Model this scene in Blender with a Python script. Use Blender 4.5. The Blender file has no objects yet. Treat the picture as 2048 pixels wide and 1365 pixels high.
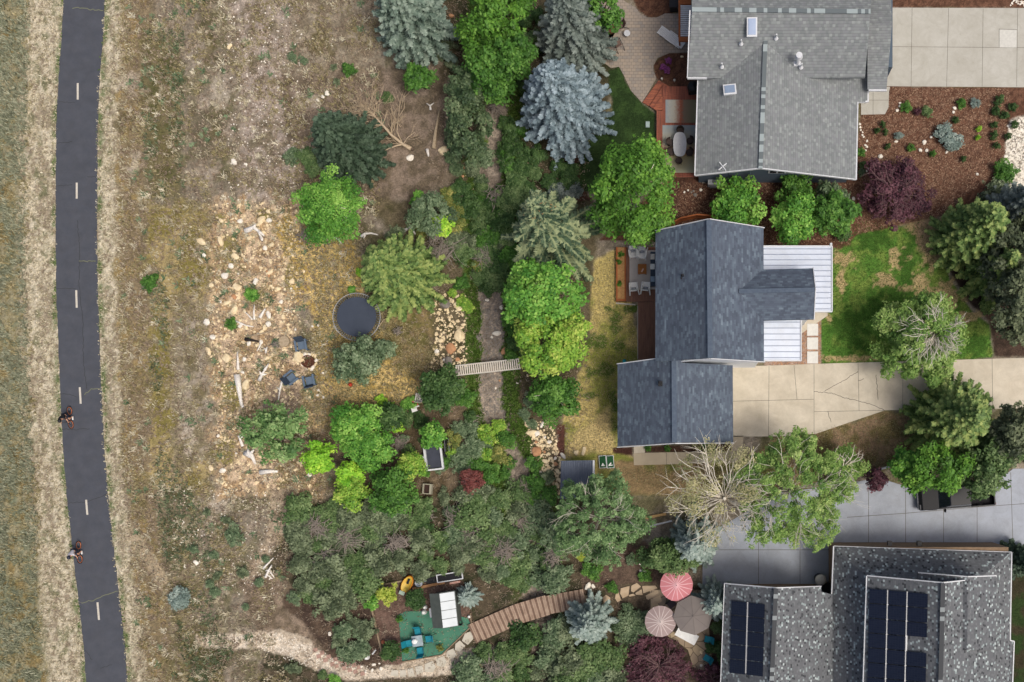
import bpy, bmesh, math, random
import numpy as np
from mathutils import Vector, Matrix, noise as mnoise

# ---------------------------------------------------------------- camera, sky, sun, exposure
SC = bpy.context.scene
COL = SC.collection
HC = 75.0; PPM = 26.0; NX, NY = 1400.0, 905.0      # camera height, scale of the ground, point straight below the camera
cam_d = bpy.data.cameras.new("camera"); cam = bpy.data.objects.new("camera", cam_d); COL.objects.link(cam)
cam.location = (0, 0, HC); cam.rotation_euler = (0, 0, 0)
cam_d.sensor_width = 36; cam_d.lens = HC*PPM/2048*36
cam_d.shift_x = (1024-NX)/2048; cam_d.shift_y = (NY-682.5)/2048
cam_d.clip_start = 0.5; cam_d.clip_end = 6000
SC.camera = cam
SUN_EL, SUN_AZ = math.radians(60), math.radians(120)     # azimuth clockwise from north (+Y)
w = bpy.data.worlds.new("World"); SC.world = w; w.use_nodes = True
nt = w.node_tree; bg = nt.nodes["Background"]
sky = nt.nodes.new("ShaderNodeTexSky"); sky.sky_type = 'NISHITA'; sky.sun_disc = False
sky.sun_elevation = SUN_EL; sky.sun_rotation = SUN_AZ; sky.air_density = 0.8; sky.dust_density = 6.0; sky.ozone_density = 0.6
nt.links.new(sky.outputs[0], bg.inputs[0]); bg.inputs[1].default_value = 0.105
sd = bpy.data.lights.new("sun", 'SUN'); sd.energy = 1.5; sd.angle = math.radians(18); sd.color = (1, 0.965, 0.9)
sun = bpy.data.objects.new("sun", sd); COL.objects.link(sun)
sv = Vector((math.sin(SUN_AZ)*math.cos(SUN_EL), math.cos(SUN_AZ)*math.cos(SUN_EL), math.sin(SUN_EL)))
sun.rotation_euler = sv.to_track_quat('Z', 'Y').to_euler(); sun.location = (0, 0, 80)
SC.view_settings.view_transform = 'Standard'; SC.view_settings.look = 'None'
SC.view_settings.exposure = 0.27; SC.view_settings.gamma = 1.0

# ---------------------------------------------------------------- helpers
def W(px, py, h=0.0):
    k = (HC-h)/HC/PPM
    return Vector(((px-NX)*k, (NY-py)*k, h))
def lin(c): c /= 255.0; return c/12.92 if c <= 0.04045 else ((c+0.055)/1.055)**2.4
def S(r, g, b, k=0.85): return (min(lin(r)*k, .9), min(lin(g)*k, .9), min(lin(b)*k, .9), 1)
def tag(o, label=None, cat=None, group=None, kind=None):
    if label: o['label'] = label
    if cat: o['category'] = cat
    if group: o['group'] = group
    if kind: o['kind'] = kind
    return o
def thing(name, label, cat, loc=(0, 0, 0), rz=0.0, group=None):
    o = bpy.data.objects.new(name, None); COL.objects.link(o); o.empty_display_size = .3
    o.location = loc; o.rotation_euler = (0, 0, rz)
    return tag(o, label, cat, group)
def kids(o): return [c for c in CH.get(o.name, [])]
CH = {}
def link(o, parent=None):
    COL.objects.link(o)
    if parent is not None:
        o.parent = parent; CH.setdefault(parent.name, []).append(o)
    return o
def copy_tree(o, parent=None):
    c = o.copy(); link(c, parent)
    for ch in kids(o): copy_tree(ch, c)
    return c

def _nodes(name):
    m = bpy.data.materials.new(name); m.use_nodes = True
    t = m.node_tree; return m, t, t.nodes["Principled BSDF"]
def _bump(t, b, h, s, d=0.02):
    bp = t.nodes.new("ShaderNodeBump"); bp.inputs["Strength"].default_value = s; bp.inputs["Distance"].default_value = d
    t.links.new(h, bp.inputs["Height"]); t.links.new(bp.outputs[0], b.inputs["Normal"])
def _noise(t, scale, detail=4, coord=None, rough=.6):
    n = t.nodes.new("ShaderNodeTexNoise"); n.inputs["Scale"].default_value = scale; n.inputs["Detail"].default_value = detail
    n.inputs["Roughness"].default_value = rough
    if coord is not None: t.links.new(coord, n.inputs["Vector"])
    return n
def _ramp(t, fac, stops, interp='LINEAR'):
    r = t.nodes.new("ShaderNodeValToRGB"); cr = r.color_ramp; cr.interpolation = interp
    cr.elements[0].position = stops[0][0]; cr.elements[0].color = stops[0][1]
    cr.elements[1].position = stops[-1][0]; cr.elements[1].color = stops[-1][1]
    for p, c in stops[1:-1]:
        e = cr.elements.new(p); e.color = c
    t.links.new(fac, r.inputs[0]); return r
def mat(name, c, rough=.6, c2=None, scale=6.0, bump=0.0, metal=0.0, stretch=None, spec=.3, stain=0.0):
    m, t, b = _nodes(name)
    b.inputs["Roughness"].default_value = rough; b.inputs["Metallic"].default_value = metal
    b.inputs["Specular IOR Level"].default_value = spec
    tc = t.nodes.new("ShaderNodeTexCoord"); co = tc.outputs["Object"]
    if stretch:
        mp = t.nodes.new("ShaderNodeMapping"); mp.inputs["Scale"].default_value = stretch
        t.links.new(co, mp.inputs[0]); co = mp.outputs[0]
    if c2 is None: c2 = tuple(x*.85 for x in c[:3])+(1,)
    n = _noise(t, scale, 5, co)
    r = _ramp(t, n.outputs[0], [(.3, c), (.7, c2)])
    outc = r.outputs[0]
    if stain:
        for sc_, lo, hi, k_ in ((.9, .36, .62, stain), (14.0, .3, .6, stain*.6), (3.0, .58, .7, -stain*.8)):
            n3 = _noise(t, sc_, 8, tc.outputs["Object"], .72); n3.inputs["Distortion"].default_value = .8
            d_ = 1-abs(k_); a_ = (d_, d_*.985, d_*.96, 1); r3 = _ramp(t, n3.outputs[0], [(lo, a_ if k_ > 0 else (1, 1, 1, 1)), (hi, (1, 1, 1, 1) if k_ > 0 else a_)])
            mx = t.nodes.new("ShaderNodeVectorMath"); mx.operation = 'MULTIPLY'; t.links.new(outc, mx.inputs[0]); t.links.new(r3.outputs[0], mx.inputs[1]); outc = mx.outputs[0]
    t.links.new(outc, b.inputs["Base Color"])
    if bump: _bump(t, b, n.outputs[0], bump)
    return m
def mat_leaf(name, cols, transl=.25, rough=.55):
    m, t, b = _nodes(name)
    a = t.nodes.new("ShaderNodeAttribute"); a.attribute_name = "tint"
    st = [(i/(len(cols)-1), c) for i, c in enumerate(cols)]
    r = _ramp(t, a.outputs["Fac"], st)
    t.links.new(r.outputs[0], b.inputs["Base Color"])
    b.inputs["Roughness"].default_value = rough; b.inputs["Specular IOR Level"].default_value = .25
    tr = t.nodes.new("ShaderNodeBsdfTranslucent"); t.links.new(r.outputs[0], tr.inputs[0])
    mx = t.nodes.new("ShaderNodeMixShader"); mx.inputs[0].default_value = transl
    out = t.nodes["Material Output"]
    t.links.new(b.outputs[0], mx.inputs[1]); t.links.new(tr.outputs[0], mx.inputs[2]); t.links.new(mx.outputs[0], out.inputs[0])
    return m
def mat_shingle(name, stops, along='y', cw=.30, ch=.145, large=.12, patch=None, jit=.0, line=.7):
    """tabs in courses; along = the direction the courses run"""
    m, t, b = _nodes(name)
    b.inputs["Roughness"].default_value = .9; b.inputs["Specular IOR Level"].default_value = .15
    tc = t.nodes.new("ShaderNodeTexCoord"); sp = t.nodes.new("ShaderNodeSeparateXYZ"); t.links.new(tc.outputs["Object"], sp.inputs[0])
    a, c = (sp.outputs[1], sp.outputs[0]) if along == 'y' else (sp.outputs[0], sp.outputs[1])
    def mth(op, x, y=None):
        n = t.nodes.new("ShaderNodeMath"); n.operation = op
        for i, v in enumerate([x, y]):
            if v is None: continue
            if isinstance(v, (int, float)): n.inputs[i].default_value = v
            else: t.links.new(v, n.inputs[i])
        return n.outputs[0]
    cr = mth('DIVIDE', c, ch); row = mth('FLOOR', cr)
    off = mth('MULTIPLY', mth('FRACT', mth('MULTIPLY', row, .37)), 1.0)
    colm = mth('FLOOR', mth('ADD', mth('DIVIDE', a, cw), off))
    cb = t.nodes.new("ShaderNodeCombineXYZ"); t.links.new(colm, cb.inputs[0]); t.links.new(row, cb.inputs[1])
    wn = t.nodes.new("ShaderNodeTexWhiteNoise"); wn.noise_dimensions = '3D'; t.links.new(cb.outputs[0], wn.inputs["Vector"])
    val = wn.outputs["Value"]
    if patch:
        pn = _noise(t, patch, 2, tc.outputs["Object"])
        val = mth('ADD', mth('MULTIPLY', val, .62), mth('MULTIPLY', mth('SUBTRACT', pn.outputs[0], .12), .5))
    r = _ramp(t, val, stops, 'CONSTANT' if not patch else 'LINEAR')
    ln = mth('LESS_THAN', mth('FRACT', cr), .16)
    n2 = _noise(t, .5, 5, tc.outputs["Object"])
    mul = mth('MULTIPLY', mth('ADD', mth('MULTIPLY', n2.outputs[0], large*2), 1-large), mth('SUBTRACT', 1.0, mth('MULTIPLY', ln, 1-line)))
    mx = t.nodes.new("ShaderNodeVectorMath"); mx.operation = 'SCALE'
    t.links.new(r.outputs[0], mx.inputs[0]); t.links.new(mul, mx.inputs[3])
    t.links.new(mx.outputs[0], b.inputs["Base Color"])
    _bump(t, b, mth('ADD', mth('FRACT', cr), mth('MULTIPLY', wn.outputs["Value"], .4)), .35, .02)
    return m

class MB:
    """collects simple shapes and links them as ONE mesh object"""
    def __init__(s): s.v = []; s.f = []
    def add(s, vs, fs):
        o = len(s.v); s.v += [tuple(v) for v in vs]; s.f += [tuple(i+o for i in f) for f in fs]; return s
    def box(s, c, d, rz=0.0, tilt=0.0, taper=1.0):
        """c centre, d size; tilt about local x after; rz about z"""
        vs = []
        M = Matrix.Translation(c) @ Matrix.Rotation(rz, 4, 'Z') @ Matrix.Rotation(tilt, 4, 'X')
        for z in (-.5, .5):
            k = 1 if z < 0 else taper
            for x, y in ((-.5, -.5), (.5, -.5), (.5, .5), (-.5, .5)): vs.append(M @ Vector((x*d[0]*k, y*d[1]*k, z*d[2])))
        return s.add(vs, [(3, 2, 1, 0), (4, 5, 6, 7), (0, 1, 5, 4), (1, 2, 6, 5), (2, 3, 7, 6), (3, 0, 4, 7)])
    def cyl(s, c, r, h, n=20, r2=None, rx=1.0, ry=1.0):
        r2 = r if r2 is None else r2; vs = []
        for rr, z in ((r, 0), (r2, h)):
            for i in range(n):
                a = 2*math.pi*i/n; vs.append((c[0]+math.cos(a)*rr*rx, c[1]+math.sin(a)*rr*ry, c[2]+z))
        return s.add(vs, [tuple(reversed(range(n))), tuple(range(n, 2*n))] + [(i, (i+1) % n, n+(i+1) % n, n+i) for i in range(n)])
    def lathe(s, c, prof, n=24):
        vs = [(c[0]+math.cos(2*math.pi*i/n)*r, c[1]+math.sin(2*math.pi*i/n)*r, c[2]+z) for r, z in prof for i in range(n)]
        m = len(prof)
        fs = [(j*n+i, j*n+(i+1) % n, (j+1)*n+(i+1) % n, (j+1)*n+i) for j in range(m-1) for i in range(n)]
        return s.add(vs, fs)
    def tube(s, pts, r, n=6, closed=False):
        pts = [Vector(p) for p in pts]; m = len(pts)
        rs = r if isinstance(r, (list, tuple)) else [r]*m
        vs = []
        for i, p in enumerate(pts):
            a = pts[(i-1) % m] if (closed or i > 0) else p; b = pts[(i+1) % m] if (closed or i < m-1) else p
            d = (b-a).normalized() if (b-a).length > 1e-6 else Vector((0, 0, 1))
            u = d.cross(Vector((0, 0, 1)));
            if u.length < 1e-3: u = Vector((1, 0, 0))
            u.normalize(); v = d.cross(u)
            for k in range(n):
                t = 2*math.pi*k/n; vs.append(p+u*math.cos(t)*rs[i]+v*math.sin(t)*rs[i])
        fs = []
        for i in range(m if closed else m-1):
            j = (i+1) % m
            for k in range(n): fs.append((i*n+k, i*n+(k+1) % n, j*n+(k+1) % n, j*n+k))
        if not closed: fs += [tuple(range(n)), tuple(reversed(range((m-1)*n, m*n)))]
        return s.add(vs, fs)
    def prism(s, pts, z0, z1):
        """pts: list of (x,y); straight walls"""
        n = len(pts); vs = [(p[0], p[1], z0) for p in pts]+[(p[0], p[1], z1) for p in pts]
        return s.add(vs, [tuple(reversed(range(n))), tuple(range(n, 2*n))]+[(i, (i+1) % n, n+(i+1) % n, n+i) for i in range(n)])
    def solid(s, verts, faces, t):
        """top faces thickened downwards by t, with rims"""
        n = len(verts); vs = [tuple(v) for v in verts]+[(v[0], v[1], v[2]-t) for v in verts]
        fs = [tuple(f) for f in faces]+[tuple(reversed([i+n for i in f])) for f in faces]
        ed = {}
        for f in faces:
            for i in range(len(f)):
                a, b = f[i], f[(i+1) % len(f)]; ed[(a, b)] = 1
        for (a, b) in ed:
            if (b, a) not in ed: fs.append((b, a, a+n, b+n))
        return s.add(vs, fs)
    def ribbon(s, pts, wd, z):
        pts = [Vector((p[0], p[1], 0)) for p in pts]; vs = []
        for i, p in enumerate(pts):
            d = (pts[min(i+1, len(pts)-1)]-pts[max(i-1, 0)]).normalized(); u = Vector((-d.y, d.x, 0))*wd/2
            vs += [(p+u)+Vector((0, 0, z)), (p-u)+Vector((0, 0, z))]
        return s.add(vs, [(2*i, 2*i+1, 2*i+3, 2*i+2) for i in range(len(pts)-1)])
    def build(s, name, m, parent=None, smooth=False, bevel=0.0):
        me = bpy.data.meshes.new(name); me.from_pydata(s.v, [], s.f)
        bm = bmesh.new(); bm.from_mesh(me); bmesh.ops.recalc_face_normals(bm, faces=bm.faces)
        if bevel: bmesh.ops.bevel(bm, geom=list(bm.edges), offset=bevel, segments=2, affect='EDGES', profile=.6)
        bm.to_mesh(me); bm.free()
        if smooth: me.polygons.foreach_set("use_smooth", [True]*len(me.polygons))
        me.materials.append(m); o = bpy.data.objects.new(name, me); return link(o, parent)
def mesh_np(name, V, F, m, parent=None, tint=None, smooth=False):
    """V (n,3), F (m,4) arrays"""
    me = bpy.data.meshes.new(name); n = len(V); k = len(F); q = F.shape[1]
    me.vertices.add(n); me.vertices.foreach_set("co", np.ascontiguousarray(V, dtype=np.float32).ravel())
    me.loops.add(k*q); me.loops.foreach_set("vertex_index", np.ascontiguousarray(F, dtype=np.int32).ravel())
    me.polygons.add(k); me.polygons.foreach_set("loop_start", np.arange(0, k*q, q, dtype=np.int32))
    if smooth: me.polygons.foreach_set("use_smooth", np.ones(k, dtype=bool))
    if tint is not None:
        a = me.attributes.new("tint", 'FLOAT', 'POINT'); a.data.foreach_set("value", np.clip(tint, 0, 1).astype(np.float32))
    me.update(calc_edges=True); me.materials.append(m)
    if name is None: return me
    o = bpy.data.objects.new(name, me); return link(o, parent)
def wp(pts, h=0.0): return [(W(x, y, h).x, W(x, y, h).y) for x, y in pts]
def struct(name, mb, m, **k): return tag(mb.build(name, m, **k), kind='structure')

# value noise on arrays
def vnoise(x, y, seed=0):
    xi = np.floor(x).astype(np.int64); yi = np.floor(y).astype(np.int64); fx = x-xi; fy = y-yi
    fx = fx*fx*(3-2*fx); fy = fy*fy*(3-2*fy)
    def hsh(a, b):
        h = (a*374761393+b*668265263+seed*1442695041) & 0xFFFFFFFF
        h = ((h ^ (h >> 13))*1274126177) & 0xFFFFFFFF
        return ((h ^ (h >> 16)) & 0xFFFF)/65535.0
    return (hsh(xi, yi)*(1-fx)+hsh(xi+1, yi)*fx)*(1-fy)+(hsh(xi, yi+1)*(1-fx)+hsh(xi+1, yi+1)*fx)*fy
def fbm(x, y, seed=0, o=4):
    r = 0; a = .5; t = 0
    for i in range(o): r = r+a*vnoise(x*2**i, y*2**i, seed+i*17); t += a; a *= .55
    return r/t
def sdist(X, Y, poly):
    """signed distance (px), positive inside"""
    P = np.array(poly, dtype=float); d = np.full(X.shape, 1e18); ins = np.zeros(X.shape, bool)
    for i in range(len(P)):
        a = P[i]; b = P[(i+1) % len(P)]; e = b-a; wx = X-a[0]; wy = Y-a[1]
        t = np.clip((wx*e[0]+wy*e[1])/(e@e+1e-9), 0, 1); d = np.minimum(d, (wx-e[0]*t)**2+(wy-e[1]*t)**2)
        c = ((a[1] > Y) != (b[1] > Y))
        with np.errstate(divide='ignore', invalid='ignore'): xx = (b[0]-a[0])*(Y-a[1])/(b[1]-a[1]+1e-12)+a[0]
        ins ^= c & (X < xx)
    return np.where(ins, 1, -1)*np.sqrt(d)
def ldist(X, Y, line):
    P = np.array(line, dtype=float); d = np.full(X.shape, 1e18)
    for i in range(len(P)-1):
        a = P[i]; e = P[i+1]-a; wx = X-a[0]; wy = Y-a[1]
        t = np.clip((wx*e[0]+wy*e[1])/(e@e+1e-9), 0, 1); d = np.minimum(d, (wx-e[0]*t)**2+(wy-e[1]*t)**2)
    return np.sqrt(d)
def sst(e0, e1, x): t = np.clip((x-e0)/(e1-e0), 0, 1); return t*t*(3-2*t)
# ---------------------------------------------------------------- the ground: one sheet, with the creek cut into it
CREEK = [(990, -300), (995, 60), (992, 215), (985, 300), (978, 380), (972, 450), (975, 560), (985, 620), (985, 700), (982, 780), (990, 850), (1030, 930), (1058, 1000), (1066, 1080), (1072, 1180), (1080, 1300), (1090, 1700)]
def height(X, Y):
    X = np.asarray(X, float); Y = np.asarray(Y, float)
    d = ldist(X, Y, CREEK)+12*(fbm(X/40, Y/40, 5)-.5)
    h = -0.85*(1-sst(14, 52, d))
    am = sst(225, 330, X)*(1-sst(1060, 1120, X))
    h = h+am*(.35*(fbm(X/70, Y/70, 9)-.5)+.12*(fbm(X/12, Y/12, 3)-.5))
    bx = np.maximum(np.maximum(720-X, X-960), np.maximum(1150-Y, Y-1345)); h = h-am*0+0
    fl = sst(0, 40, bx); h = np.where(d < 60, h, h*fl)
    am2 = (1-sst(40, 100, X)); h = h+am2*.25*(fbm(X/40, Y/40, 4)-.4)
    return h
def gz(px, py): return float(height(np.array([px]), np.array([py]))[0])
def G(px, py, dz=0.0):
    z = gz(px, py)+dz; v = W(px, py, z); return v

xs = np.concatenate([-np.geomspace(40000, 160, 14), np.arange(-120, 2170, 3.0), 2048+np.geomspace(160, 40000, 14)])
ys = np.concatenate([-np.geomspace(40000, 160, 14), np.arange(-120, 1486, 3.0), 1365+np.geomspace(160, 40000, 14)])
GX, GY = np.meshgrid(xs, ys); SHP = GX.shape; X = GX.ravel(); Y = GY.ravel()
C = np.zeros((X.size, 3))
def col(r, g, b, k=.85):
    c = np.array([lin(r), lin(g), lin(b)]); return (c*.82+c.mean()*.18)*k
N1 = fbm(X/55, Y/55, 1); N2 = fbm(X/18, Y/18, 2); N3 = fbm(X/6, Y/6, 3, 3); N4 = fbm(X/120, Y/120, 7)
def mixc(c, m): global C; C += (c-C)*m[:, None]
def zone(poly, c, c2=None, edge=6, amp=10, ns=None, thr=.5, soft=.12, op=1.0, n=None):
    """irregular edged patch of ground; c2 shows through where noise n is high"""
    nn = N2 if ns is None else ns
    sdv = sdist(X, Y, poly)+(nn-.5)*2*amp
    m = sst(-edge/2, edge/2, sdv)*op
    mixc(col(*c), m)
    if c2 is not None:
        q = N2 if n is None else n
        mixc(col(*c2), m*sst(thr-soft, thr+soft, q))
def blob(cx, cy, rx, ry, c, amp=.6, op=1.0, n=None):
    q = N2 if n is None else n
    d = np.sqrt(((X-cx)/rx)**2+((Y-cy)/ry)**2)+(q-.5)*amp*2
    mixc(col(*c), (1-sst(.7, 1.1, d))*op)
# open meadow
C[:] = col(142, 130, 110)
mixc(col(118, 112, 78), sst(.45, .62, N1)); mixc(col(178, 163, 145), sst(.5, .75, N2)*.7); mixc(col(92, 86, 55), sst(.56, .7, fbm(X/30, Y/60, 21))*.6)
# west edge: sage and straw, then the pale mown verge either side of the path
PATH_L = [(-2000, 230), (-400, 150), (0, 127), (60, 124), (150, 117), (250, 112.5), (330, 112), (455, 111), (600, 113), (700, 117), (780, 120), (880, 125), (910, 127), (1010, 135), (1110, 146), (1210, 158), (1300, 168), (1365, 172), (1800, 205), (4000, 380)]
pl = np.interp(Y, [p[0] for p in PATH_L], [p[1] for p in PATH_L])
mixc(col(155, 147, 112), 1-sst(-80, -60, X-pl+ (N2-.5)*30))
mixc(col(122, 128, 100), (1-sst(-95, -60, X-pl+(N2-.5)*40))*sst(.42, .6, fbm(X/26, Y/26, 31)))
mixc(col(140, 118, 62), (1-sst(-90, -70, X-pl+(N2-.5)*40))*sst(.58, .7, fbm(X/22, Y/30, 35))*.8)
vg = sst(-82, -62, X-pl+(N2-.5)*26)*(1-sst(118, 142, X-pl+(N2-.5)*36))
trk = sst(.5, .68, fbm(X/16, Y/60, 91)); mixc(col(204, 192, 162), vg); mixc(col(148, 132, 108), vg*trk*.8); mixc(col(150, 134, 110), vg*sst(.52, .6, N3)); mixc(col(120, 122, 84), vg*sst(.6, .72, N2)*.8)
mixc(col(220, 208, 180), vg*sst(.55, .7, fbm(X/9, Y/14, 41))*.8)
ed = np.exp(-((X-pl+3)/6)**2)+np.exp(-((X-pl-88)/6)**2); mixc(col(105, 122, 72), np.clip(ed, 0, 1)*sst(.35, .6, N2))
eb = sst(112, 128, X-pl+(N2-.5)*20)*(1-sst(165, 200, X-pl+(N2-.5)*30)); mixc(col(140, 122, 88), eb*.85); mixc(col(165, 140, 78), eb*sst(.55, .7, N2)*.7)
# olive streaks in the meadow
zone([(285, 60), (350, 90), (365, 260), (345, 400), (300, 400), (290, 250)], (98, 96, 55), (122, 112, 75), 18, 22)
zone([(330, 940), (380, 1000), (400, 1150), (395, 1230), (480, 1280), (470, 1320), (400, 1365), (330, 1365), (350, 1200), (320, 1060)], (105, 100, 62), (140, 128, 98), 20, 20)
zone([(390, 1255), (470, 1310), (430, 1380), (380, 1380)], (70, 72, 38), (100, 95, 60), 14, 14)
zone([(300, 411), (420, 411), (430, 600), (420, 975), (300, 975)], (176, 156, 100), (140, 128, 60), 26, 30, n=N1, thr=.48)  # brighter, yellower block: the lot's highlight put into the ground colour
zone([(345, 600), (420, 600), (440, 900), (350, 940)], (165, 152, 132), (140, 128, 95), 26, 30)
zone([(440, -100), (560, -100), (600, 120), (600, 411), (480, 411), (470, 150)], (176, 160, 145), (128, 116, 92), 26, 26, thr=.52)
zone([(590, -50), (760, -50), (760, 200), (620, 260), (575, 120)], (136, 122, 98), (158, 145, 122), 26, 20)
zone([(560, 160), (900, 120), (930, 330), (820, 411), (600, 411)], (140, 122, 104), (112, 98, 78), 26, 20)
zone([(255, 1040), (275, 1060), (330, 1150), (345, 1195), (325, 1190), (290, 1130), (250, 1075)], (186, 166, 134), None, 8, 6, op=.8)
for a, b, rx, ry in [(400, 785, 14, 16), (550, 975, 22, 12), (420, 100, 12, 30), (330, 300, 12, 34), (430, 270, 24, 14), (250, 240, 20, 24), (380, 720, 14, 26), (640, 90, 30, 24), (395, 1300, 24, 20)]: blob(a, b, rx, ry, (108, 98, 58), amp=1.4, op=.7)
for a, b, rx, ry in [(255, 170, 26, 20), (400, 500, 16, 26), (380, 880, 18, 40), (440, 190, 18, 30), (270, 330, 16, 20), (610, 200, 20, 14), (420, 1010, 40, 18)]: blob(a, b, rx, ry, (196, 182, 162), amp=1.4, op=.6)
# pale stony slope, golden grass around the trampoline; tones lifted to paint in the lot's highlight
zone([(430, 400), (600, 400), (610, 500), (590, 640), (640, 800), (640, 990), (440, 990), (420, 700)], (214, 186, 150), (184, 152, 108), 26, 26, thr=.5)
zone([(430, 400), (600, 400), (600, 990), (420, 990)], (150, 138, 70), None, 26, 26, op=.0)
for k, (a, b, rx, ry) in enumerate([(460, 500, 28, 30), (520, 600, 26, 18), (465, 790, 22, 35), (450, 900, 25, 30), (440, 440, 16, 16), (590, 560, 22, 30), (530, 430, 22, 12)]): blob(a, b, rx, ry, (150, 138, 74))
zone([(555, 440), (700, 440), (730, 600), (780, 690), (900, 760), (880, 800), (700, 830), (600, 810), (640, 640), (580, 560)], (226, 194, 112), (190, 160, 76), 22, 22, thr=.5)
zone([(540, 770), (640, 770), (640, 850), (540, 850)], (165, 142, 118), None, 22, 16)
zone([(600, 780), (720, 770), (660, 850), (600, 900)], (212, 180, 118), None, 22, 16, op=.7)
zone([(760, 620), (880, 600), (890, 760), (790, 740)], (148, 128, 82), (112, 108, 52), 18, 16)
zone([(560, 860), (660, 860), (640, 990), (560, 1000)], (178, 146, 108), (140, 120, 82), 18, 16)
# thicket floor and creek banks
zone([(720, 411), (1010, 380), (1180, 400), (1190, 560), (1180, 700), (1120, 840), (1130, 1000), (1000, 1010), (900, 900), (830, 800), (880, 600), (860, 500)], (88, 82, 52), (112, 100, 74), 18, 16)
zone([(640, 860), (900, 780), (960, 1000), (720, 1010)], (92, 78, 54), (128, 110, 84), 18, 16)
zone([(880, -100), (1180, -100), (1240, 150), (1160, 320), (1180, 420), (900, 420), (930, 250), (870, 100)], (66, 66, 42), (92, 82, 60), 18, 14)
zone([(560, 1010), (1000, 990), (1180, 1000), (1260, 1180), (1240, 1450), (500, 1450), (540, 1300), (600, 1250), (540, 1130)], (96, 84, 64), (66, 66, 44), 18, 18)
zone([(545, 975), (580, 985), (575, 1060), (545, 1100), (520, 1140), (500, 1180), (485, 1160), (530, 1080)], (188, 168, 140), (170, 150, 122), 10, 8)
zone([(470, 1150), (560, 1150), (630, 1240), (640, 1300), (520, 1270)], (150, 130, 108), (120, 104, 82), 16, 14)
zone([(393, 1272), (470, 1266), (560, 1262), (612, 1276), (650, 1310), (700, 1330), (1000, 1290), (1010, 1325), (880, 1352), (700, 1362), (640, 1345), (590, 1315), (520, 1298), (440, 1300), (400, 1290)], (222, 206, 182), (196, 178, 152), 6, 5)
zone([(560, 1200), (700, 1160), (760, 1240), (770, 1335), (690, 1335), (640, 1290)], (78, 62, 52), (98, 80, 64), 12, 10)
# grassy banks then the dry bed
dc = ldist(X, Y, CREEK)
mixc(col(78, 108, 32), (1-sst(38, 60, dc+(N2-.5)*30))*(1-sst(1010, 1100, Y)*.7)); mixc(col(112, 128, 52), (1-sst(38, 60, dc+(N2-.5)*30))*sst(.5, .65, N3)*.5)
bed = 1-sst(18, 25, dc+(fbm(X/26, Y/26, 61)-.5)*46+(N3-.5)*14)
mixc(col(168, 152, 134), bed); mixc(col(132, 118, 104), bed*sst(.5, .62, N2)); mixc(col(96, 88, 78), bed*sst(.62, .7, N3)*.6)
# lawn behind the middle house, its straw brightened to paint in the lot's highlight
zone([(1188, 520), (1235, 500), (1262, 608), (1280, 720), (1237, 735), (1237, 905), (1290, 925), (1290, 975), (1200, 985), (1120, 920), (1128, 820), (1178, 700)], (204, 182, 100), (138, 144, 50), 8, 6, n=N1, thr=.52, soft=.1)
for a, b, rx, ry in [(1232, 640, 14, 30), (1215, 620, 12, 8), (1195, 690, 26, 16), (1235, 690, 14, 12), (1205, 740, 25, 12), (1228, 810, 12, 22), (1222, 850, 14, 12), (1180, 790, 16, 10), (1260, 620, 18, 8)]: blob(a, b, rx, ry, (86, 108, 34), amp=1.6, n=.5*fbm(X/9, Y/9, 65)+.5*N2)
zone([(1140, 870), (1215, 820), (1232, 900), (1130, 915)], (224, 194, 124), None, 16, 10, op=.8)
zone([(1195, 925), (1500, 915), (1560, 872), (1640, 868), (1770, 824), (1845, 824), (1845, 915), (1640, 968), (1400, 990), (1200, 990)], (120, 124, 52), (158, 132, 88), 8, 6, n=N1, thr=.48)
zone([(1600, 870), (1770, 828), (1850, 828), (1850, 915), (1700, 950), (1620, 930)], (152, 124, 92), (122, 108, 62), 10, 10)
zone([(1115, 850), (1130, 850), (1130, 915), (1108, 915)], (96, 60, 48), None, 4, 3)
# front lawn
LAWN = [(1640, 640), (1664, 500), (1690, 470), (1720, 440), (1800, 455), (1850, 440), (1900, 560), (1940, 620), (1978, 650), (1986, 716), (1640, 729)]
zone(LAWN, (84, 132, 36), (120, 148, 50), 5, 3, n=N2, thr=.56)
for a, b, rx, ry in [(1800, 520, 26, 22), (1840, 570, 30, 30), (1870, 490, 30, 45), (1850, 450, 40, 20), (1770, 560, 22, 16), (1895, 590, 40, 30), (1690, 520, 28, 14), (1682, 560, 10, 30), (1700, 718, 60, 6), (1930, 640, 28, 20), (1660, 640, 10, 10)]: blob(a, b, rx, ry, (186, 162, 106), amp=1.9, n=.5*fbm(X/9, Y/9, 63)+.5*N2)
for a, b, rx, ry in [(1815, 540, 16, 60), (1740, 480, 34, 26), (1700, 660, 44, 40), (1760, 620, 22, 40), (1950, 690, 26, 24)]: blob(a, b, rx, ry, (66, 108, 28), amp=1.2, n=fbm(X/12, Y/12, 64))
zone([(1826, 440), (1880, 440), (1880, 520), (1840, 500)], (186, 152, 112), None, 16, 12, op=.8)
zone([(1885, 430), (2300, 400), (2300, 712), (1990, 714), (1980, 645), (1935, 600), (1900, 540)], (84, 66, 54), (68, 54, 44), 5, 3)
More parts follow.
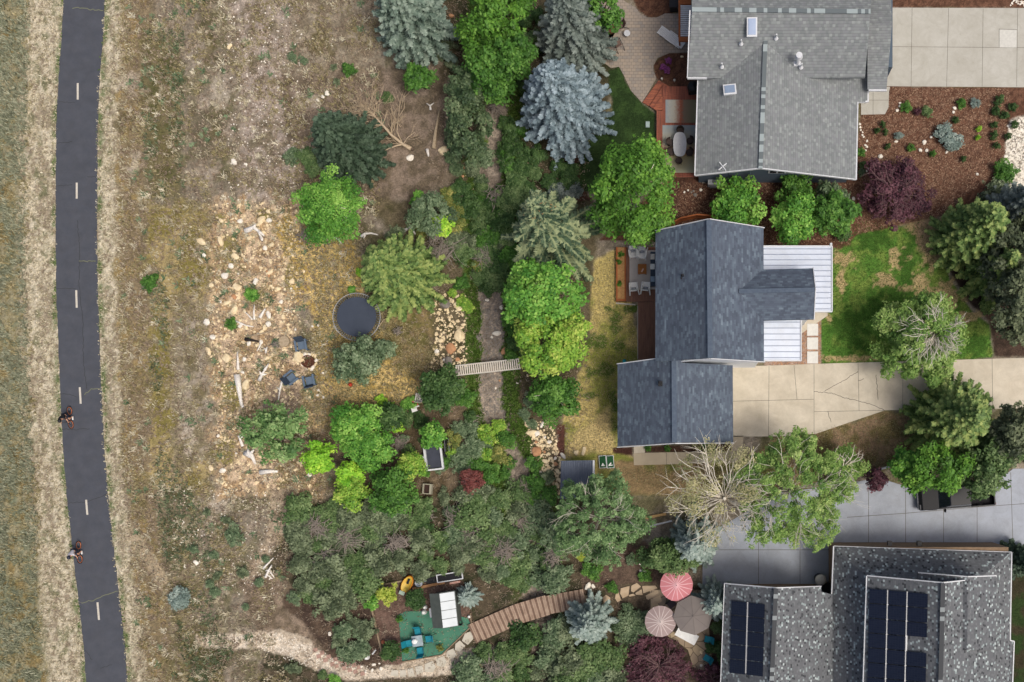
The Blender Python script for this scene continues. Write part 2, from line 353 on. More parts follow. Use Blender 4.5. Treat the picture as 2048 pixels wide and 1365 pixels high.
# mulch gardens
zone([(1725, 174), (2300, 176), (2300, 420), (1885, 432), (1800, 450), (1715, 470), (1680, 500), (1660, 495), (1200, 480), (1340, 355), (1711, 355)], (122, 84, 62), (100, 66, 48), 4, 3, n=N3)
zone([(1340, 355), (1700, 360), (1700, 492), (1530, 492), (1530, 460), (1340, 460)], (84, 56, 44), (104, 68, 50), 6, 4, n=N3)
zone([(1780, -200), (2300, -200), (2300, 17), (1780, 15)], (122, 84, 62), (98, 66, 48), 4, 2, n=N3)
zone([(1245, -60), (1345, -60), (1345, 30), (1300, 37), (1275, 20)], (88, 58, 44), (112, 76, 54), 4, 2, n=N3)
zone([(1306, 128), (1330, 107), (1380, 105), (1400, 175), (1345, 178), (1312, 158)], (88, 58, 44), (112, 76, 54), 3, 2, n=N3)
zone([(1238, 134), (1262, 182), (1290, 212), (1312, 228), (1312, 330), (1230, 400), (1150, 375), (1160, 300), (1225, 220), (1215, 140)], (44, 66, 30), (56, 82, 36), 4, 3)
zone([(1120, 318), (1158, 300), (1158, 375), (1185, 400), (1130, 410)], (72, 48, 38), (92, 62, 48), 5, 4)
zone([(1160, 1105), (1290, 1085), (1345, 1130), (1330, 1170), (1230, 1170), (1165, 1185)], (92, 74, 62), (110, 90, 74), 8, 6)
zone([(740, 1172), (925, 1162), (945, 1240), (800, 1330), (768, 1330)], (124, 98, 84), (106, 82, 70), 3, 2, n=N3)
zone([(1230, 1170), (1450, 1170), (1450, 1400), (1230, 1400)], (84, 72, 58), (104, 90, 72), 8, 6)
zone([(1225, 895), (1265, 895), (1265, 912), (1225, 906)], (82, 52, 42), None, 3, 1)
zone([(1290, 893), (1465, 888), (1463, 904), (1290, 906)], (66, 48, 38), (84, 60, 46), 3, 1)
zone([(1602, 640), (1642, 640), (1644, 729), (1600, 733), (1528, 735), (1528, 722), (1602, 722)], (168, 138, 120), (188, 160, 140), 3, 1, n=N3)
zone([(2020, 240), (2300, 180), (2300, 420), (1975, 410), (2005, 330)], (200, 190, 172), (150, 138, 122), 5, 5, n=N3)
zone([(2010, 1110), (2300, 1110), (2300, 1500), (2020, 1500)], (52, 72, 34), (66, 60, 42), 5, 5)
C *= (.86+.28*fbm(X/4, Y/4, 77, 2))[:, None]
Z = height(X, Y); far = np.maximum(np.abs(X-1024)-1400, 0)+np.maximum(np.abs(Y-682)-1100, 0); Z = np.where(far > 0, 0, Z)
k_ = (HC-Z)/HC/PPM
V = np.stack([(X-NX)*k_, (NY-Y)*k_, Z], 1)
ny, nx = SHP; idx = np.arange(ny*nx).reshape(ny, nx)
F = np.stack([idx[1:, :-1].ravel(), idx[1:, 1:].ravel(), idx[:-1, 1:].ravel(), idx[:-1, :-1].ravel()], 1)
m_ground, t, b = _nodes("ground"); b.inputs["Roughness"].default_value = .95; b.inputs["Specular IOR Level"].default_value = .1
at = t.nodes.new("ShaderNodeAttribute"); at.attribute_name = "soil"
tc = t.nodes.new("ShaderNodeTexCoord")
na = _noise(t, 2.2, 8, tc.outputs["Object"], .75); nb = _noise(t, 9.0, 4, tc.outputs["Object"], .7)
ra = _ramp(t, na.outputs[0], [(.3, (.62, .62, .6, 1)), (.5, (1, 1, 1, 1)), (.72, (1.35, 1.33, 1.3, 1))])
rb = _ramp(t, nb.outputs[0], [(.32, (.62, .62, .6, 1)), (.5, (1, 1, 1, 1)), (.68, (1.4, 1.38, 1.34, 1))])
m1 = t.nodes.new("ShaderNodeVectorMath"); m1.operation = 'MULTIPLY'; m2 = t.nodes.new("ShaderNodeVectorMath"); m2.operation = 'MULTIPLY'
t.links.new(at.outputs["Color"], m1.inputs[0]); t.links.new(ra.outputs[0], m1.inputs[1]); t.links.new(m1.outputs[0], m2.inputs[0]); t.links.new(rb.outputs[0], m2.inputs[1])
t.links.new(m2.outputs[0], b.inputs["Base Color"]); _bump(t, b, nb.outputs[0], .8, .06)
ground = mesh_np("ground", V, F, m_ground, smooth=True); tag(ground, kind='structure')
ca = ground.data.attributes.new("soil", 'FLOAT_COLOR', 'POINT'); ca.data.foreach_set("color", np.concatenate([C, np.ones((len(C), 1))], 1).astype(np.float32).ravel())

# ---------------------------------------------------------------- path, drives, patios
rnd = random.Random(4)
m_asph = mat("asphalt", S(77, 81, 90), .85, S(87, 90, 98), 1.2, .15, stain=.09)
m_white = mat("white_paint", S(224, 218, 204), .6, S(200, 192, 176), 12)
m_crack = mat("crack", S(62, 62, 62), .95)
m_weed = mat("crack_weed", S(112, 118, 92), .95, S(130, 130, 108), 12)
yy = np.arange(-600, 2000, 9.0)
lf = np.interp(yy, [p[0] for p in PATH_L], [p[1] for p in PATH_L]); rt = lf+82.5
L_ = [W(x+(rnd.random()-.5)*1.6, y, 0.03) for x, y in zip(lf, yy)]; R_ = [W(x+(rnd.random()-.5)*1.6, y, 0.03) for x, y in zip(rt, yy)]
n_ = len(L_); mb = MB(); mb.solid(L_+R_, [(i+1, i, n_+i, n_+i+1)[::-1] for i in range(n_-1)], .12); path = struct("path", mb, m_asph)
for x, y0, y1, dx in [(156, 167, 200, 0), (154, 366, 398, 0), (153.5, 581, 616, 1), (161, 775, 808, 2), (174, 1000, 1030, 2.5), (197, 1205, 1240, 3)]:
    MB().ribbon([W(x-dx/2, y0), W(x+dx/2, y1)], .15, .0345).build("centre_dash", m_white, path)
mb = MB()
def wob(pts, a=1.2, step=4):
    out = []
    for (x0, y0), (x1, y1) in zip(pts, pts[1:]):
        n = max(2, int(math.hypot(x1-x0, y1-y0)/step))
        for i in range(n): out.append((x0+(x1-x0)*i/n+rnd.uniform(-a, a), y0+(y1-y0)*i/n+rnd.uniform(-a, a)))
    return out+[pts[-1]]
for ln in [[(113, 373), (128, 372), (145, 370)], [(174, 354), (193, 355)], [(113, 579), (140, 577), (152, 578)], [(117, 205), (150, 206)], [(113, 287), (145, 284)], [(160, 525), (158, 560), (166, 640), (168, 735), (175, 780)], [(120, 788), (140, 788), (155, 795)], [(135, 1006), (175, 1004), (215, 988)], [(170, 1300), (185, 1320)], [(200, 1337), (225, 1330)], [(155, 440), (160, 500), (158, 525), (192, 524)], [(124, 858), (150, 860), (180, 858)]]:
    mb.ribbon(wp(wob(ln)), .035, .034)
mb.build("crack", m_crack, path)
mb = MB()
for ln in [[(146, 17), (165, 17), (183, 20), (207, 22)], [(162, 1206), (190, 1200), (205, 1193), (236, 1183)], [(158, 524), (192, 523)], [(170, 790), (182, 778), (204, 777)]]:
    mb.ribbon(wp(wob(ln, 1.6)), .06, .0355)
mb.build("crack_weeds", m_weed, path)

m_conc = mat("concrete_pale", S(206, 204, 194), .85, S(190, 187, 175), .45, .05, stain=.13)
m_conc2 = mat("concrete_tan", S(226, 216, 196, .9), .85, S(204, 195, 176, .9), .5, .05, stain=.13)
m_conc3 = mat("concrete_grey", S(186, 193, 204), .8, S(172, 179, 190), .4, .05, stain=.13)
m_joint = mat("joint", S(120, 116, 106), .95)
def sheet(name, poly, z, m, joints=(), jw=.03, jm=None):
    o = struct(name, MB().prism(wp(poly), z-.14, z), m)
    if joints:
        mb = MB()
        for j in joints: mb.ribbon(wp(j), jw, z+.003)
        mb.build("joint", jm or m_joint, o)
    return o
sheet("north_driveway", [(1772, 16), (2300, 18), (2300, 177), (1772, 173)], .03, m_conc,
      [[(1772, 94), (2300, 98)], [(1824, 17), (1822, 173)], [(1897, 17), (1893, 174)], [(1966, 18), (1964, 174)], [(2035, 18), (2033, 174)], [(1998, 58), (1998, 96)], [(1998, 59), (2034, 60)]])
struct("drive_patch", MB().prism(wp([(1999, 60), (2033, 61), (2033, 96), (1999, 95.5)]), .02, .0335), mat("concrete_new", S(222, 220, 210), .85))
sheet("north_walk", [(1722, 174.5), (1780, 174.5), (1778, 184), (1777, 215), (1770, 229), (1722, 230)], .03, m_conc, [[(1746, 175), (1746, 230)], [(1722, 201), (1777, 201)]])
drv = sheet("driveway", [(1440, 733), (1528, 732), (1640, 728), (1985, 718), (2300, 710), (2300, 812), (1990, 818), (1835, 820), (1770, 821), (1632, 868), (1560, 873), (1440, 874)], .03, m_conc2,
      [[(1538, 733), (1537, 873)], [(1628, 729), (1628, 868)], [(1716, 727), (1718, 822)], [(1806, 724), (1805, 821)], [(1984, 718), (1985, 818)], [(1628, 824), (1770, 821)], [(1466, 803), (1628, 799)], [(1588, 731), (1594, 800)]])
mb = MB()
for ln in [[(1628, 784), (1660, 786), (1690, 796), (1720, 803), (1745, 810), (1768, 821)], [(1650, 783), (1668, 772), (1690, 760), (1716, 743)], [(1716, 763), (1728, 758)], [(1656, 824), (1662, 845)], [(1752, 750), (1756, 800)]]: mb.ribbon(wp(wob(ln, 1.0, 3)), .032, .035)
mb.build("crack", m_crack, drv)
sheet("south_driveway", [(1405, 1120), (1440, 1055), (1560, 985), (1660, 974), (1756, 956), (1850, 985), (1985, 970), (2026, 938), (2300, 935), (2300, 1112), (1990, 1104), (1662, 1092), (1662, 1185), (1405, 1185)], .03, m_conc3,
      [[(1694, 1035), (1810, 1027), (1960, 1014), (2300, 990)], [(1737, 958), (1737, 1085)], [(1811, 970), (1811, 1088)], [(1887, 1018), (1887, 1092)], [(1954, 1014), (1954, 1095)], [(2021, 945), (2026, 1100)], [(1600, 1000), (1600, 1180)], [(1517, 1030), (1517, 1180)], [(1405, 1100), (1660, 1100)]], .04)
sheet("walkway", [(1267, 908), (1290, 906), (1463, 903), (1465, 872), (1487, 872), (1484, 925), (1268, 931)], .03, mat("concrete_walk", S(200, 186, 160), .85, S(184, 170, 146), .7), [[(1333, 906), (1333, 929)], [(1400, 905), (1400, 927)], [(1465, 903), (1485, 902)]])
sheet("door_slab", [(1268, 893), (1290, 892), (1290, 905.5), (1268, 907.5)], .06, m_conc2)
# patio of clay pavers
m_pav, t, b = _nodes("pavers"); b.inputs["Roughness"].default_value = .9
tc = t.nodes.new("ShaderNodeTexCoord"); br = t.nodes.new("ShaderNodeTexBrick"); t.links.new(tc.outputs["Object"], br.inputs[0])
br.inputs["Scale"].default_value = 1; br.inputs["Brick Width"].default_value = .34; br.inputs["Row Height"].default_value = .24; br.inputs["Mortar Size"].default_value = .012
br.inputs["Color1"].default_value = S(168, 154, 138); br.inputs["Color2"].default_value = S(146, 139, 132); br.inputs["Mortar"].default_value = S(120, 108, 94); br.inputs["Bias"].default_value = -.1
t.links.new(br.outputs[0], b.inputs["Base Color"])
sheet("paver_patio", [(1200, -60), (1249, 3), (1272, 17), (1282, 30), (1295, 36), (1314, 36), (1330, 28), (1385, 28), (1385, 106), (1339, 107), (1315, 117), (1307, 132), (1307, 142), (1313, 157), (1300, 180), (1284, 206), (1262, 182), (1247, 150), (1238, 134), (1222, 137), (1200, 120), (1180, 60)], .05, m_pav)
# teal slab with low timber edge
m_teal = mat("teal_slab", S(84, 142, 116), .8, S(70, 124, 102), .8, .05, stain=.12)
sheet("teal_patio", [(797, 1230), (812, 1223), (850, 1222), (936, 1236), (942, 1252), (885, 1308), (805, 1322)], .06, m_teal)
# ground of the far side gardens: stone terrace under the parasols
m_flag, t, b = _nodes("flagstone"); b.inputs["Roughness"].default_value = .9
tc = t.nodes.new("ShaderNodeTexCoord"); vo = t.nodes.new("ShaderNodeTexVoronoi"); vo.feature = 'DISTANCE_TO_EDGE'; vo.inputs["Scale"].default_value = 1.15; t.links.new(tc.outputs["Object"], vo.inputs["Vector"])
vc = t.nodes.new("ShaderNodeTexVoronoi"); vc.inputs["Scale"].default_value = 1.15; t.links.new(tc.outputs["Object"], vc.inputs["Vector"])
sx = t.nodes.new("ShaderNodeSeparateColor"); t.links.new(vc.outputs["Color"], sx.inputs[0])
r1 = _ramp(t, sx.outputs[0], [(0, S(178, 158, 130)), (.5, S(160, 142, 122)), (1, S(190, 170, 138))])
r2 = _ramp(t, vo.outputs[0], [(0, (.3, .28, .25, 1)), (.05, (1, 1, 1, 1))]); mm = t.nodes.new("ShaderNodeVectorMath"); mm.operation = 'MULTIPLY'
t.links.new(r1.outputs[0], mm.inputs[0]); t.links.new(r2.outputs[0], mm.inputs[1]); t.links.new(mm.outputs[0], b.inputs["Base Color"])
sheet("stone_terrace", [(1300, 1180), (1405, 1180), (1418, 1260), (1425, 1330), (1402, 1342), (1386, 1334), (1376, 1300), (1350, 1280), (1310, 1262), (1300, 1230)], .04, m_flag)
# ---------------------------------------------------------------- houses
HB = 52.0; ZK = HC/HB      # houses are measured in a space squeezed by ZK in height; their roots stretch it back
def WH(px, py, h=0.0):
    k = (HB-h)/HB/PPM; return Vector(((px-NX)*k, (NY-py)*k, h))
def Wl(root, p): return WH(*p)-root.location
def roof(root, name, verts, faces, m, t=.16, parent=None):
    return MB().solid([Wl(root, v) for v in verts], faces, t).build(name, m, parent or root)
def bars(root, name, segs, m, wd=.12, ht=.2, dz=.0, parent=None):
    for a, b in segs:
        mb = MB()
        a = Wl(root, a); b = Wl(root, b); d = b-a; L = d.length; rz = math.atan2(d.y, d.x); el = math.atan2(d.z, math.hypot(d.x, d.y))
        M = Matrix.Translation((a+b)/2+Vector((0, 0, dz))) @ Matrix.Rotation(rz, 4, 'Z') @ Matrix.Rotation(-el, 4, 'Y')
        vs = [M @ Vector((x*L/2, y*wd/2, z*ht/2)) for z in (-1, 1) for x, y in ((-1, -1), (1, -1), (1, 1), (-1, 1))]
        mb.add(vs, [(3, 2, 1, 0), (4, 5, 6, 7), (0, 1, 5, 4), (1, 2, 6, 5), (2, 3, 7, 6), (3, 0, 4, 7)])
        o = mb.build(name, m, parent or root)
    return o
m_trim = mat("white_trim", S(228, 230, 232), .5)
m_wallw = mat("white_siding", S(236, 240, 244, .95), .6)
m_dark = mat("black_plastic", S(32, 33, 36), .5)
m_metal = mat("galvanised", S(150, 152, 155), .4, metal=.6)
# ---- middle house
hs = thing("house", "white-walled house with dark slate-blue roofs, ribbed metal porch roofs and attached garage", "house", WH(1420, 640, 0))
m_slate_y = mat_shingle("slate_shingles", [(0, S(78, 86, 98)), (.45, S(91, 100, 114)), (.72, S(101, 113, 126)), (1, S(136, 151, 163))], 'y', .32, .13, .12, .9, line=.85)
m_slate_x = mat_shingle("slate_shingles_cross", [(0, S(78, 86, 98)), (.45, S(91, 100, 114)), (.72, S(101, 113, 126)), (1, S(136, 151, 163))], 'x', .32, .13, .12, .9, line=.85)
m_cap = mat("ridge_cap", S(80, 92, 108), .9, S(96, 108, 122), 5)
main = roof(hs, "roof", [(1311, 463, 4.6), (1418, 439.5, 6.5), (1527, 457, 4.6), (1528, 723.5, 4.6), (1420.5, 717, 6.5), (1310.5, 723, 4.6)], [(0, 5, 4, 1), (1, 4, 3, 2)], m_slate_y)
bars(hs, "ridge_cap", [((1418, 440.5, 6.53), (1420.5, 716, 6.53))], m_cap, .34, .06, parent=main)
bars(hs, "rake_trim", [((1418, 439, 6.42), (1311, 462.5, 4.52)), ((1418, 439, 6.42), (1528, 456.5, 4.52)), ((1420.5, 718, 6.42), (1529, 724.5, 4.52)), ((1420.5, 718, 6.42), (1364, 723.5, 5.5))], m_trim, .05, .2, parent=main)
mb = MB(); mb.box(Wl(hs, (1366, 552, 5.6)), (.12, .12, .55)); mb.box(Wl(hs, (1366, 554, 5.5)), (.3, .35, .1)); mb.build("vent_pipe", m_dark, main)
gar = roof(hs, "garage_roof", [(1235, 729, 3.0), (1348, 714, 4.9), (1349, 886, 4.9), (1235, 893.5, 3.0), (1364, 714, 4.64), (1364, 726, 4.64), (1465.5, 731, 3.0), (1466.5, 885, 3.0)],
           [(0, 3, 2, 1), (1, 2, 7, 6, 5, 4)], m_slate_y)
bars(hs, "ridge_cap", [((1348, 716, 4.93), (1349, 885, 4.93))], m_cap, .34, .06, parent=gar)
bars(hs, "rake_trim", [((1235, 728.5, 2.92), (1348, 713, 4.82)), ((1235, 895, 2.92), (1349, 887.5, 4.82)), ((1349, 887.5, 4.82), (1467, 886.5, 2.92)), ((1348, 713, 4.84), (1366, 713, 4.6))], m_trim, .06, .2, parent=gar)
mb = MB(); mb.box(Wl(hs, (1320.5, 765, 4.7)), (.14, .14, .5)); mb.box(Wl(hs, (1320.5, 768, 4.55)), (.3, .35, .1)); mb.build("vent_pipe", m_dark, gar)
cg = roof(hs, "cross_gable_roof", [(1470, 541, 4.64), (1625, 537, 4.62), (1630, 580, 5.5), (1470, 583, 5.5), (1470, 643, 4.64), (1627, 639, 4.62)], [(0, 3, 2, 1), (3, 4, 5, 2)], m_slate_x)
bars(hs, "ridge_cap", [((1478, 583, 5.53), (1629, 580, 5.53))], m_cap, .3, .06, parent=cg)
bars(hs, "rake_trim", [((1626, 537, 4.55), (1631, 580, 5.42)), ((1631, 580, 5.42), (1628, 639, 4.55))], m_trim, .06, .2, parent=cg)
m_rib = mat("ribbed_metal", S(206, 215, 228, .88), .35, S(197, 207, 222, .88), .8, metal=.25, stain=.08)
m_seam = mat("metal_seam", S(140, 150, 170), .4, metal=.3)
def metal_roof(x0, x1, y0, y1, h0, h1, n):
    vs = [(x0, y0, h0), (x1, y0, h1), (x1, y1, h1), (x0, y1, h0)]
    o = roof(hs, "porch_roof", vs, [(0, 3, 2, 1)], m_rib, .08)
    segs = []
    for i in range(n):
        y = y0+(y1-y0)*(i+.5)/n; segs.append(((x0, y, h0+.02), (x1, y, h1+.02)))
    bars(hs, "seam", segs, m_seam, .045, .06, parent=o)
    bars(hs, "edge_trim", [((x0, y0, h0), (x1, y0, h1)), ((x1, y0, h1), (x1, y1, h1)), ((x1, y1, h1), (x0, y1, h0))], m_trim, .08, .12, parent=o)
metal_roof(1527, 1664, 493, 624, 3.5, 2.9, 12); metal_roof(1527, 1602, 639, 722, 3.5, 3.15, 7)
def wall(root, pts, z1, m, name="wall", z0=-.3): return MB().prism([((WH(x, y, h)-root.location).x, (WH(x, y, h)-root.location).y) for x, y, h in pts], z0, z1).build(name, m, root)
X0, X1, Y0, Y1 = -2.75, 4.2, 6.5, 15.2
mb = MB(); mb.add([Vector(v)-hs.location for v in [(X0, Y0, -.3), (X1, Y0, -.3), (X1, Y1, -.3), (X0, Y1, -.3), (X0, Y0, 4.5), (X1, Y0, 4.5), (X1, Y1, 4.5), (X0, Y1, 4.5), (.65, Y0, 6.25), (.65, Y1, 6.25)]],
    [(0, 1, 5, 8, 4), (2, 3, 7, 9, 6), (1, 2, 6, 5), (3, 0, 4, 7), (4, 8, 9, 7), (5, 6, 9, 8), (0, 3, 2, 1)]); mb.build("wall", m_wallw, hs)
mb = MB(); gx0, gx1, gy0, gy1 = -5.6, 2.05, .98, 6.2
mb.add([Vector(v)-hs.location for v in [(gx0, gy0, -.3), (gx1, gy0, -.3), (gx1, gy1, -.3), (gx0, gy1, -.3), (gx0, gy0, 2.95), (gx1, gy0, 2.95), (gx1, gy1, 2.95), (gx0, gy1, 2.95), (-1.79, gy0, 4.6), (-1.79, gy1, 4.6)]],
    [(0, 1, 5, 8, 4), (2, 3, 7, 9, 6), (1, 2, 6, 5), (3, 0, 4, 7), (4, 8, 9, 7), (5, 6, 9, 8), (0, 3, 2, 1)]); mb.build("garage_wall", m_wallw, hs)
mb = MB(); mb.box(Vector((2.08, 3.6, 1.1))-hs.location, (.08, 4.2, 2.2)); mb.build("garage_door", m_trim, hs)
mb = MB(); mb.box(Vector((6.0, 11.2, 2.1))-hs.location, (3.6, 3.2, 4.7)); mb.build("entry_wall", m_wallw, hs)
for x, y in ((1655, 500), (1655, 616), (1596, 716), (1596, 650)): MB().box(Wl(hs, (x, y, 1.42)), (.15, .15, 2.85)).build("porch_post", m_trim, hs)
sheet("porch_floor", [(1527, 505), (1655, 505), (1655, 632), (1527, 720)], .05, m_conc2)
t_ = thing("door_step", "reddish brown wooden step at the corner of the front porch roof", "step", WH(1616, 630))
MB().box((0, 0, .12), (.95, .75, .24)).build("step", mat("redwood_step", S(140, 84, 56), .7, S(110, 62, 44), 5), t_)
# ---- northern house
nh = thing("house", "blue-grey house with pale grey shingle roofs, two skylights and a white roof vent", "house", WH(1560, 200, 0))
gst = [(0, S(128, 133, 133)), (.3, S(135, 138, 140)), (.55, S(139, 143, 143)), (.8, S(144, 149, 148)), (.93, S(154, 159, 157))]
m_gy = mat_shingle("grey_shingles", gst, 'y', .2, .17, .10, line=.74); m_gx = mat_shingle("grey_shingles_cross", gst, 'x', .2, .17, .10, line=.74)
m_gcap = mat_shingle("grey_ridge", [(0, S(110, 118, 120)), (.5, S(165, 176, 176))], 'x', .25, 9, .05, line=1)
m_gcapy = mat_shingle("grey_ridge_cross", [(0, S(110, 118, 120)), (.5, S(165, 176, 176))], 'y', .25, 9, .05, line=1)
mr = roof(nh, "roof", [(1380, -110, 3.5), (1384, 21, 5.2), (1375.5, 157, 3.5), (1730, 155, 3.5), (1741, 25, 5.2), (1741, -110, 3.5)], [(0, 1, 4, 5)[::-1], (1, 2, 3, 4)], m_gx)
bars(nh, "ridge_cap", [((1384, 19.5, 5.23), (1741, 23.5, 5.23))], m_gcap, .3, .05, parent=mr)
bars(nh, "rake_trim", [((1375, 157.5, 3.45), (1414, 157.5, 3.45)), ((1375, 157, 3.42), (1380, 21, 5.1))], m_trim, .08, .16, parent=mr)
wr = roof(nh, "south_wing_roof", [(1397, 161, 3.05), (1532, 70, 4.42), (1521, 336.5, 4.2), (1391, 351, 3.05), (1711, 359, 2.4), (1715, 205, 2.4), (1735, 204, 2.22), (1735, 148, 2.22), (1610, 90, 3.6)],
          [(0, 3, 2, 1), (1, 2, 4, 5, 6, 7, 8)], m_gy)
bars(nh, "ridge_cap", [((1531, 80, 4.43), (1521, 337, 4.24))], m_gcapy, .3, .05, parent=wr)
bars(nh, "rake_trim", [((1390.5, 352, 2.98), (1521, 337.5, 4.13)), ((1521, 337.5, 4.13), (1712, 360, 2.33))], m_trim, .06, .16, parent=wr)
bars(nh, "gutter", [((1396, 161, 2.98), (1390, 352, 2.98)), ((1715, 205, 2.34), (1712, 360, 2.34)), ((1715, 205, 2.3), (1736, 204, 2.16)), ((1736, 204, 2.16), (1736, 160, 2.16))], m_trim, .11, .12, parent=wr)
er = roof(nh, "east_wing_roof", [(1735, -60, 2.6), (1735, 48, 3.7), (1735, 180, 2.7), (1773, 180, 2.7), (1784, 50, 3.7), (1780, -60, 2.6)], [(0, 1, 4, 5)[::-1], (1, 2, 3, 4)], m_gx)
bars(nh, "gutter", [((1737, 181.5, 2.66), (1773, 181.5, 2.66))], m_trim, .11, .12, parent=er)
m_blue = mat("blue_grey_siding", S(92, 108, 122), .7, S(86, 100, 114), 3)
mb = MB(); a, b2, c1, c2 = -.3, 11.2, 20.75, 29.5
O = nh.location
mb.add([Vector(v)-O for v in [(a+.2, c1, -.3), (b2, c1, -.3), (b2, c2, -.3), (a+.2, c2, -.3), (a+.2, c1, 2.95), (b2, c1, 2.3), (b2, c2, 2.3), (a+.2, c2, 2.95), (4.3, c1, 4.0), (4.3, c2, 4.0)]],
    [(0, 1, 5, 8, 4), (2, 3, 7, 9, 6), (1, 2, 6, 5), (3, 0, 4, 7), (4, 8, 9, 7), (5, 6, 9, 8), (0, 3, 2, 1)]); mb.build("wall", m_blue, nh)
mb = MB(); mb.box(Vector((6.0, 31.8, 1.5))-O, (12.6, 5.5, 3.6)); mb.box(Vector((13, 31.2, 1.1))-O, (2.2, 6, 2.8)); mb.build("back_wall", m_blue, nh)
win = MB().box(Vector((6.0, c1-.03, 2.3))-O, (1.9, .08, .9)).build("window", m_trim, nh)
mb = MB(); m_glass = mat("dark_glass", S(40, 48, 58), .1, spec=.6)
for dx in (-.6, 0, .6): mb.box(Vector((6.0+dx, c1-.08, 2.3))-O, (.48, .04, .66))
mb.build("pane", m_glass, win)
bars(nh, "wall_batten", [((1458, 343, 2.3), (1458, 360, .1)), ((1500, 340, 3.3), (1500, 360, .1))], m_blue, .06, .06)
def skylight(cx, cy, h, lx, ly, rz, sl):
    p = Wl(nh, (cx, cy, h)); f = MB().box(p, (lx, ly, .14), rz, sl).build("skylight", m_trim, nh)
    MB().box(p+Vector((0, 0, .05)), (lx-.2, ly-.2, .14), rz, sl).build("glass", mat("skylight_glass", S(130, 150, 190), .08, S(190, 205, 225), .4, spec=.7), f)
skylight(1504, 55, 5.0, .72, 1.18, .02, .32)
p = Wl(nh, (1459.5, 180, 3.78)); f = MB().box(p, (.92, .72, .16), .1).build("skylight", m_trim, nh); MB().box(p+Vector((0, 0, .05)), (.72, .52, .16), .1).build("glass", mat("skylight_glass_small", S(140, 158, 182), .08, spec=.7), f)
for x, y, h in ((1482, 84, 4.45), (1443.5, 130, 3.85), (1552, 73, 4.55), (1602, 131, 3.85)):
    mb = MB(); q = Wl(nh, (x, y+4, h)); mb.cyl(q, .17, .14, 10, .06); mb.cyl(q+Vector((0, 0, .1)), .05, .35, 8); mb.build("roof_vent", m_trim, nh)
mb = MB(); q = Wl(nh, (1594, 129, 3.8)); mb.box(q+Vector((0, 0, .05)), (.5, .3, .14)); mb.cyl(q, .13, .95, 12); mb.cyl(q+Vector((0, 0, .9)), .27, .24, 16, .22); mb.build("chimney", m_trim, nh, smooth=False)
mb = MB(); q = Wl(nh, (1445, 337, 3.75)); mb.box(q+Vector((0, 0, .25)), (.75, .05, .12), .7); mb.box(q+Vector((0, 0, .3)), (.75, .05, .12), -.9); mb.cyl(q-Vector((0, 0, .25)), .04, .6, 6); mb.build("weather_vane", m_trim, nh)
# ---- southern house
sh = thing("house", "house at lower right with dark speckled shingle roofs carrying solar panels", "house", WH(1760, 1250, 0))
sst_ = [(0, S(74, 76, 79)), (.08, S(110, 112, 115)), (.55, S(119, 122, 124)), (.82, S(101, 105, 107)), (.88, S(155, 167, 167)), (.96, S(187, 198, 197))]
m_sy = mat_shingle("speckled_shingles", sst_, 'y', .15, .115, .08, line=.78); m_sx = mat_shingle("speckled_shingles_cross", sst_, 'x', .15, .115, .08, line=.78)
lw = roof(sh, "roof", [(1449, 1168, 3.0), (1552, 1177, 5.0), (1538, 1480, 5.0), (1437, 1480, 3.0), (1642, 1174.5, 3.49), (1665, 1480, 3.1), (1665, 1190, 3.1), (1643, 1184, 3.47)], [(0, 3, 2, 1), (1, 2, 5, 6, 7, 4)], m_sy)
bars(sh, "ridge_cap", [((1552, 1178, 5.03), (1538, 1480, 5.03))], mat_shingle("dark_ridge", [(0, S(80, 82, 84)), (.7, S(150, 156, 156))], 'y', .3, 9, .05, line=1), .3, .05, parent=lw)
bars(sh, "rake_trim", [((1449, 1167, 2.95), (1552, 1176, 4.95)), ((1552, 1176, 4.95), (1642, 1173, 3.35)), ((1449, 1168, 2.95), (1437, 1480, 2.95))], m_trim, .07, .12, parent=lw)
sk = roof(sh, "skirt_roof", [(1668, 1093, 2.8), (2022, 1105, 2.8), (1950, 1165, 4.1), (1740, 1160, 4.1)], [(0, 3, 2, 1)], m_sx)
sk2 = roof(sh, "hip_roof", [(1668, 1093, 2.8), (1740, 1160, 4.1), (1739, 1192, 4.12), (1664, 1191, 2.8), (1650, 1192, 2.86), (1738, 1480, 4.2), (1650, 1480, 2.9)], [(0, 3, 2, 1), (4, 6, 5, 2, 3)], m_sy)
sk3 = roof(sh, "east_skirt_roof", [(2022, 1105, 2.8), (2019, 1283, 2.8), (2026, 1284, 2.75), (2018, 1480, 2.75), (1950, 1480, 4.1), (1950, 1165, 4.1)], [(0, 5, 4, 3, 2, 1)], m_sy)
bars(sh, "gutter", [((1667, 1093, 2.78), (1663, 1192, 2.78)), ((2023, 1105, 2.75), (2020, 1281, 2.75)), ((2020, 1281, 2.75), (2028, 1283, 2.7)), ((2028, 1283, 2.7), (2020, 1480, 2.7)), ((1667, 1093, 2.75), (2023, 1105, 2.75))], m_trim, .08, .1, parent=sk)
up = roof(sh, "upper_roof", [(1733, 1152, 5.0), (1886, 1166, 7.2), (1878, 1480, 7.2), (1722, 1480, 5.0), (1994, 1153, 5.6), (1988, 1480, 5.6)], [(0, 3, 2, 1), (1, 2, 5, 4)], m_sy)
bars(sh, "ridge_cap", [((1886, 1167, 7.23), (1878, 1480, 7.23))], mat_shingle("dark_ridge_upper", [(0, S(80, 82, 84)), (.7, S(150, 156, 156))], 'y', .3, 9, .05, line=1), .3, .05, parent=up)
bars(sh, "rake_trim", [((1734, 1151.5, 4.98), (1886, 1165.5, 7.18)), ((1886, 1165.5, 7.18), (1935, 1160, 6.5)), ((1733, 1152, 4.95), (1722, 1480, 4.95))], m_trim, .07, .14, parent=up)
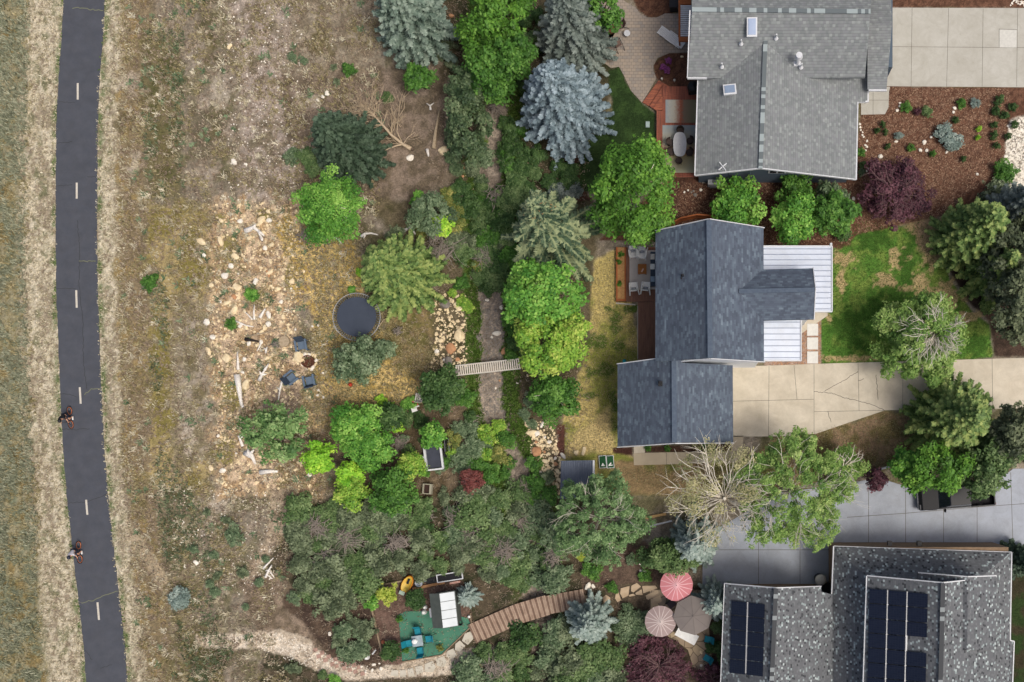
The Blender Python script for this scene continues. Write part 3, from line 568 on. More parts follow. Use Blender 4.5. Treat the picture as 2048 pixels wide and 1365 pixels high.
gt = roof(sh, "dormer_roof", [(1836, 1146, 5.7), (1935, 1154, 6.7), (1935, 1300, 6.7), (1836, 1300, 5.7), (1992, 1152, 5.9), (1992, 1300, 5.9)], [(0, 3, 2, 1), (1, 2, 5, 4)], m_sy)
bars(sh, "rake_trim", [((1836, 1145.5, 5.68), (1935, 1153.5, 6.68)), ((1935, 1153.5, 6.68), (1992, 1151.5, 5.88))], m_trim, .07, .14, parent=gt)
m_tan = mat("tan_stone_wall", S(150, 126, 100), .85, S(128, 106, 84), 5)
def pw(a, b, c, d): return [(WH(a, b).x-sh.location.x, WH(a, b).y-sh.location.y), (WH(c, b).x-sh.location.x, WH(c, b).y-sh.location.y), (WH(c, d).x-sh.location.x, WH(c, d).y-sh.location.y), (WH(a, d).x-sh.location.x, WH(a, d).y-sh.location.y)]
MB().prism(pw(1657, 1085, 1985, 1440), -.3, 2.7).build("wall", m_tan, sh)
MB().prism(pw(1452, 1168, 1630, 1440), -.3, 2.85).build("west_wing_wall", m_tan, sh)
v0 = WH(1742, 1152, 4.6); v1 = WH(1980, 1440, 4.6); MB().box((v0+v1)/2-sh.location+Vector((0, 0, -.3)), (v1.x-v0.x-.5, v0.y-v1.y-.6, 1.6)).build("upper_wall", mat("upper_siding", S(88, 90, 92), .8), sh)
for x in (1779, 1838): MB().box(Wl(sh, (x, 1087, 2.35)), (.3, .35, .3)).build("wall_lamp", m_dark, sh)
# solar panels: each panel a part of the array it is bolted into
m_pv, t, b = _nodes("solar_cells"); b.inputs["Roughness"].default_value = .25; b.inputs["Specular IOR Level"].default_value = .25
tc = t.nodes.new("ShaderNodeTexCoord"); br = t.nodes.new("ShaderNodeTexBrick"); t.links.new(tc.outputs["Object"], br.inputs[0]); br.offset = 0
br.inputs["Scale"].default_value = 1; br.inputs["Brick Width"].default_value = .16; br.inputs["Row Height"].default_value = .16; br.inputs["Mortar Size"].default_value = .006
br.inputs["Color1"].default_value = (.010, .014, .03, 1); br.inputs["Color2"].default_value = (.013, .018, .036, 1); br.inputs["Mortar"].default_value = (.03, .035, .05, 1); t.links.new(br.outputs[0], b.inputs["Base Color"])
def array(label, cols, x0s, rows, ytop, dy, hfun, skip=(), shear=0.0, dyx=0.0):
    r = thing("solar_panel_array", label, "solar panels", WH(x0s[0], ytop, hfun(x0s[0])), 0, "roof solar arrays")
    for c in range(len(x0s)-1):
        for k in range(rows):
            if (c, k) in skip: continue
            xa, xb = x0s[c]+1.2, x0s[c+1]-1.2; ya, yb = ytop+k*dy+1, ytop+(k+1)*dy-1
            sh_ = lambda y: shear*(y-ytop)
            q = [(xa+sh_(ya), ya+dyx*(xa-x0s[0]), hfun(xa)+.14), (xb+sh_(ya), ya+dyx*(xb-x0s[0]), hfun(xb)+.14), (xb+sh_(yb), yb+dyx*(xb-x0s[0]), hfun(xb)+.14), (xa+sh_(yb), yb+dyx*(xa-x0s[0]), hfun(xa)+.14)]
            p0 = WH(*q[0]); vs = [WH(*v)-p0 for v in q]
            o = MB().solid(vs, [(0, 3, 2, 1)], .05).build("panel", m_pv, r); o.location = p0-r.location
    for x in x0s[1:-1]:
        h = hfun(x)+.115; a = WH(x, ytop+dyx*(x-x0s[0]), h); b_ = WH(x+shear*rows*dy, ytop+rows*dy, h); mb = MB(); mb.ribbon([(a-r.location)[:2], (b_-r.location)[:2]], .13, h-r.location.z); mb.build("mounting_rail", m_metal, r)
    ARR.append(r); return r
ARR = []
hl = lambda x: 3.0+(x-1449)/103*2.0; hu = lambda x: 5.0+(x-1733)/153*2.2
array("solar panel array on the west slope of the lower speckled roof, two panels wide", 2, [1462, 1496, 1531], 5, 1201, 29.2, hl, shear=-.028, dyx=.11)
array("larger solar panel array on the upper speckled roof, three panels wide with a gap", 3, [1738, 1776, 1815, 1857], 9, 1177, 29.6, hu, skip=[(2, 3)], shear=-.024, dyx=.09)

for r in [hs, nh, sh]+ARR:
    r.scale.z = ZK; r.location.z *= ZK
# ---------------------------------------------------------------- plants
LEAF = {}
def dull(c, f=.12):
    g = sum(c[:3])/3; return tuple(x*(1-f)+g*f for x in c[:3])+(1,)
def leafmat(key, *cols, transl=.16):
    if key not in LEAF: LEAF[key] = mat_leaf("leaves_"+key, [dull(S(*c, k=.92)) for c in cols], transl)
    return LEAF[key]
leafmat('blue', (70, 88, 96), (118, 140, 148), (168, 188, 196), transl=.1)
leafmat('bluegreen', (66, 86, 72), (112, 134, 118), (158, 176, 158), transl=.1)
leafmat('greyspruce', (70, 84, 78), (110, 124, 116), (150, 162, 152), transl=.1)
leafmat('darkspruce', (40, 58, 42), (66, 88, 66), (96, 118, 92), transl=.1)
leafmat('olivespruce', (60, 88, 38), (110, 142, 68), (172, 188, 98), transl=.12)
leafmat('conespruce', (44, 68, 48), (86, 112, 82), (160, 172, 122), transl=.12)
leafmat('pine', (58, 70, 48), (92, 104, 72), (128, 138, 98), transl=.12)
leafmat('midpine', (70, 112, 52), (116, 156, 84), (166, 194, 120), transl=.15)
leafmat('green', (48, 90, 26), (78, 130, 40), (116, 164, 62))
leafmat('lush', (56, 98, 22), (88, 142, 36), (128, 178, 54))  # lush, fresh, lime, yellowgreen: the lot's highlight is mixed into these leaf greens
leafmat('fresh', (62, 122, 34), (106, 170, 50), (160, 208, 84))
leafmat('lime', (110, 180, 16), (160, 222, 30), (210, 244, 64))
leafmat('yellow', (130, 160, 30), (176, 196, 50), (214, 214, 90))
leafmat('yellowgreen', (92, 146, 34), (144, 190, 48), (200, 216, 88))
leafmat('sage', (72, 96, 62), (108, 132, 92), (152, 170, 128))
leafmat('oak', (66, 80, 52), (102, 118, 82), (146, 160, 118))
leafmat('oakgreen', (60, 90, 44), (94, 124, 66), (138, 162, 100))
leafmat('willow', (54, 78, 48), (86, 110, 70), (126, 144, 100))
leafmat('birch', (78, 120, 44), (126, 164, 68), (176, 200, 108))
leafmat('feather', (66, 100, 52), (106, 142, 82), (152, 182, 118))
leafmat('purple', (62, 34, 44), (98, 56, 68), (130, 84, 94))
leafmat('maroon', (84, 40, 38), (124, 62, 56), (150, 90, 80))
leafmat('darkgreen', (42, 74, 30), (66, 100, 46), (100, 132, 68))
leafmat('autumn', (92, 112, 44), (136, 144, 62), (186, 176, 90))
leafmat('silver', (100, 122, 112), (140, 160, 150), (176, 192, 180), transl=.1)
leafmat('straw', (128, 138, 84), (176, 172, 116), (210, 200, 150))
leafmat('flower', (120, 50, 120), (160, 70, 150), (190, 110, 170))
m_bark = mat("bark", S(120, 104, 88), .9, S(92, 80, 68), 8, .3)
m_birchbark = mat("pale_bark", S(240, 234, 220, .95), .7, S(190, 180, 160), 7)
m_greybark = mat("grey_bark", S(168, 158, 146), .8, S(140, 130, 120), 7)
m_purplebark = mat("purple_bark", S(132, 104, 104), .8, S(104, 80, 80), 7)
R = np.random.default_rng(11)

def quads(c, u, v):
    """diamond leaves: centres c, half axes u, v (n,3)"""
    n = len(c); V = np.stack([c-u, c-v*.9-u*.1, c+u, c+v*.9-u*.1], 1).reshape(-1, 3)
    return V, np.arange(4*n).reshape(n, 4)
def frames(nrm):
    a = np.cross(nrm, np.array([0, 0, 1.0])+R.normal(0, .01, nrm.shape)); a /= np.linalg.norm(a, axis=1, keepdims=True)+1e-9
    b = np.cross(nrm, a); t = R.uniform(0, 2*np.pi, (len(nrm), 1)); return a*np.cos(t)+b*np.sin(t), -a*np.sin(t)+b*np.cos(t)
def unit(v): return v/(np.linalg.norm(v, axis=-1, keepdims=True)+1e-9)
def crown_broad(Rx, Ry, Rz, leaf=.2, dens=1.0, clump=.16, lobes=5, low=-.35, gap=.0, rag=.22):
    """leaf clumps spread over an uneven dome; centre at origin"""
    r0 = (Rx+Ry)/2; rc = max(.22, clump*r0+.12)
    nc = int(3.6*(r0/rc)**2*1.15)+8
    d = unit(R.normal(size=(nc*3, 3))); d = d[d[:, 2] > low][:nc]
    ang = np.arctan2(d[:, 1], d[:, 0]); ph = R.uniform(0, 6.28, 4)
    ro = 1+rag*(.5*np.sin(lobes*ang+ph[0])+.35*np.sin((lobes*2+1)*ang+ph[1]+d[:, 2]*3)+.3*np.sin(3*d[:, 2]*3+ph[2]))
    rad = ro*R.uniform(.55, .98, len(d))**.6
    cc = d*rad[:, None]*np.array([Rx-rc*.7, Ry-rc*.7, Rz-rc*.5])
    cr = rc*R.choice([.45, .7, 1, 1.45], len(cc), p=[.3, .3, .25, .15])*R.uniform(.85, 1.15, len(cc))
    if gap > 0:
        k = R.random(len(cc)) > gap; cc, cr = cc[k], cr[k]
    nl = np.maximum(6, (dens*2.6*3.14*cr**2/(leaf**2*.5))).astype(int)
    ci = np.repeat(np.arange(len(cc)), nl)
    e = unit(R.normal(size=(len(ci), 3))); e[:, 2] = np.where(e[:, 2] < -.3, -e[:, 2], e[:, 2])
    sp = np.array([1, 1, .75])
    stk = 1+.35*np.maximum(0, np.sin(e[:, 0]*7+ci)*np.cos(e[:, 1]*7+ci*2))
    p = cc[ci]+e*(cr[ci]*R.uniform(.55, 1.12, len(ci))*stk)[:, None]*sp
    n = unit(e*.8+np.array([0, 0, .75])+R.normal(0, .45, e.shape))
    u, v = frames(n); s = leaf*R.uniform(.45, 1.35, (len(ci), 1))
    ct = R.normal(.46, .2, len(cc)); tint = ct[ci]+R.normal(0, .19, len(ci))
    V, F = quads(p, u*s*.62, v*s*.42)
    return V, F, np.repeat(tint, 4), cc
def crown_spruce(Rm, h, dens=1.0, droop=.18, tw=.34, up=.25, tipfan=0.0, base=.06, pw=.85, fat=.10, spine=.1, zk=1.0, nbk=1.0):
    """whorled boughs with side sprays; base at z=0"""
    P = []; U = []; Vv = []; T = []
    z = h*base; k = 0
    while z < h-.15:
        f = 1-z/h; L = Rm*(f**pw)*1.0+.12
        nb = max(5, int((5+L*3.0*dens)*nbk)); a0 = R.uniform(0, 6.28)
        for i in range(nb):
            a = a0+2*math.pi*i/nb+R.normal(0, .12); Lb = L*R.choice([1, 1, .86, .7])*R.uniform(.85, 1.12); dirv = np.array([math.cos(a), math.sin(a), 0])
            side = np.array([-math.sin(a), math.cos(a), 0]); bt = R.normal(.46, .17)
            ns = max(3, int(Lb/.15*dens)); s = np.linspace(.12 if Lb > 1 else .05, 1, ns)
            zz = z+Lb*(up*.5*s - (droop+up*.3)*s**1.8 + .12*s**6)+R.normal(0, .02, ns)
            pos = dirv*(s*Lb)[:, None]; pos[:, 2] += zz
            wdt = tw*(1.1-.55*s)*(.6+.5*min(1, Lb/2))*(np.sin(np.clip(s, 0, 1)*2.4)+.25)
            for sg in (-1, 1):
                dv = unit(dirv*R.uniform(.45, .9, (ns, 1))+side*sg+np.array([0, 0, 1])*R.normal(.08, .34, (ns, 1)))
                c = pos+dv*(wdt*.5)[:, None]
                P.append(c); U.append(dv*(wdt*.62)[:, None]); wv = unit(np.cross(dv, np.array([0, 0, 1.0])+R.normal(0, .35, dv.shape))); Vv.append(wv*fat*R.uniform(.7, 1.3, (ns, 1))); T.append(bt+R.normal(0, .2, ns)+.3*(s-.6))
            dv = np.repeat(dirv[None], ns, 0)+np.array([0, 0, 1])*R.normal(0, .15, (ns, 1))
            P.append(pos+np.array([0, 0, .03])); U.append(dv*.16); Vv.append(side[None]*fat*R.uniform(.8, 1.4, (ns, 1))+0*dv); T.append(bt+spine+R.normal(0, .1, ns)+.15*(s-.5))
        z += max(.13, .30*(h/9)**.5*(.55+.6*f)/dens**.5)*zk; k += 1
    P, U, Vv, T = np.concatenate(P), np.concatenate(U), np.concatenate(Vv), np.concatenate(T)
    V, F = quads(P, U, Vv); return V, F, np.repeat(T, 4)
def limbs(mb, base, tip_pts, r0, r1=.02, sag=.0, n=5, seg=4, wobf=.12):
    for tp in tip_pts:
        b = Vector(base); tpv = Vector(tp); L = (tpv-b).length; pts = []; rs = []
        off = Vector(R.normal(0, wobf*L*.5, 3))
        for i in range(seg+1):
            s = i/seg; p = b.lerp(tpv, s)+off*math.sin(math.pi*s)*.5+Vector((0, 0, 1))*L*.12*math.sin(math.pi*s)
            pts.append(p); rs.append(r0*(1-s)+r1*s)
        mb.tube(pts, rs, n)
    return mb
def sparse_fan(h0, spread, height, n, r0, forks=3, bend=.3):
    """bare boughs seen from above: list of (points, radii)"""
    out = []
    for i in range(n):
        a = 2*math.pi*i/n+R.normal(0, .2); L = spread*R.uniform(.6, 1.1); top = h0+height*R.uniform(.35, .95)
        pts = []; c = R.normal(0, bend)
        for k in range(7):
            s = k/6; aa = a+c*s*s+.15*math.sin(5*s+i); pts.append(Vector((math.cos(aa)*L*s**.85, math.sin(aa)*L*s**.85, h0+(top-h0)*(s**.8)*1.0+R.normal(0, .04))))
        out.append((pts, [r0*(1-.85*k/6) for k in range(7)]))
        for f in range(forks):
            j = int(R.integers(1, 5)); p = pts[j]; aa = a+R.choice([-1, 1])*R.uniform(.35, .9); l2 = L*R.uniform(.2, .45); q = []
            for k in range(5): s = k/4; q.append(p+Vector((math.cos(aa+.3*s)*l2*s, math.sin(aa+.3*s)*l2*s, l2*.35*s+R.normal(0, .03))))
            out.append((q, [r0*.45*(1-.8*k/4) for k in range(5)]))
            p = q[2]; aa += R.choice([-1, 1])*.6; q2 = [p+Vector((math.cos(aa)*l2*.5*s, math.sin(aa)*l2*.5*s, l2*.2*s)) for s in (0, .5, 1)]
            out.append((q2, [r0*.22, r0*.16, r0*.08]))
    return out
def place(cx, cy, hm): return W(cx, cy, hm)
ALL = []
def broad(cx, cy, r, h, key, name, label, cat="tree", ry=None, leaf=.2, dens=1.0, bark=None, group=None, gap=0.0, clump=.16, rag=.32, limbsn=9, low=-.35, poke=0, zf=.62):
    """round crowned tree; (cx, cy, r) the crown as seen, px"""
    hm = h*zf; kk = (HC-hm)/HC/PPM; Rx = r*kk; Ry = (ry or r)*kk; Rz = h-hm
    p = W(cx, cy, hm); g = height(np.array([NX+p.x*PPM]), np.array([NY-p.y*PPM]))[0]; p.z = 0
    root = thing(name, label, cat, (p.x, p.y, float(g)), 0, group)
    V, F, T, cc = crown_broad(Rx, Ry, Rz, leaf, dens, clump, low=low, gap=gap, rag=rag)
    V[:, 2] += hm; mesh_np("crown", V, F, LEAF[key], root, T)
    mb = MB(); tr = max(.05, h*.022); th = hm*.7
    mb.tube([(0, 0, -.1), (0, 0, th*.5), (.05, .03, th), (0, 0, hm)], [tr*1.5, tr*1.1, tr*.9, tr*.5], 8)
    pick = cc[R.permutation(len(cc))[:limbsn]]; limbs(mb, (0, 0, th*.8), [tuple(np.array(q)*.95+np.array([0, 0, hm])) for q in pick], tr*.5)
    if poke:
        pick = cc[R.permutation(len(cc))[:poke]]; limbs(mb, (0, 0, hm), [tuple(np.array(q)*1.12+np.array([0, 0, hm+.35])) for q in pick], tr*.35, .012)
    mb.build("trunk", bark or m_bark, root, smooth=True); return root
def spruce(cx, cy, r, h, key, label, dens=1.0, name="spruce_tree", cat="tree", tw=.34, fat=.10, up=.25, droop=.18, pw=.85, spine=.1, zk=1.0, nbk=1.0):
    hm = h*.28; kk = (HC-hm)/HC/PPM; Rm = r*kk; p = W(cx, cy, hm)
    root = thing(name, label, cat, (p.x, p.y, gz(NX+p.x*PPM, NY-p.y*PPM)))
    V, F, T = crown_spruce(Rm, h, dens, tw=tw, fat=fat, up=up, droop=droop, pw=pw, spine=spine, zk=zk, nbk=nbk)
    mesh_np("crown", V, F, LEAF[key], root, T)
    MB().tube([(0, 0, -.1), (0, 0, h*.5), (0, 0, h*.97)], [h*.02, h*.012, .015], 7).build("trunk", m_bark, root, smooth=True); return root
def fan_tree(cx, cy, r, h, key, label, name="birch_tree", n=16, r0=.07, leafy=1.0, leaf=.15, bark=None, forks=3, apex=None, gap=.35, clump=.10, crown_low=-.5, bend=.3, star=.9, lenk=1.02):
    """pale boughs spreading from a centre over thin foliage"""
    hm = h*.62; kk = (HC-hm)/HC/PPM; Rr = r*kk; p = W(cx, cy, hm)
    ax, ay = apex if apex else (cx, cy); pa = W(ax, ay, h*.75)
    root = thing(name, label, "tree", (pa.x, pa.y, gz(NX+pa.x*PPM, NY-pa.y*PPM)))
    off = p-pa
    if leafy:
        V, F, T, cc = crown_broad(Rr, Rr, h-hm, leaf, leafy, clump, gap=gap, low=crown_low, rag=.3)
        V[:, 2] *= .8; V += np.array([off.x, off.y, hm-star]); mesh_np("crown", V, F, LEAF[key], root, T)
    mb = MB(); mb.tube([(0, 0, -.1), (0.05, 0, h*.35), (0, 0, h*.62)], [h*.018, h*.015, h*.012], 8)
    for pts, rs in sparse_fan(h*.55, Rr*lenk, h*.42, n, r0, forks, bend):
        k = [Vector((q.x+off.x*min(1, math.hypot(q.x, q.y)/Rr), q.y+off.y*min(1, math.hypot(q.x, q.y)/Rr), q.z)) for q in pts]; mb.tube(k, rs, 5)
    mb.build("branches", bark or m_birchbark, root, smooth=True); return root

# --- conifers
spruce(824, 42, 88, 10, 'bluegreen', "large blue-green spruce at the top edge beside the dry meadow", 1.15, tw=.36)
spruce(1148, 66, 88, 9.5, 'greyspruce', "grey-green spruce at the top between the lush green tree and the paver patio", 1.1)
spruce(1126, 214, 100, 9.5, 'blue', "silvery blue spruce left of the dark green lawn", 1.25, tw=.34, fat=.11, pw=.7)
spruce(694, 292, 82, 8, 'darkspruce', "dark green spruce beside the bare fallen tree", 1.15, tw=.34)
spruce(800, 548, 94, 8.5, 'olivespruce', "olive spruce with yellow-green tips beside the trampoline", 1.15, tw=.34)
spruce(1104, 466, 120, 12.5, 'conespruce', "tall spruce with star-shaped top full of tan cones, left of the pointed lawn strip", 1.2, tw=.42, fat=.10, droop=.34, up=.15, pw=.95, spine=.45, zk=2.7, nbk=.62)
TS = bpy.data.objects['spruce_tree.%03d' % 5] if 'spruce_tree.005' in bpy.data.objects else None
mb = MB()
for i in range(90):
    a = R.uniform(0, 6.28); z = 12*R.uniform(.72, .97); rr_ = 3.9*(1-z/12)*R.uniform(.4, 1.05)+.05; mb.tube([(math.cos(a)*rr_, math.sin(a)*rr_, z+.12), (math.cos(a)*(rr_+.04), math.sin(a)*(rr_+.04), z-.06)], [.035, .02], 5)
mb.build('cones', mat('tan_cones', S(190, 152, 104), .8), TS)
spruce(1388, 1084, 60, 7.5, 'silver', "small silver-blue spruce above the pink parasol", 1.1, tw=.3)
spruce(1180, 1244, 54, 5.5, 'silver', "silver-blue spruce at the right end of the boardwalk", 1.1, tw=.3)
spruce(1946, 470, 82, 9, 'olivespruce', "olive green conifer on the right side of the patchy front lawn", 1.15, tw=.36, pw=.7)
spruce(2030, 430, 72, 9, 'greyspruce', "grey-green spruce at the right edge behind the olive conifer", 1.1)
spruce(1906, 838, 98, 10, 'olivespruce', "broad yellow-tipped spruce overhanging the lower side of the tan driveway", 1.2, tw=.38)
spruce(936, 1192, 24, 2.2, 'silver', "little silver-blue conifer right of the shed with white roof panels", 1.6, tw=.2, fat=.07)
spruce(1432, 1202, 44, 5, 'silver', "silvery juniper leaning over the solar roof corner", 1.1, tw=.26, name="juniper_tree")
spruce(2036, 1120, 40, 6, 'darkspruce', "dark conifer at the right edge beside the speckled roof", 1.1)
spruce(1475, 1050+270, 0.1+0, .5, 'darkspruce', "tiny", 1) if False else None
# --- broad trees
broad(1008, 20, 62, 8.5, 'lush', "ash_tree", "tall lush green tree at the top edge between the two grey-green spruces", leaf=.22, ry=66)
broad(962, 70, 46, 7, 'lush', "ash_tree", "green tree in the top row, left of the other lush ones", leaf=.2, ry=60)
broad(1030, 120, 46, 7, 'green', "ash_tree", "deeper green tree squeezed left of the silvery blue spruce", leaf=.2, ry=50)
broad(984, 150, 52, 7, 'green', "ash_tree", "green tree standing lowest of the lush group at the top", leaf=.2, ry=54)
broad(935, 175, 42, 5, 'willow', "willow_tree", "grey-green willow left of the lush green trees")
broad(935, 250, 46, 5, 'willow', "willow_tree", "grey-green willow along the upper dry creek bed", ry=66)
broad(838, 160, 30, 3, 'green', "serviceberry_tree", "small flat green tree just under the blue-green spruce")
broad(1200, 14, 48, 6.5, 'green', "maple_tree", "green tree overhanging the firepit chairs at the top")
broad(1268, 388, 92, 9.5, 'lush', "aspen_tree", "big bright green tree overhanging the deck with white chairs", leaf=.2, dens=1.0, rag=.2, ry=108, poke=9, bark=m_birchbark)
broad(1090, 592, 86, 8.5, 'fresh', "cottonwood_tree", "fresh green cottonwood left of the back lawn, above the yellow-green one", leaf=.22, ry=70)
broad(1100, 686, 74, 7.5, 'yellowgreen', "cottonwood_tree", "yellow-green cottonwood at the right end of the slatted footbridge", leaf=.2)
broad(1108, 792, 48, 5, 'green', "cottonwood_tree", "smaller mid-green tree below the yellow-green cottonwood", leaf=.18, poke=5, bark=m_birchbark)
broad(884, 780, 46, 4.5, 'darkgreen', "plum_tree", "round deep green tree just left of the footbridge", leaf=.18)
broad(664, 415, 70, 6.5, 'fresh', "aspen_tree", "soft bright green tree below the dark spruce in the meadow", leaf=.14, poke=8, bark=m_birchbark, dens=.8)
broad(712, 722, 46, 3.6, 'sage', "hawthorn_tree", "sage green bushy tree right below the trampoline", leaf=.18, clump=.2)
broad(768, 702, 24, 2.4, 'sage', "hawthorn_tree", "small sage bush touching the tree below the trampoline", leaf=.16)
broad(548, 866, 62, 5, 'midpine', "pine_tree", "round pine with yellowish left side standing alone on the stony slope", leaf=.2, clump=.12, gap=.22, rag=.5, ry=58)
broad(712, 855, 50, 4, 'fresh', "chokecherry_tree", "bright green tree, uppermost of the grove in the lower middle of the yard", leaf=.18)
broad(744, 896, 42, 4, 'fresh', "chokecherry_tree", "bright green tree in the middle of the grove left of the dark trailer", leaf=.18)
broad(640, 916, 32, 3.4, 'lime', "sumac_tree", "round lime green tree, leftmost of the grove", leaf=.17)
broad(700, 950, 30, 3, 'lime', "sumac_tree", "lime green tree in the lower row of the grove, touching the lime tree below it", leaf=.17)
broad(702, 980, 34, 3, 'yellowgreen', "sumac_tree", "yellow-green tree, lowest of the grove", leaf=.17)
broad(784, 982, 48, 4.2, 'green', "maple_tree", "dense green tree below the trailer and left of the wooden planter box", leaf=.18)
broad(826, 932, 28, 3, 'yellowgreen', "plum_tree", "round smooth olive-green tree touching the trailer", leaf=.13)
broad(780, 834, 30, 2.6, 'darkgreen', "chokecherry_tree", "dark green bush left of the pink toy chair", leaf=.18)
broad(866, 872, 28, 3, 'fresh', "elder_tree", "light green bush overhanging the top of the trailer", leaf=.18, gap=.2)
broad(865, 430, 46, 3.6, 'sage', "elder_tree", "loose grey-green bush with bright shoots above the olive spruce", leaf=.17, gap=.3)
broad(888, 452, 22, 3, 'lime', "elder_tree", "small vivid lime bush beside the loose grey-green bush", leaf=.16)
broad(843, 408, 18, 2.6, 'fresh', "elder_tree", "small fresh green bush, uppermost above the vivid lime bush", leaf=.16)
broad(1472, 410, 50, 3.4, 'fresh', "lilac_tree", "round green tree in the mulch above the middle house ridge", leaf=.2)
broad(1590, 440, 48, 4.5, 'fresh', "maple_tree", "green tree in the mulch above the ribbed porch roof", leaf=.19, gap=.12)
broad(1668, 428, 46, 4.5, 'green', "maple_tree", "darker green tree right of the one above the ribbed porch roof", leaf=.19)
broad(1662, 390, 30, 3, 'sage', "lilac_tree", "grey-green shrub by the right end of the blue-grey wall", leaf=.17)
broad(1592, 378, 40, 2.4, 'green', "sumac_tree", "feathery green sumac under the small gable window", leaf=.18, gap=.4, clump=.12, rag=.5)
broad(1688, 470, 16, 1.2, 'darkgreen', "boxwood_bush", "dark round boxwood at the corner of the front lawn", cat="bush", leaf=.12)
broad(2036, 585, 68, 8, 'pine', "pine_tree", "dull green pine at the right edge above the end of the driveway", leaf=.22, poke=8, bark=m_greybark)
broad(2030, 500, 66, 8, 'pine', "pine_tree", "dull green pine at the right edge between two conifers", leaf=.22)
broad(2034, 868, 60, 8, 'pine', "pine_tree", "grey olive pine at the right edge below the driveway", leaf=.22, poke=6, bark=m_greybark)
broad(1990, 905, 46, 6.5, 'oakgreen', "elm_tree", "olive tree right of the yellow-tipped spruce at the driveway's lower side", leaf=.2)
spruce(1985, 540, 62, 8, 'olivespruce', "smaller olive conifer below the big one beside the front lawn", 1.1, tw=.34)
broad(2035, 650, 44, 6, 'pine', "pine_tree", "dull green pine just above the right end of the tan driveway", leaf=.2)
broad(1868, 940, 72, 7.5, 'lush', "elm_tree", "green elm overhanging the black pickup", leaf=.2, ry=50)
broad(1815, 935, 38, 5.5, 'fresh', "elm_tree", "brighter green tree at the right end of the white fence", leaf=.19)
broad(1960, 950, 50, 7, 'oakgreen', "elm_tree", "darker olive tree over the tailgate of the black pickup", leaf=.2)
broad(1340, 1112, 58, 4, 'oakgreen', "yew_tree", "dark olive tree partly covering the pink parasol", leaf=.17, ry=42)
broad(1250, 1060, 28, 3, 'sage', "elder_tree", "thin grey-green bush over the mulch bed", leaf=.15, gap=.3)
broad(1748, 962, 22, 3.2, 'purple', "plum_bush", "dark purple bush at the white fence", cat="bush", leaf=.16, gap=.2)
broad(945, 960, 22, 1.8, 'maroon', "barberry_bush", "dark red spiky bush below the yellowish shrubs", cat="bush", leaf=.15, gap=.3, poke=10, bark=m_purplebark)
broad(776, 1188, 22, 1.8, 'yellow', "currant_bush", "yellow-green bush inside the timber edged garden", cat="bush", leaf=.14, rag=.7, gap=.4, clump=.12)
broad(744, 1206, 16, 1.2, 'fresh', "vine", "trailing green vine crossing the garden timber", cat="plant", leaf=.14, rag=.5, gap=.3)
broad(830, 1200, 20, 1.4, 'darkgreen', "juniper_bush", "dark round juniper above the teal patio", cat="bush", leaf=.13)
broad(782, 1304, 20, 1.4, 'darkgreen', "juniper_bush", "dark round juniper in the lowest corner of the timber edged garden", cat="bush", leaf=.13)
broad(1270, 1255, 42, .55, 'sage', "creeping_juniper", "flat grey-green groundcover juniper left of the beige parasol", cat="bush", leaf=.14, low=0)
broad(1395, 1290, 1, .1, 'sage', "x", "x") if False else None
# --- pale branched trees
fan_tree(1848, 672, 92, 8.5, 'birch', "birch with a star of white bare boughs on the front lawn", n=34, r0=.05, forks=6, apex=(1884, 655), leaf=.16, leafy=1.1, gap=.1, star=1.5, bend=.14, lenk=.72)
fan_tree(1436, 985, 112, 10.5, 'straw', "nearly leafless tree with long pale boughs below the garage", n=44, r0=.05, leafy=.35, apex=(1450, 1000), gap=.72, forks=4, leaf=.11, star=.9, name="poplar_tree", bend=.15)
fan_tree(1585, 985, 118, 10.5, 'birch', "large thin-leaved green birch between the tan driveway and the grey one", n=26, r0=.04, forks=4, leaf=.12, leafy=.75, gap=.15, clump=.035, star=.6, bend=.15)
fan_tree(1196, 1038, 92, 8.5, 'feather', "grey-green tree with pale wavy boughs below the small slate-roofed shed", n=18, r0=.03, forks=4, leaf=.13, leafy=.9, gap=.14, clump=.045, star=.4, bend=.15)
fan_tree(1690, 938, 46, 5, 'birch', "small half-bare birch beside the white fence", n=15, r0=.06, leafy=.8, gap=.4, leaf=.14, apex=(1688, 938), star=1.2)
fan_tree(1794, 380, 72, 4, 'purple', "wide purple-leaved bush with grey twigs in the mulch garden", name="smoke_bush", n=20, r0=.04, leafy=.8, gap=.2, leaf=.16, bark=m_purplebark, forks=4)
fan_tree(1318, 1335, 66, 2.6, 'purple', "purple smoke bush with bare brown twigs at the bottom edge", name="smoke_bush", n=20, r0=.03, leafy=.6, gap=.25, leaf=.15, bark=m_purplebark, forks=4)
fan_tree(1425, 1362, 34, 2.4, 'purple', "smaller purple bush at the bottom edge left of the solar roof", name="smoke_bush", n=14, r0=.025, leafy=.6, gap=.25, leaf=.15, bark=m_purplebark)
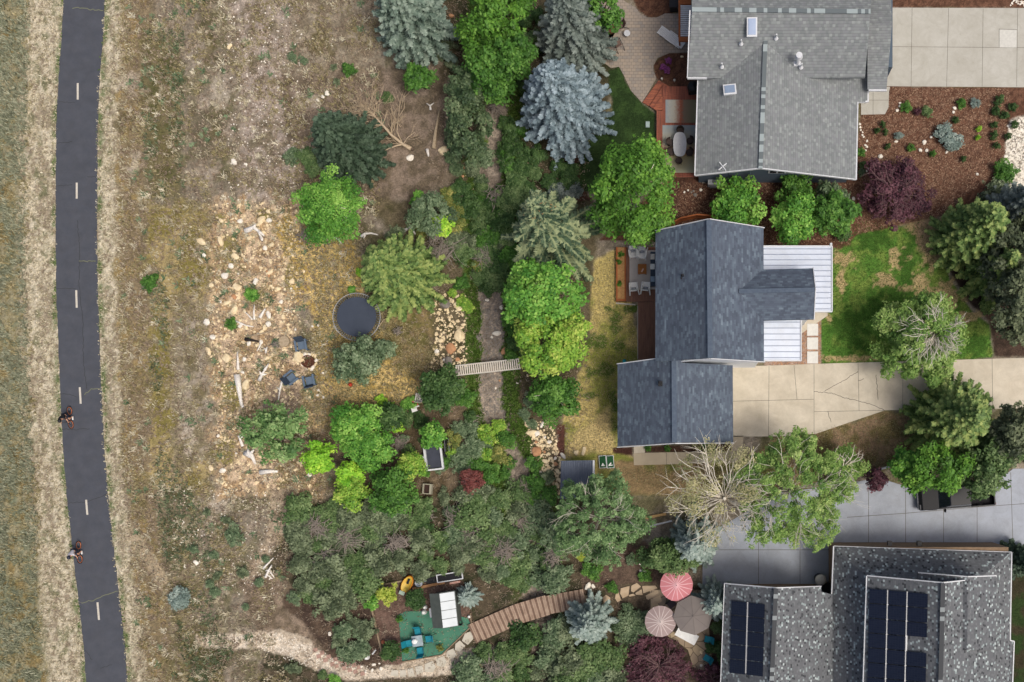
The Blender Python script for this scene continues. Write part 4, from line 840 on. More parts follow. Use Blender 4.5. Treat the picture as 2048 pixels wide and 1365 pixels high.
# --- thickets: shrubs that can be told apart only by their place
def make_shrub(key, r=1.0, h=1.3, leaf=.15, gap=.22, twig=8):
    o = MB(); V, F, T, cc = crown_broad(r, r, h*.6, leaf, .9, .15, gap=gap, low=-.3, rag=.5); V[:, 2] += h*.45
    f = mesh_np("foliage", V, F, LEAF[key], None, T)
    mb = MB(); limbs(mb, (0, 0, -.1), [tuple(np.array(q)*R.uniform(.9, 1.15)+np.array([0, 0, h*.47])) for q in cc[R.permutation(len(cc))[:6+twig]]], .03, .012)
    s = mb.build("stem", m_greybark, None, smooth=True)
    return f.data, s.data, f, s
PROTO = {}
def shrub(px, py, r, key, label, group, name="scrub_shrub", h=None, zz=0.0):
    if key not in PROTO: PROTO[key] = [make_shrub(key) for _ in range(3)]
    fd, sd_, f0, s0 = PROTO[key][int(R.integers(3))]
    hh = h if h else r/26*1.05; hm = hh*.5; p = W(px, py, hm)
    root = thing(name, label, "shrub", (p.x, p.y, gz(NX+p.x*PPM, NY-p.y*PPM)), R.uniform(0, 6.28), group)
    k = r/26*(HC-hm)/HC; root.scale = (k, k, hh/1.3)
    for d, nm in ((fd, "foliage"), (sd_, "stem")): link(bpy.data.objects.new(nm, d), root)
    return root
ADJ = {'oak': 'grey-olive', 'oakgreen': 'olive green', 'sage': 'sage green', 'darkgreen': 'dark green', 'autumn': 'yellow-brown', 'yellowgreen': 'yellow-green', 'green': 'green', 'greyspruce': 'grey', 'fresh': 'fresh green', 'lime': 'lime green'}
AREAS = [  # polygon, count, radius range, keys, label, group
 ([(590, 1020), (745, 1010), (760, 1130), (730, 1165), (690, 1215), (650, 1240), (600, 1170)], 34, (18, 34), ['oak', 'oakgreen', 'oak'], "scrub oak in the thicket left of the teal patio", "scrub oaks left of the garden"),
 ([(745, 1010), (900, 985), (940, 1060), (920, 1140), (770, 1150)], 22, (14, 28), ['oak', 'darkgreen', 'oakgreen', 'sage'], "shrub in the tangle above the long planter", "scrub above the garden"),
 ([(940, 980), (1050, 985), (1130, 1060), (1120, 1160), (1060, 1170), (970, 1150), (925, 1080)], 34, (18, 34), ['oak', 'sage', 'oakgreen'], "scrub oak above the boardwalk", "scrub oaks above the boardwalk"),
 ([(940, 1320), (1060, 1268), (1130, 1248), (1225, 1290), (1240, 1400), (920, 1400)], 34, (18, 34), ['oakgreen', 'oak', 'darkgreen', 'sage'], "shrub below the boardwalk", "shrubs below the boardwalk"),
 ([(890, 370), (1010, 380), (1010, 540), (950, 560), (900, 520), (880, 460)], 24, (16, 28), ['oak', 'autumn', 'oakgreen', 'sage', 'darkgreen'], "shrub in the tangle left of the tall spruce", "shrubs left of the tall spruce"),
 ([(1015, 220), (1065, 300), (1080, 380), (1030, 400), (1005, 330)], 10, (14, 24), ['darkgreen', 'oakgreen'], "shrub between the creek and the blue spruce", "shrubs by the blue spruce"),
 ([(905, 850), (1000, 850), (1020, 950), (930, 955), (895, 900)], 17, (14, 24), ['sage', 'autumn', 'yellowgreen', 'green'], "shrub right of the trailer", "shrubs right of the trailer"),
 ([(955, 390), (1060, 390), (1060, 540), (1000, 580), (955, 570)], 26, (16, 28), ['darkgreen', 'oakgreen', 'green'], "shrub over the creek left of the tall spruce", "shrubs over the creek"),
 ([(900, 200), (965, 200), (965, 390), (905, 330)], 12, (14, 24), ['oak', 'sage', 'willow'], "shrub along the left side of the upper creek", "shrubs on the upper left bank"),
 ([(1008, 210), (1050, 250), (1060, 380), (1015, 400)], 10, (12, 20), ['darkgreen', 'green'], "shrub along the right side of the upper creek", "shrubs on the upper right bank"),
 ([(940, 0), (1080, 0), (1060, 210), (940, 210)], 12, (14, 24), ['darkgreen', 'oakgreen'], "shrub under the lush trees at the top", "shrubs under the lush trees"),
 ([(1010, 560), (1050, 560), (1050, 720), (1016, 715)], 9, (12, 18), ['darkgreen', 'green'], "shrub between the creek bed and the cottonwoods", "shrubs by the cottonwoods"),
 ([(1050, 770), (1090, 780), (1065, 850), (1040, 830)], 4, (10, 16), ['green', 'sage'], "shrub right of the footbridge", "shrubs by the footbridge"),
 ([(780, 430), (870, 400), (890, 480), (860, 520), (790, 470)], 7, (10, 18), ['oak', 'sage', 'autumn'], "shrub near the lime bush", "shrubs above the olive spruce"),
 ([(900, 760), (940, 760), (945, 840), (920, 860)], 4, (12, 18), ['darkgreen', 'green'], "shrub between the plum tree and the creek bed", "shrubs by the plum tree"),
 ([(860, 90), (900, 70), (910, 130), (880, 150)], 3, (10, 16), ['oak'], "low shrub between the blue-green spruce and the willows", "low shrubs by the willows"),
 ([(880, 560), (930, 560), (940, 620), (930, 660)], 4, (10, 16), ['green', 'yellowgreen'], "low shrub on the left creek bank", "creek bank shrubs"),
 ([(1440, 1200), (1450, 1350), (1425, 1330), (1415, 1290)], 6, (12, 20), ['darkgreen', 'oakgreen'], "shrub squeezed between the terrace and the solar roof", "shrubs by the terrace"),
 ([(1060, 900), (1100, 960), (1110, 1000), (1060, 1010)], 5, (14, 24), ['green', 'oak'], "shrub on the right creek bank by the stones", "right bank shrubs"),
 ([(1100, 330), (1150, 330), (1150, 390), (1090, 400)], 6, (14, 22), ['darkgreen', 'greyspruce'], "shrub under the blue spruce by the mulch strip", "shrubs under the blue spruce"),
 ([(590, 290), (640, 330), (610, 345), (585, 320)], 3, (14, 22), ['oakgreen', 'sage'], "low shrub at the left foot of the dark spruce", "shrubs at the dark spruce"),
 ([(690, 1240), (730, 1240), (740, 1310), (700, 1320), (680, 1290)], 6, (16, 24), ['oak', 'sage'], "shrub above the bend of the sandy trail", "shrubs at the trail bend"),
 ([(1940, 880), (2048, 900), (2048, 925), (1950, 930)], 5, (14, 24), ['oak', 'darkgreen'], "shrub beside the grey driveway at the right edge", "shrubs at the right edge"),
 ([(1560, 1090), (1600, 1100), (1590, 1110), (1560, 1110)], 0, (5, 6), ['oak'], "x", "x"),
 ([(760, 800), (850, 800), (860, 850), (770, 860)], 9, (9, 16), ['fresh', 'darkgreen', 'oakgreen', 'lime'], "low leafy plant around the pink toy chair", "plants around the toy chair"),
 ([(800, 880), (850, 860), (905, 900), (910, 960), (860, 960)], 8, (8, 14), ['green', 'oakgreen', 'sage'], "low plant around the trailer", "plants around the trailer"),
 ([(420, 980), (560, 1150), (560, 1250), (440, 1230), (380, 1100)], 10, (7, 13), ['sage', 'oak'], "small tuft beside the dirt trail", "sage tufts by the dirt trail"),
 ([(600, 30), (760, 180), (700, 250), (560, 120)], 5, (6, 11), ['sage', 'oak'], "tuft left of the blue-green spruce", "tufts by the blue-green spruce"),
]
def inpoly(x, y, poly): return float(sdist(np.array([x], float), np.array([y], float), poly)[0])
for poly, n, (ra_, rb_), keys, lab, grp in AREAS:
    xs_ = [p[0] for p in poly]; ys_ = [p[1] for p in poly]; pts = []; tries = 0
    while len(pts) < n and tries < 4000:
        tries += 1; x = R.uniform(min(xs_), max(xs_)); y = R.uniform(min(ys_), max(ys_)); rr = R.uniform(ra_, rb_)
        if inpoly(x, y, poly) < 0: continue
        if any((x-a)**2+(y-b)**2 < (.55*(rr+c))**2 for a, b, c in pts) and tries < 3500: continue
        kk = keys[int(R.integers(len(keys)))]; fx = (x-min(xs_))/(max(xs_)-min(xs_)); fy = (y-min(ys_))/(max(ys_)-min(ys_))
        wh = ("top", "upper", "lower", "bottom")[min(3, int(fy*4))]+" "+("left", "middle", "right")[min(2, int(fx*3))] if n > 3 else ""
        pts.append((x, y, rr)); shrub(x, y, rr, kk, (ADJ.get(kk, kk)+" "+lab+((", at its "+wh) if wh else "")), grp)
for px, py, r, key, lab in [(505, 590, 14, 'fresh', "green bush among pale stones on the slope, above the driftwood"), (462, 648, 12, 'green', "green bush left of the driftwood branches"), (300, 565, 16, 'green', "green weed clump in the olive grass near the path"),
    (552, 686, 9, 'sage', "grey-green tuft left of the grey-blue armchair"), (720, 545, 8, 'lime', "tiny lime tuft left of the olive spruce"), (704, 580, 8, 'fresh', "tiny green tuft above the trampoline rim"), (470, 1072, 20, 'sage', "sage bush on the lower meadow"),
    (360, 1195, 22, 'silver', "blue-grey sagebrush in the lower meadow"), (697, 140, 14, 'green', "low green bush left of the blue-green spruce"), (775, 195, 12, 'oakgreen', "low dark bush above the fallen tree"), (762, 835, 12, 'lime', "lime shoots in the grove gap"),
    (732, 822, 10, 'lime', "lime bush at the top of the grove"), (705, 1035, 11, 'lime', "lime bush in the lower thicket"), (588, 1197, 14, 'sage', "sage bush left of the lower thicket"), (1185, 1140, 20, 'green', "bright green bush in the brown bed above the boardwalk"),
    (1225, 1175, 12, 'green', "small green bush beside the stepping flagstones"), (1163, 1115, 9, 'yellow', "yellow-green bush at the left of the brown bed"), (1290, 1152, 13, 'green', "low green bush above the flagstones"), (1262, 1120, 11, 'sage', "small bush in the middle of the brown bed"),
    (585, 1335, 14, 'oak', "low bush on the sandy ground below the trail"), (670, 1362, 14, 'fresh', "green bush at the bottom edge below the trail"), (645, 1350, 10, 'oakgreen', "small bush at the bottom edge"), (518, 1165, 10, 'sage', "tuft at the left of the dirt trail"),
    (1003, 1110, 12, 'autumn', "straw coloured shrub over the creek"), (720, 1262, 16, 'sage', "shrub with white flowers left of the timber"), (1390, 1020, 14, 'sage', "grey bush below the bare tree"), (1975, 610, 18, 'olivespruce', "low olive conifer shrub on the lawn's right edge")]:
    shrub(px, py, r, key, lab, None, "bush")
# mulch garden plants
for i, (x, y, r) in enumerate([(1998, 202, 10), (2025, 214, 9), (1992, 222, 9), (2010, 232, 9), (1988, 250, 7), (2029, 250, 8), (1988, 272, 8), (2016, 273, 7), (1993, 292, 7)]):
    shrub(x, y, r, 'darkgreen', "round dark green bun-shaped shrub at the right of the mulch garden", "bun shrubs in the mulch garden", "bun_shrub", h=.6)
for x, y, r, key, lab in [(1812, 215, 11, 'green', "green shrub right of the small north walk"), (1835, 224, 7, 'purple', "purple shrub in the mulch garden"), (1855, 226, 11, 'oakgreen', "olive shrub right of the purple shrub"), (1923, 207, 10, 'green', "thin green shrub near the wide driveway"),
    (1766, 250, 6, 'darkgreen', "small dark shrub, upper one of three by the pebble strip"), (1755, 262, 6, 'darkgreen', "small dark shrub, left one of three by the pebble strip"), (1771, 265, 6, 'darkgreen', "small dark shrub, right one of three by the pebble strip"),
    (1798, 272, 9, 'silver', "blue-grey shrub in the middle of the mulch garden"), (1775, 294, 6, 'darkgreen', "small dark shrub below the blue-grey one"), (1822, 296, 8, 'green', "low bright shrub above the purple-leaved bush"), (1886, 268, 19, 'silver', "left one of two feathery grey lavender mounds"),
    (1908, 284, 19, 'silver', "right one of two feathery grey lavender mounds"), (1911, 240, 7, 'darkgreen', "small dark shrub above the lavender mounds"), (1950, 208, 10, 'silver', "thin grey shrub near the wide driveway"), (1958, 258, 6, 'lime', "tiny lime shrub, upper one right of the lavender"), (1956, 276, 5, 'lime', "tiny lime shrub, lower one right of the lavender"),
    (1865, 308, 7, 'green', "low green shrub near the middle of the mulch"), (1927, 318, 6, 'darkgreen', "tiny dark shrub in the lower mulch garden"), (1722, 305, 9, 'green', "green shrub against the right wall of the grey roofed house"), (1727, 330, 8, 'oakgreen', "olive shrub at the corner of the grey roofed house"), (1724, 345, 8, 'sage', "grey shrub at the corner of the grey roofed house"), (2010, 345, 24, 'green', "green shrub at the edge of the river stones"), (1985, 380, 26, 'oak', "olive shrub below the river stones")]:
    shrub(x, y, r, key, lab, None, "bush", h=.55 if r < 13 else None)
for x, y in ((1337, 122), (1326, 134), (1335, 140)): shrub(x, y, 6, 'flower', "magenta flowering clump in the mulch bed by the paver patio", "magenta flower clumps", "flower_clump", h=.4)
for x, y, lab in ((799, 1238, "green potted plant, upper one on the left edge of the teal patio"), (811, 1300, "green potted plant with yellow bloom at the lower corner of the teal patio"), (880, 1296, "orange flowering plant at the lower edge of the teal patio")):
    shrub(x, y, 7, 'green' if x < 860 else 'autumn', lab, None, "potted_plant", h=.5)
for x, y in ((1296, 896), (1335, 898), (1412, 893), (1425, 897)): shrub(x, y, 7, 'green', "small leafy plant in the bed along the garage", "plants along the garage", "bed_plant", h=.5)
for x, y in ((1241, 490+20), (1240, 525), (1240, 570)): shrub(x, y, 7, 'lush', "green plant in the deck planter strip", "planter strip plants", "planter_plant", h=.6)
for key in PROTO:
    for fd, sd_, f0, s0 in PROTO[key]:
        bpy.data.objects.remove(f0); bpy.data.objects.remove(s0)
# ---------------------------------------------------------------- rocks
m_rock = [mat("sandstone", S(244, 228, 190, .95), .9, S(222, 196, 152), 3, .4), mat("pale_stone", S(248, 242, 228, .95), .9, S(226, 216, 198), 3, .4), mat("orange_stone", S(210, 160, 118), .9, S(180, 132, 96), 3, .4), mat("grey_stone", S(150, 142, 132), .9, S(116, 110, 102), 3, .4)]
def rock_mesh(seed, flat=.6, m=None):
    bm = bmesh.new(); bmesh.ops.create_icosphere(bm, subdivisions=2, radius=.5); rr = random.Random(seed)
    pl_ = [(Vector((rr.gauss(0, 1), rr.gauss(0, 1), rr.gauss(0, .7))).normalized(), rr.uniform(.27, .43)) for _ in range(9)]
    for v in bm.verts:
        for n, d in pl_:
            e = v.co.dot(n)-d
            if e > 0: v.co -= n*e*.92
        v.co += v.co.normalized()*mnoise.noise(v.co*4+Vector((seed, 0, 0)))*.05; v.co.z *= flat
    me = bpy.data.meshes.new("rock"); bm.to_mesh(me); bm.free(); me.materials.append(m); return me
ROCK = {k: [rock_mesh(k*20+i, .62, m_rock[k]) for i in range(5)] for k in range(4)}
rr = random.Random(8)
def rock(px, py, a, b=None, k=0, label="", group=None, rz=None, flatk=1.0, name="rock", sink=.12, zoff=0.0):
    """a, b: size in px"""
    o = bpy.data.objects.new(name, rr.choice(ROCK[k])); COL.objects.link(o); b = b or a*rr.uniform(.7, 1)
    s = 1.38/PPM; p = G(px, py); o.scale = (a*s, b*s, min(a, b)*s*flatk); o.rotation_euler = (0, 0, rr.uniform(0, 6.28) if rz is None else rz)
    o.location = (p.x, p.y, p.z+min(a, b)*s*.3*flatk*(1-sink*2)+zoff); return tag(o, label, "rock", group)
NAMED = [(443, 442, 8, 8, 0, "pale rock on the slope, uppermost of the left edge"), (482, 443, 10, 10, 1, "pale rock left of the white driftwood arch"), (524, 441, 16, 11, 0, "tan slab just above the white driftwood arch"), (443, 483, 16, 11, 0, "yellow-tan slab on the left of the slope"),
 (404, 484, 10, 18, 0, "upright tan stone at the far left of the slope"), (408, 511, 8, 7, 1, "small pale stone at the far left of the slope"), (472, 513, 13, 12, 0, "yellowish rock in the upper middle of the slope"), (531, 497, 9, 8, 1, "white block below the driftwood arch"), (545, 490, 8, 8, 0, "tan stone right of the white block"),
 (452, 552, 11, 13, 1, "white rounded rock left of the slope's middle"), (424, 572, 9, 9, 0, "tan stone left of the slope's middle"), (476, 576, 15, 14, 0, "large yellow-tan rock in the middle of the slope"), (512, 564, 13, 10, 1, "pale lump in the middle of the slope"), (585, 563, 10, 10, 0, "golden rock between the slope and the golden grass"),
 (557, 578, 9, 9, 0, "pale rock above the gravel scatter"), (469, 594, 8, 10, 2, "small pinkish rock below the large yellow-tan one"), (455, 606, 7, 14, 0, "narrow upright tan stone on the slope"), (470, 620, 11, 17, 0, "tall pale stone above the green bush"), (415, 645, 12, 13, 1, "white block at the left edge of the stony slope"),
 (538, 630, 15, 9, 1, "white slab right of the driftwood branches"), (538, 649, 10, 10, 1, "white square stone below the white slab"), (524, 664, 8, 8, 0, "tan stone above the thin fallen branch"), (481, 652, 9, 7, 1, "pale wedge stone by the driftwood branches"), (427, 675, 11, 9, 1, "pale stone pair member at the left of the slope"),
 (540, 545, 8, 16, 0, "narrow tan stone in the upper slope"), (536, 548, 6, 12, 2, "orange stone beside the narrow tan one"), (456, 717, 13, 18, 0, "big tan block left of the upright log"), (418, 703, 8, 16, 0, "narrow tan stone near the meadow edge"), (494, 770, 19, 13, 0, "large yellow-tan slab right of the long white log"),
 (486, 745, 7, 7, 1, "pale stone by the long white log"), (423, 936, 10, 10, 0, "pale yellow block at the lower left of the slope"), (446, 942, 11, 8, 1, "white brick-like stone beside the pale yellow block"), (599, 715, 16, 22, 0, "flat pale stone slab left of the rusty fire pit"), (620, 950, 8, 8, 1, "white rock right of the short white log"),
 (655, 188, 10, 8, 1, "white stone on the brown meadow, right one"), (646, 194, 7, 6, 1, "white stone on the brown meadow, middle one"), (636, 201, 6, 5, 1, "white stone on the brown meadow, left one"), (821, 316, 12, 11, 1, "round cut stump-like stone near the fallen tree"), (888, 305, 18, 19, 0, "large pale boulder left of the dry creek"),
 (904, 320, 12, 10, 2, "brownish boulder below the large pale one"), (924, 338, 13, 11, 2, "brown boulder by the dry creek"), (920, 672, 22, 17, 0, "large pale block boulder on the left creek bank"), (904, 698, 20, 17, 2, "big orange boulder on the left creek bank"), (892, 610, 15, 19, 3, "grey oval boulder at the top of the left bank stones"),
 (917, 613, 17, 14, 0, "tan boulder right of the grey oval one"), (899, 722, 14, 14, 3, "grey boulder above the footbridge's left end"), (1012, 705, 16, 14, 2, "tan boulder under the tree at the footbridge's right"), (1026, 711, 9, 9, 0, "pale stone above the footbridge's right end"), (1060, 724, 9, 14, 0, "yellow-tan stone right of the footbridge"),
 (914, 742, 11, 11, 3, "flat grey stone at the footbridge's left end"), (958, 677, 11, 12, 3, "flat grey stone on the left side of the creek bed"), (994, 668, 8, 15, 1, "long pale stone on the right side of the creek bed"), (1059, 848, 15, 15, 0, "large tan boulder at the top of the right bank stones"), (1064, 866, 18, 11, 0, "pointed pale boulder on the right bank"),
 (1073, 905, 18, 17, 2, "big pinkish boulder on the right bank"), (1085, 849, 12, 6, 1, "white flat stone above the right bank stones"), (1074, 868, 9, 11, 1, "white round stone on the right bank"), (1092, 968, 11, 13, 2, "orange boulder left of the small shed"), (1126, 912, 12, 6, 1, "white stone at the shed's left corner"),
 (1153, 905, 9, 10, 0, "tan stone, left one above the small shed"), (1168, 902, 15, 8, 0, "pale slab above the small shed"), (1220, 1090, 10, 24, 1, "long white boulder at the top of the brown bed"), (1176, 1073+100, 16, 9, 1, "white slab beside the boardwalk's right end"), (1289, 1143, 16, 6, 1, "white bar-like stone in the brown bed"),
 (1281, 1127, 6, 8, 1, "small white stone in the brown bed"), (1187, 1173, 6, 9, 1, "upright white stone near the flagstones"), (660, 1268, 8, 7, 1, "white stone left of the shrub with white flowers"), (393, 1126, 10, 8, 1, "white stone on the lower meadow"), (468, 325, 9, 12, 1, "white stone on the upper meadow"), (460, 94, 11, 7, 0, "yellowish flat stone on the upper meadow"), (492, 329, 7, 6, 1, "small white stone right of another on the upper meadow"),
 (1848, 286, 8, 7, 1, "white round stone in the middle of the mulch garden"), (1840, 301, 6, 8, 1, "white stone below the middle one in the mulch"), (1853, 302, 5, 6, 1, "small white stone right of its neighbour in the mulch"), (1761, 313, 8, 8, 1, "white stone left in the lower mulch"), (1909, 217, 6, 8, 1, "white stone near the grey driveway, upper"),
 (1907, 225, 5, 5, 1, "white stone near the grey driveway, lower"), (1862, 275, 5, 5, 1, "white stone left of the lavender mounds"), (1893, 305, 6, 4, 1, "white stone below the lavender mounds"), (1954, 349, 5, 6, 1, "lone white stone in the lower right mulch"), (1800, 207, 5, 4, 1, "white pebble by the small walk, top one of three"), (1799, 213, 5, 4, 1, "white pebble by the small walk, middle one of three"), (1794, 222, 5, 6, 1, "white pebble by the small walk, bottom one of three"),
 (1792, 284, 4, 8, 1, "thin white stone in the mulch"), (1364, 114, 5, 5, 0, "round pale stone in the bed beside the white lounger")]
for x, y, a, b, k, lab in NAMED: rock(x, y, a, b, k, lab, None, flatk=.8)
def scatter(poly, n, ra, rb, ks, lab, grp, name="rock", flatk=.8, mind=.6):
    xs_ = [p[0] for p in poly]; ys_ = [p[1] for p in poly]; pts = []; t_ = 0
    n = max(3, int(n*.52))
    while len(pts) < n and t_ < 6000:
        t_ += 1; x = rr.uniform(min(xs_), max(xs_)); y = rr.uniform(min(ys_), max(ys_)); a = ra+(rb-ra)*rr.random()**1.8
        if inpoly(x, y, poly) < 0 or any((x-q[0])**2+(y-q[1])**2 < (mind*(a+q[2])/1.2)**2 for q in pts): continue
        pts.append((x, y, a)); rock(x, y, a, None, rr.choice(ks), lab, grp, flatk=flatk, name=name)
scatter([(430, 420), (560, 420), (600, 520), (590, 640), (600, 740), (560, 780), (450, 780), (425, 600)], 84, 4, 10, [0, 0, 1], "small pale rock scattered on the stony slope left of the golden grass", "small rocks on the slope")
scatter([(560, 640), (640, 640), (660, 800), (560, 800)], 26, 4, 8, [0, 0, 1], "small pale rock around the armchairs", "rocks around the armchairs")
scatter([(430, 860), (600, 900), (600, 985), (430, 985)], 18, 3.5, 7, [0, 1, 2], "small pale rock scattered below the lone pine", "small rocks below the pine")
scatter([(878, 600), (925, 600), (930, 730), (870, 735)], 34, 5, 11, [0, 0, 2, 1], "sandstone rock in the band along the left creek bank", "left bank rocks")
scatter([(1052, 850), (1095, 840), (1122, 920), (1120, 985), (1075, 985), (1065, 900)], 42, 5, 12, [0, 0, 2, 1], "sandstone rock in the band left of the small shed", "right bank rocks")
scatter([(1030, 745), (1060, 745), (1062, 830), (1045, 830)], 10, 5, 10, [0, 3, 1], "rock along the creek bank below the footbridge's right end", "rocks below the footbridge")
scatter([(955, 760), (1010, 760), (1010, 840), (960, 840)], 16, 4, 10, [3, 3, 2, 1], "grey rock lying in the creek bed below the footbridge", "creek bed rocks")
scatter([(960, 600), (1002, 600), (1006, 700), (965, 700)], 10, 5, 11, [3, 3, 1], "grey flat rock in the creek bed above the footbridge", "creek bed rocks above the footbridge")
scatter([(893, 230), (915, 300), (935, 355), (905, 350), (885, 290)], 10, 5, 10, [0, 2], "brownish rock along the upper creek", "upper creek rocks")
scatter([(895, 30), (925, 30), (925, 70), (890, 70)], 5, 7, 13, [3, 2], "dark boulder right of the blue-green spruce", "boulders by the blue-green spruce")
scatter([(1040, 290), (1075, 290), (1070, 330), (1035, 330)], 10, 5, 9, [0, 3], "rock below the left side of the blue spruce", "rocks below the blue spruce")
scatter([(1060, 1150), (1095, 1150), (1095, 1200), (1065, 1200)], 22, 4, 9, [3], "grey flat stone in the creek bed at the boardwalk", "creek stones at the boardwalk")
scatter([(1228, 1235), (1245, 1225), (1258, 1300), (1270, 1330), (1240, 1340), (1230, 1300)], 18, 7, 14, [0, 1, 3], "pale flat stone stacked beside the pond-like juniper", "stones beside the flat juniper")
scatter([(720, 1335), (770, 1320), (775, 1336), (730, 1345)], 12, 4, 8, [1], "white stone in the heap at the lowest garden corner", "white stones at the garden corner")
scatter([(900, 1345), (1000, 1300), (1005, 1312), (905, 1358)], 18, 4, 7, [1, 0], "pale edging stone along the lower side of the sandy path", "path edging stones")
scatter([(1392, 1300), (1405, 1300), (1412, 1345), (1398, 1345)], 10, 4, 7, [1, 0], "pale edging stone beside the terrace", "terrace edging stones")
scatter([(1715, 245), (1724, 245), (1737, 275), (1736, 325), (1740, 360), (1730, 340), (1728, 280)], 26, 3.5, 7, [1], "white river stone in the strip beside the grey roofed house", "white river stones by the wall")
scatter([(1365, 378), (1395, 380), (1405, 362), (1412, 366), (1400, 392), (1368, 390)], 16, 3.5, 7, [1, 3], "pale river stone in the curve below the deck corner", "river stones below the deck")
scatter([(1700, 400), (1728, 385), (1730, 395), (1706, 408)], 7, 4, 7, [1], "white river stone left of the purple-leaved bush", "river stones by the purple bush")
m_peb = m_rock[1]
def pebbles(poly, n, s0, s1, m, label, name="pebbles"):
    P_ = np.array(poly, float); X_ = R.uniform(P_[:, 0].min(), P_[:, 0].max(), n*4); Y_ = R.uniform(P_[:, 1].min(), P_[:, 1].max(), n*4)
    k = sdist(X_, Y_, poly)+(fbm(X_/14, Y_/14, 88)-.5)*30 > 0; X_, Y_ = X_[k][:n], Y_[k][:n]; z = height(X_, Y_); kk = (HC-z)/HC/PPM
    c = np.stack([(X_-NX)*kk, (NY-Y_)*kk, z], 1); s = s0+(s1-s0)*R.random(len(c))**2.2; a = R.uniform(0, 6.28, len(c))
    base = np.array([(1, 0, 0), (.5, .75, 0), (-.6, .7, 0), (-1, 0, 0), (-.4, -.8, 0), (.6, -.7, 0), (.25, .1, .6), (-.3, -.05, .55)], float)
    Vx = base[None]*s[:, None, None]*np.array([1, .8, .8]); ca, sa = np.cos(a)[:, None], np.sin(a)[:, None]
    V_ = np.stack([Vx[..., 0]*ca-Vx[..., 1]*sa, Vx[..., 0]*sa+Vx[..., 1]*ca, Vx[..., 2]], 2)+c[:, None]
    f = np.array([(0, 1, 6, 5), (1, 2, 7, 6), (2, 3, 4, 7), (4, 5, 6, 7)]); F_ = (f[None]+8*np.arange(len(c))[:, None, None]).reshape(-1, 4)
    o = mesh_np(name, V_.reshape(-1, 3), F_, m); return tag(o, label, "stones", kind='stuff')
pebbles([(430, 405), (600, 405), (610, 500), (590, 640), (620, 800), (630, 990), (440, 990), (420, 700)], 2600, .03, .17, m_rock[0], "pale gravel and small stones strewn over the stony slope")
pebbles([(440, -20), (600, -20), (610, 411), (450, 411)], 700, .03, .10, m_rock[1], "pale small stones strewn over the upper meadow strip")
pebbles([(340, 980), (560, 980), (560, 1200), (360, 1150)], 500, .03, .10, m_rock[1], "small stones strewn over the lower meadow")
pebbles([(600, 730), (640, 730), (640, 700), (620, 690), (640, 740)], 60, .05, .12, m_rock[1], "stones heaped beside the rusty fire pit")
pebbles([(862, 590), (935, 590), (935, 745), (865, 745)], 420, .05, .18, m_rock[0], "rubble between the boulders of the left creek bank")
pebbles([(1050, 840), (1105, 840), (1124, 920), (1120, 990), (1070, 990), (1060, 900)], 480, .05, .18, m_rock[0], "rubble between the boulders left of the small shed")
pebbles([(950, 570), (1010, 570), (1015, 720), (1012, 850), (955, 850), (960, 720)], 1300, .04, .13, m_rock[3], "rubble on the bed of the dry creek")
pebbles([(1045, 940), (1085, 940), (1095, 1190), (1055, 1190)], 700, .04, .13, m_rock[3], "rubble on the lower creek bed")
pebbles([(2022, 250), (2160, 180), (2160, 400), (1980, 405), (2005, 330)], 3200, .06, .15, m_rock[1], "bed of white river stones at the right edge of the mulch garden")
pebbles([(2020, -30), (2160, -30), (2160, 14), (2022, 14)], 500, .06, .15, m_rock[1], "bed of white river stones above the wide driveway")
pebbles([(1604, 642), (1640, 642), (1642, 728), (1530, 734), (1530, 724), (1602, 724)], 900, .03, .06, m_rock[2], "tan gravel around the square stepping slabs")
pebbles([(400, 1272), (560, 1266), (650, 1312), (760, 1338), (640, 1340), (520, 1296)], 900, .02, .07, m_rock[1], "gravel on the sandy trail")
# ---------------------------------------------------------------- grass, weeds and litter
def tufts(name, label, n, poly, key, bl, wdt, nb, mask=None, lean=.5, cat="grass"):
    P_ = np.array(poly, float); X_ = R.uniform(P_[:, 0].min(), P_[:, 0].max(), n*3); Y_ = R.uniform(P_[:, 1].min(), P_[:, 1].max(), n*3)
    k = sdist(X_, Y_, poly) > 0
    if mask is not None: k &= mask(X_, Y_)
    X_, Y_ = X_[k][:n], Y_[k][:n]; z = height(X_, Y_); kk = (HC-z)/HC/PPM
    c = np.repeat(np.stack([(X_-NX)*kk, (NY-Y_)*kk, z], 1), nb, 0); m = len(c); a = R.uniform(0, 6.28, m); L = bl*R.uniform(.5, 1.3, m)
    d = np.stack([np.cos(a)*lean, np.sin(a)*lean, np.full(m, 1.0)*R.uniform(.3, .9, m)], 1); d = unit(d)*L[:, None]; sd_ = np.stack([-np.sin(a), np.cos(a), 0*a], 1)*wdt*R.uniform(.6, 1.4, (m, 1))
    c = c+np.concatenate([R.normal(0, bl*.3, (m, 2)), np.zeros((m, 1))], 1)
    V_ = np.stack([c-sd_*.5, c+sd_*.5, c+d*.7+sd_*.6, c+d-sd_*.1], 1).reshape(-1, 3); t0 = np.repeat(R.normal(.5, .2, len(X_)), nb)+R.normal(0, .14, m)
    o = mesh_np(name, V_, np.arange(4*m).reshape(m, 4), LEAF[key], None, np.repeat(t0, 4)); return tag(o, label, cat, kind='stuff')
leafmat('drygrass', (138, 128, 94), (192, 180, 146), (240, 232, 204)); leafmat('sagegrass', (112, 118, 92), (150, 154, 124), (190, 190, 160)); leafmat('gold', (126, 116, 70), (160, 148, 100), (206, 192, 146)); leafmat('grassgreen', (58, 84, 24), (84, 116, 36), (118, 146, 60)); leafmat('brownlitter', (112, 96, 80), (156, 136, 114), (206, 188, 162)); leafmat('bark_chip', (96, 68, 50), (140, 104, 78), (196, 160, 124))
pxl = lambda y: np.interp(y, [p[0] for p in PATH_L], [p[1] for p in PATH_L])
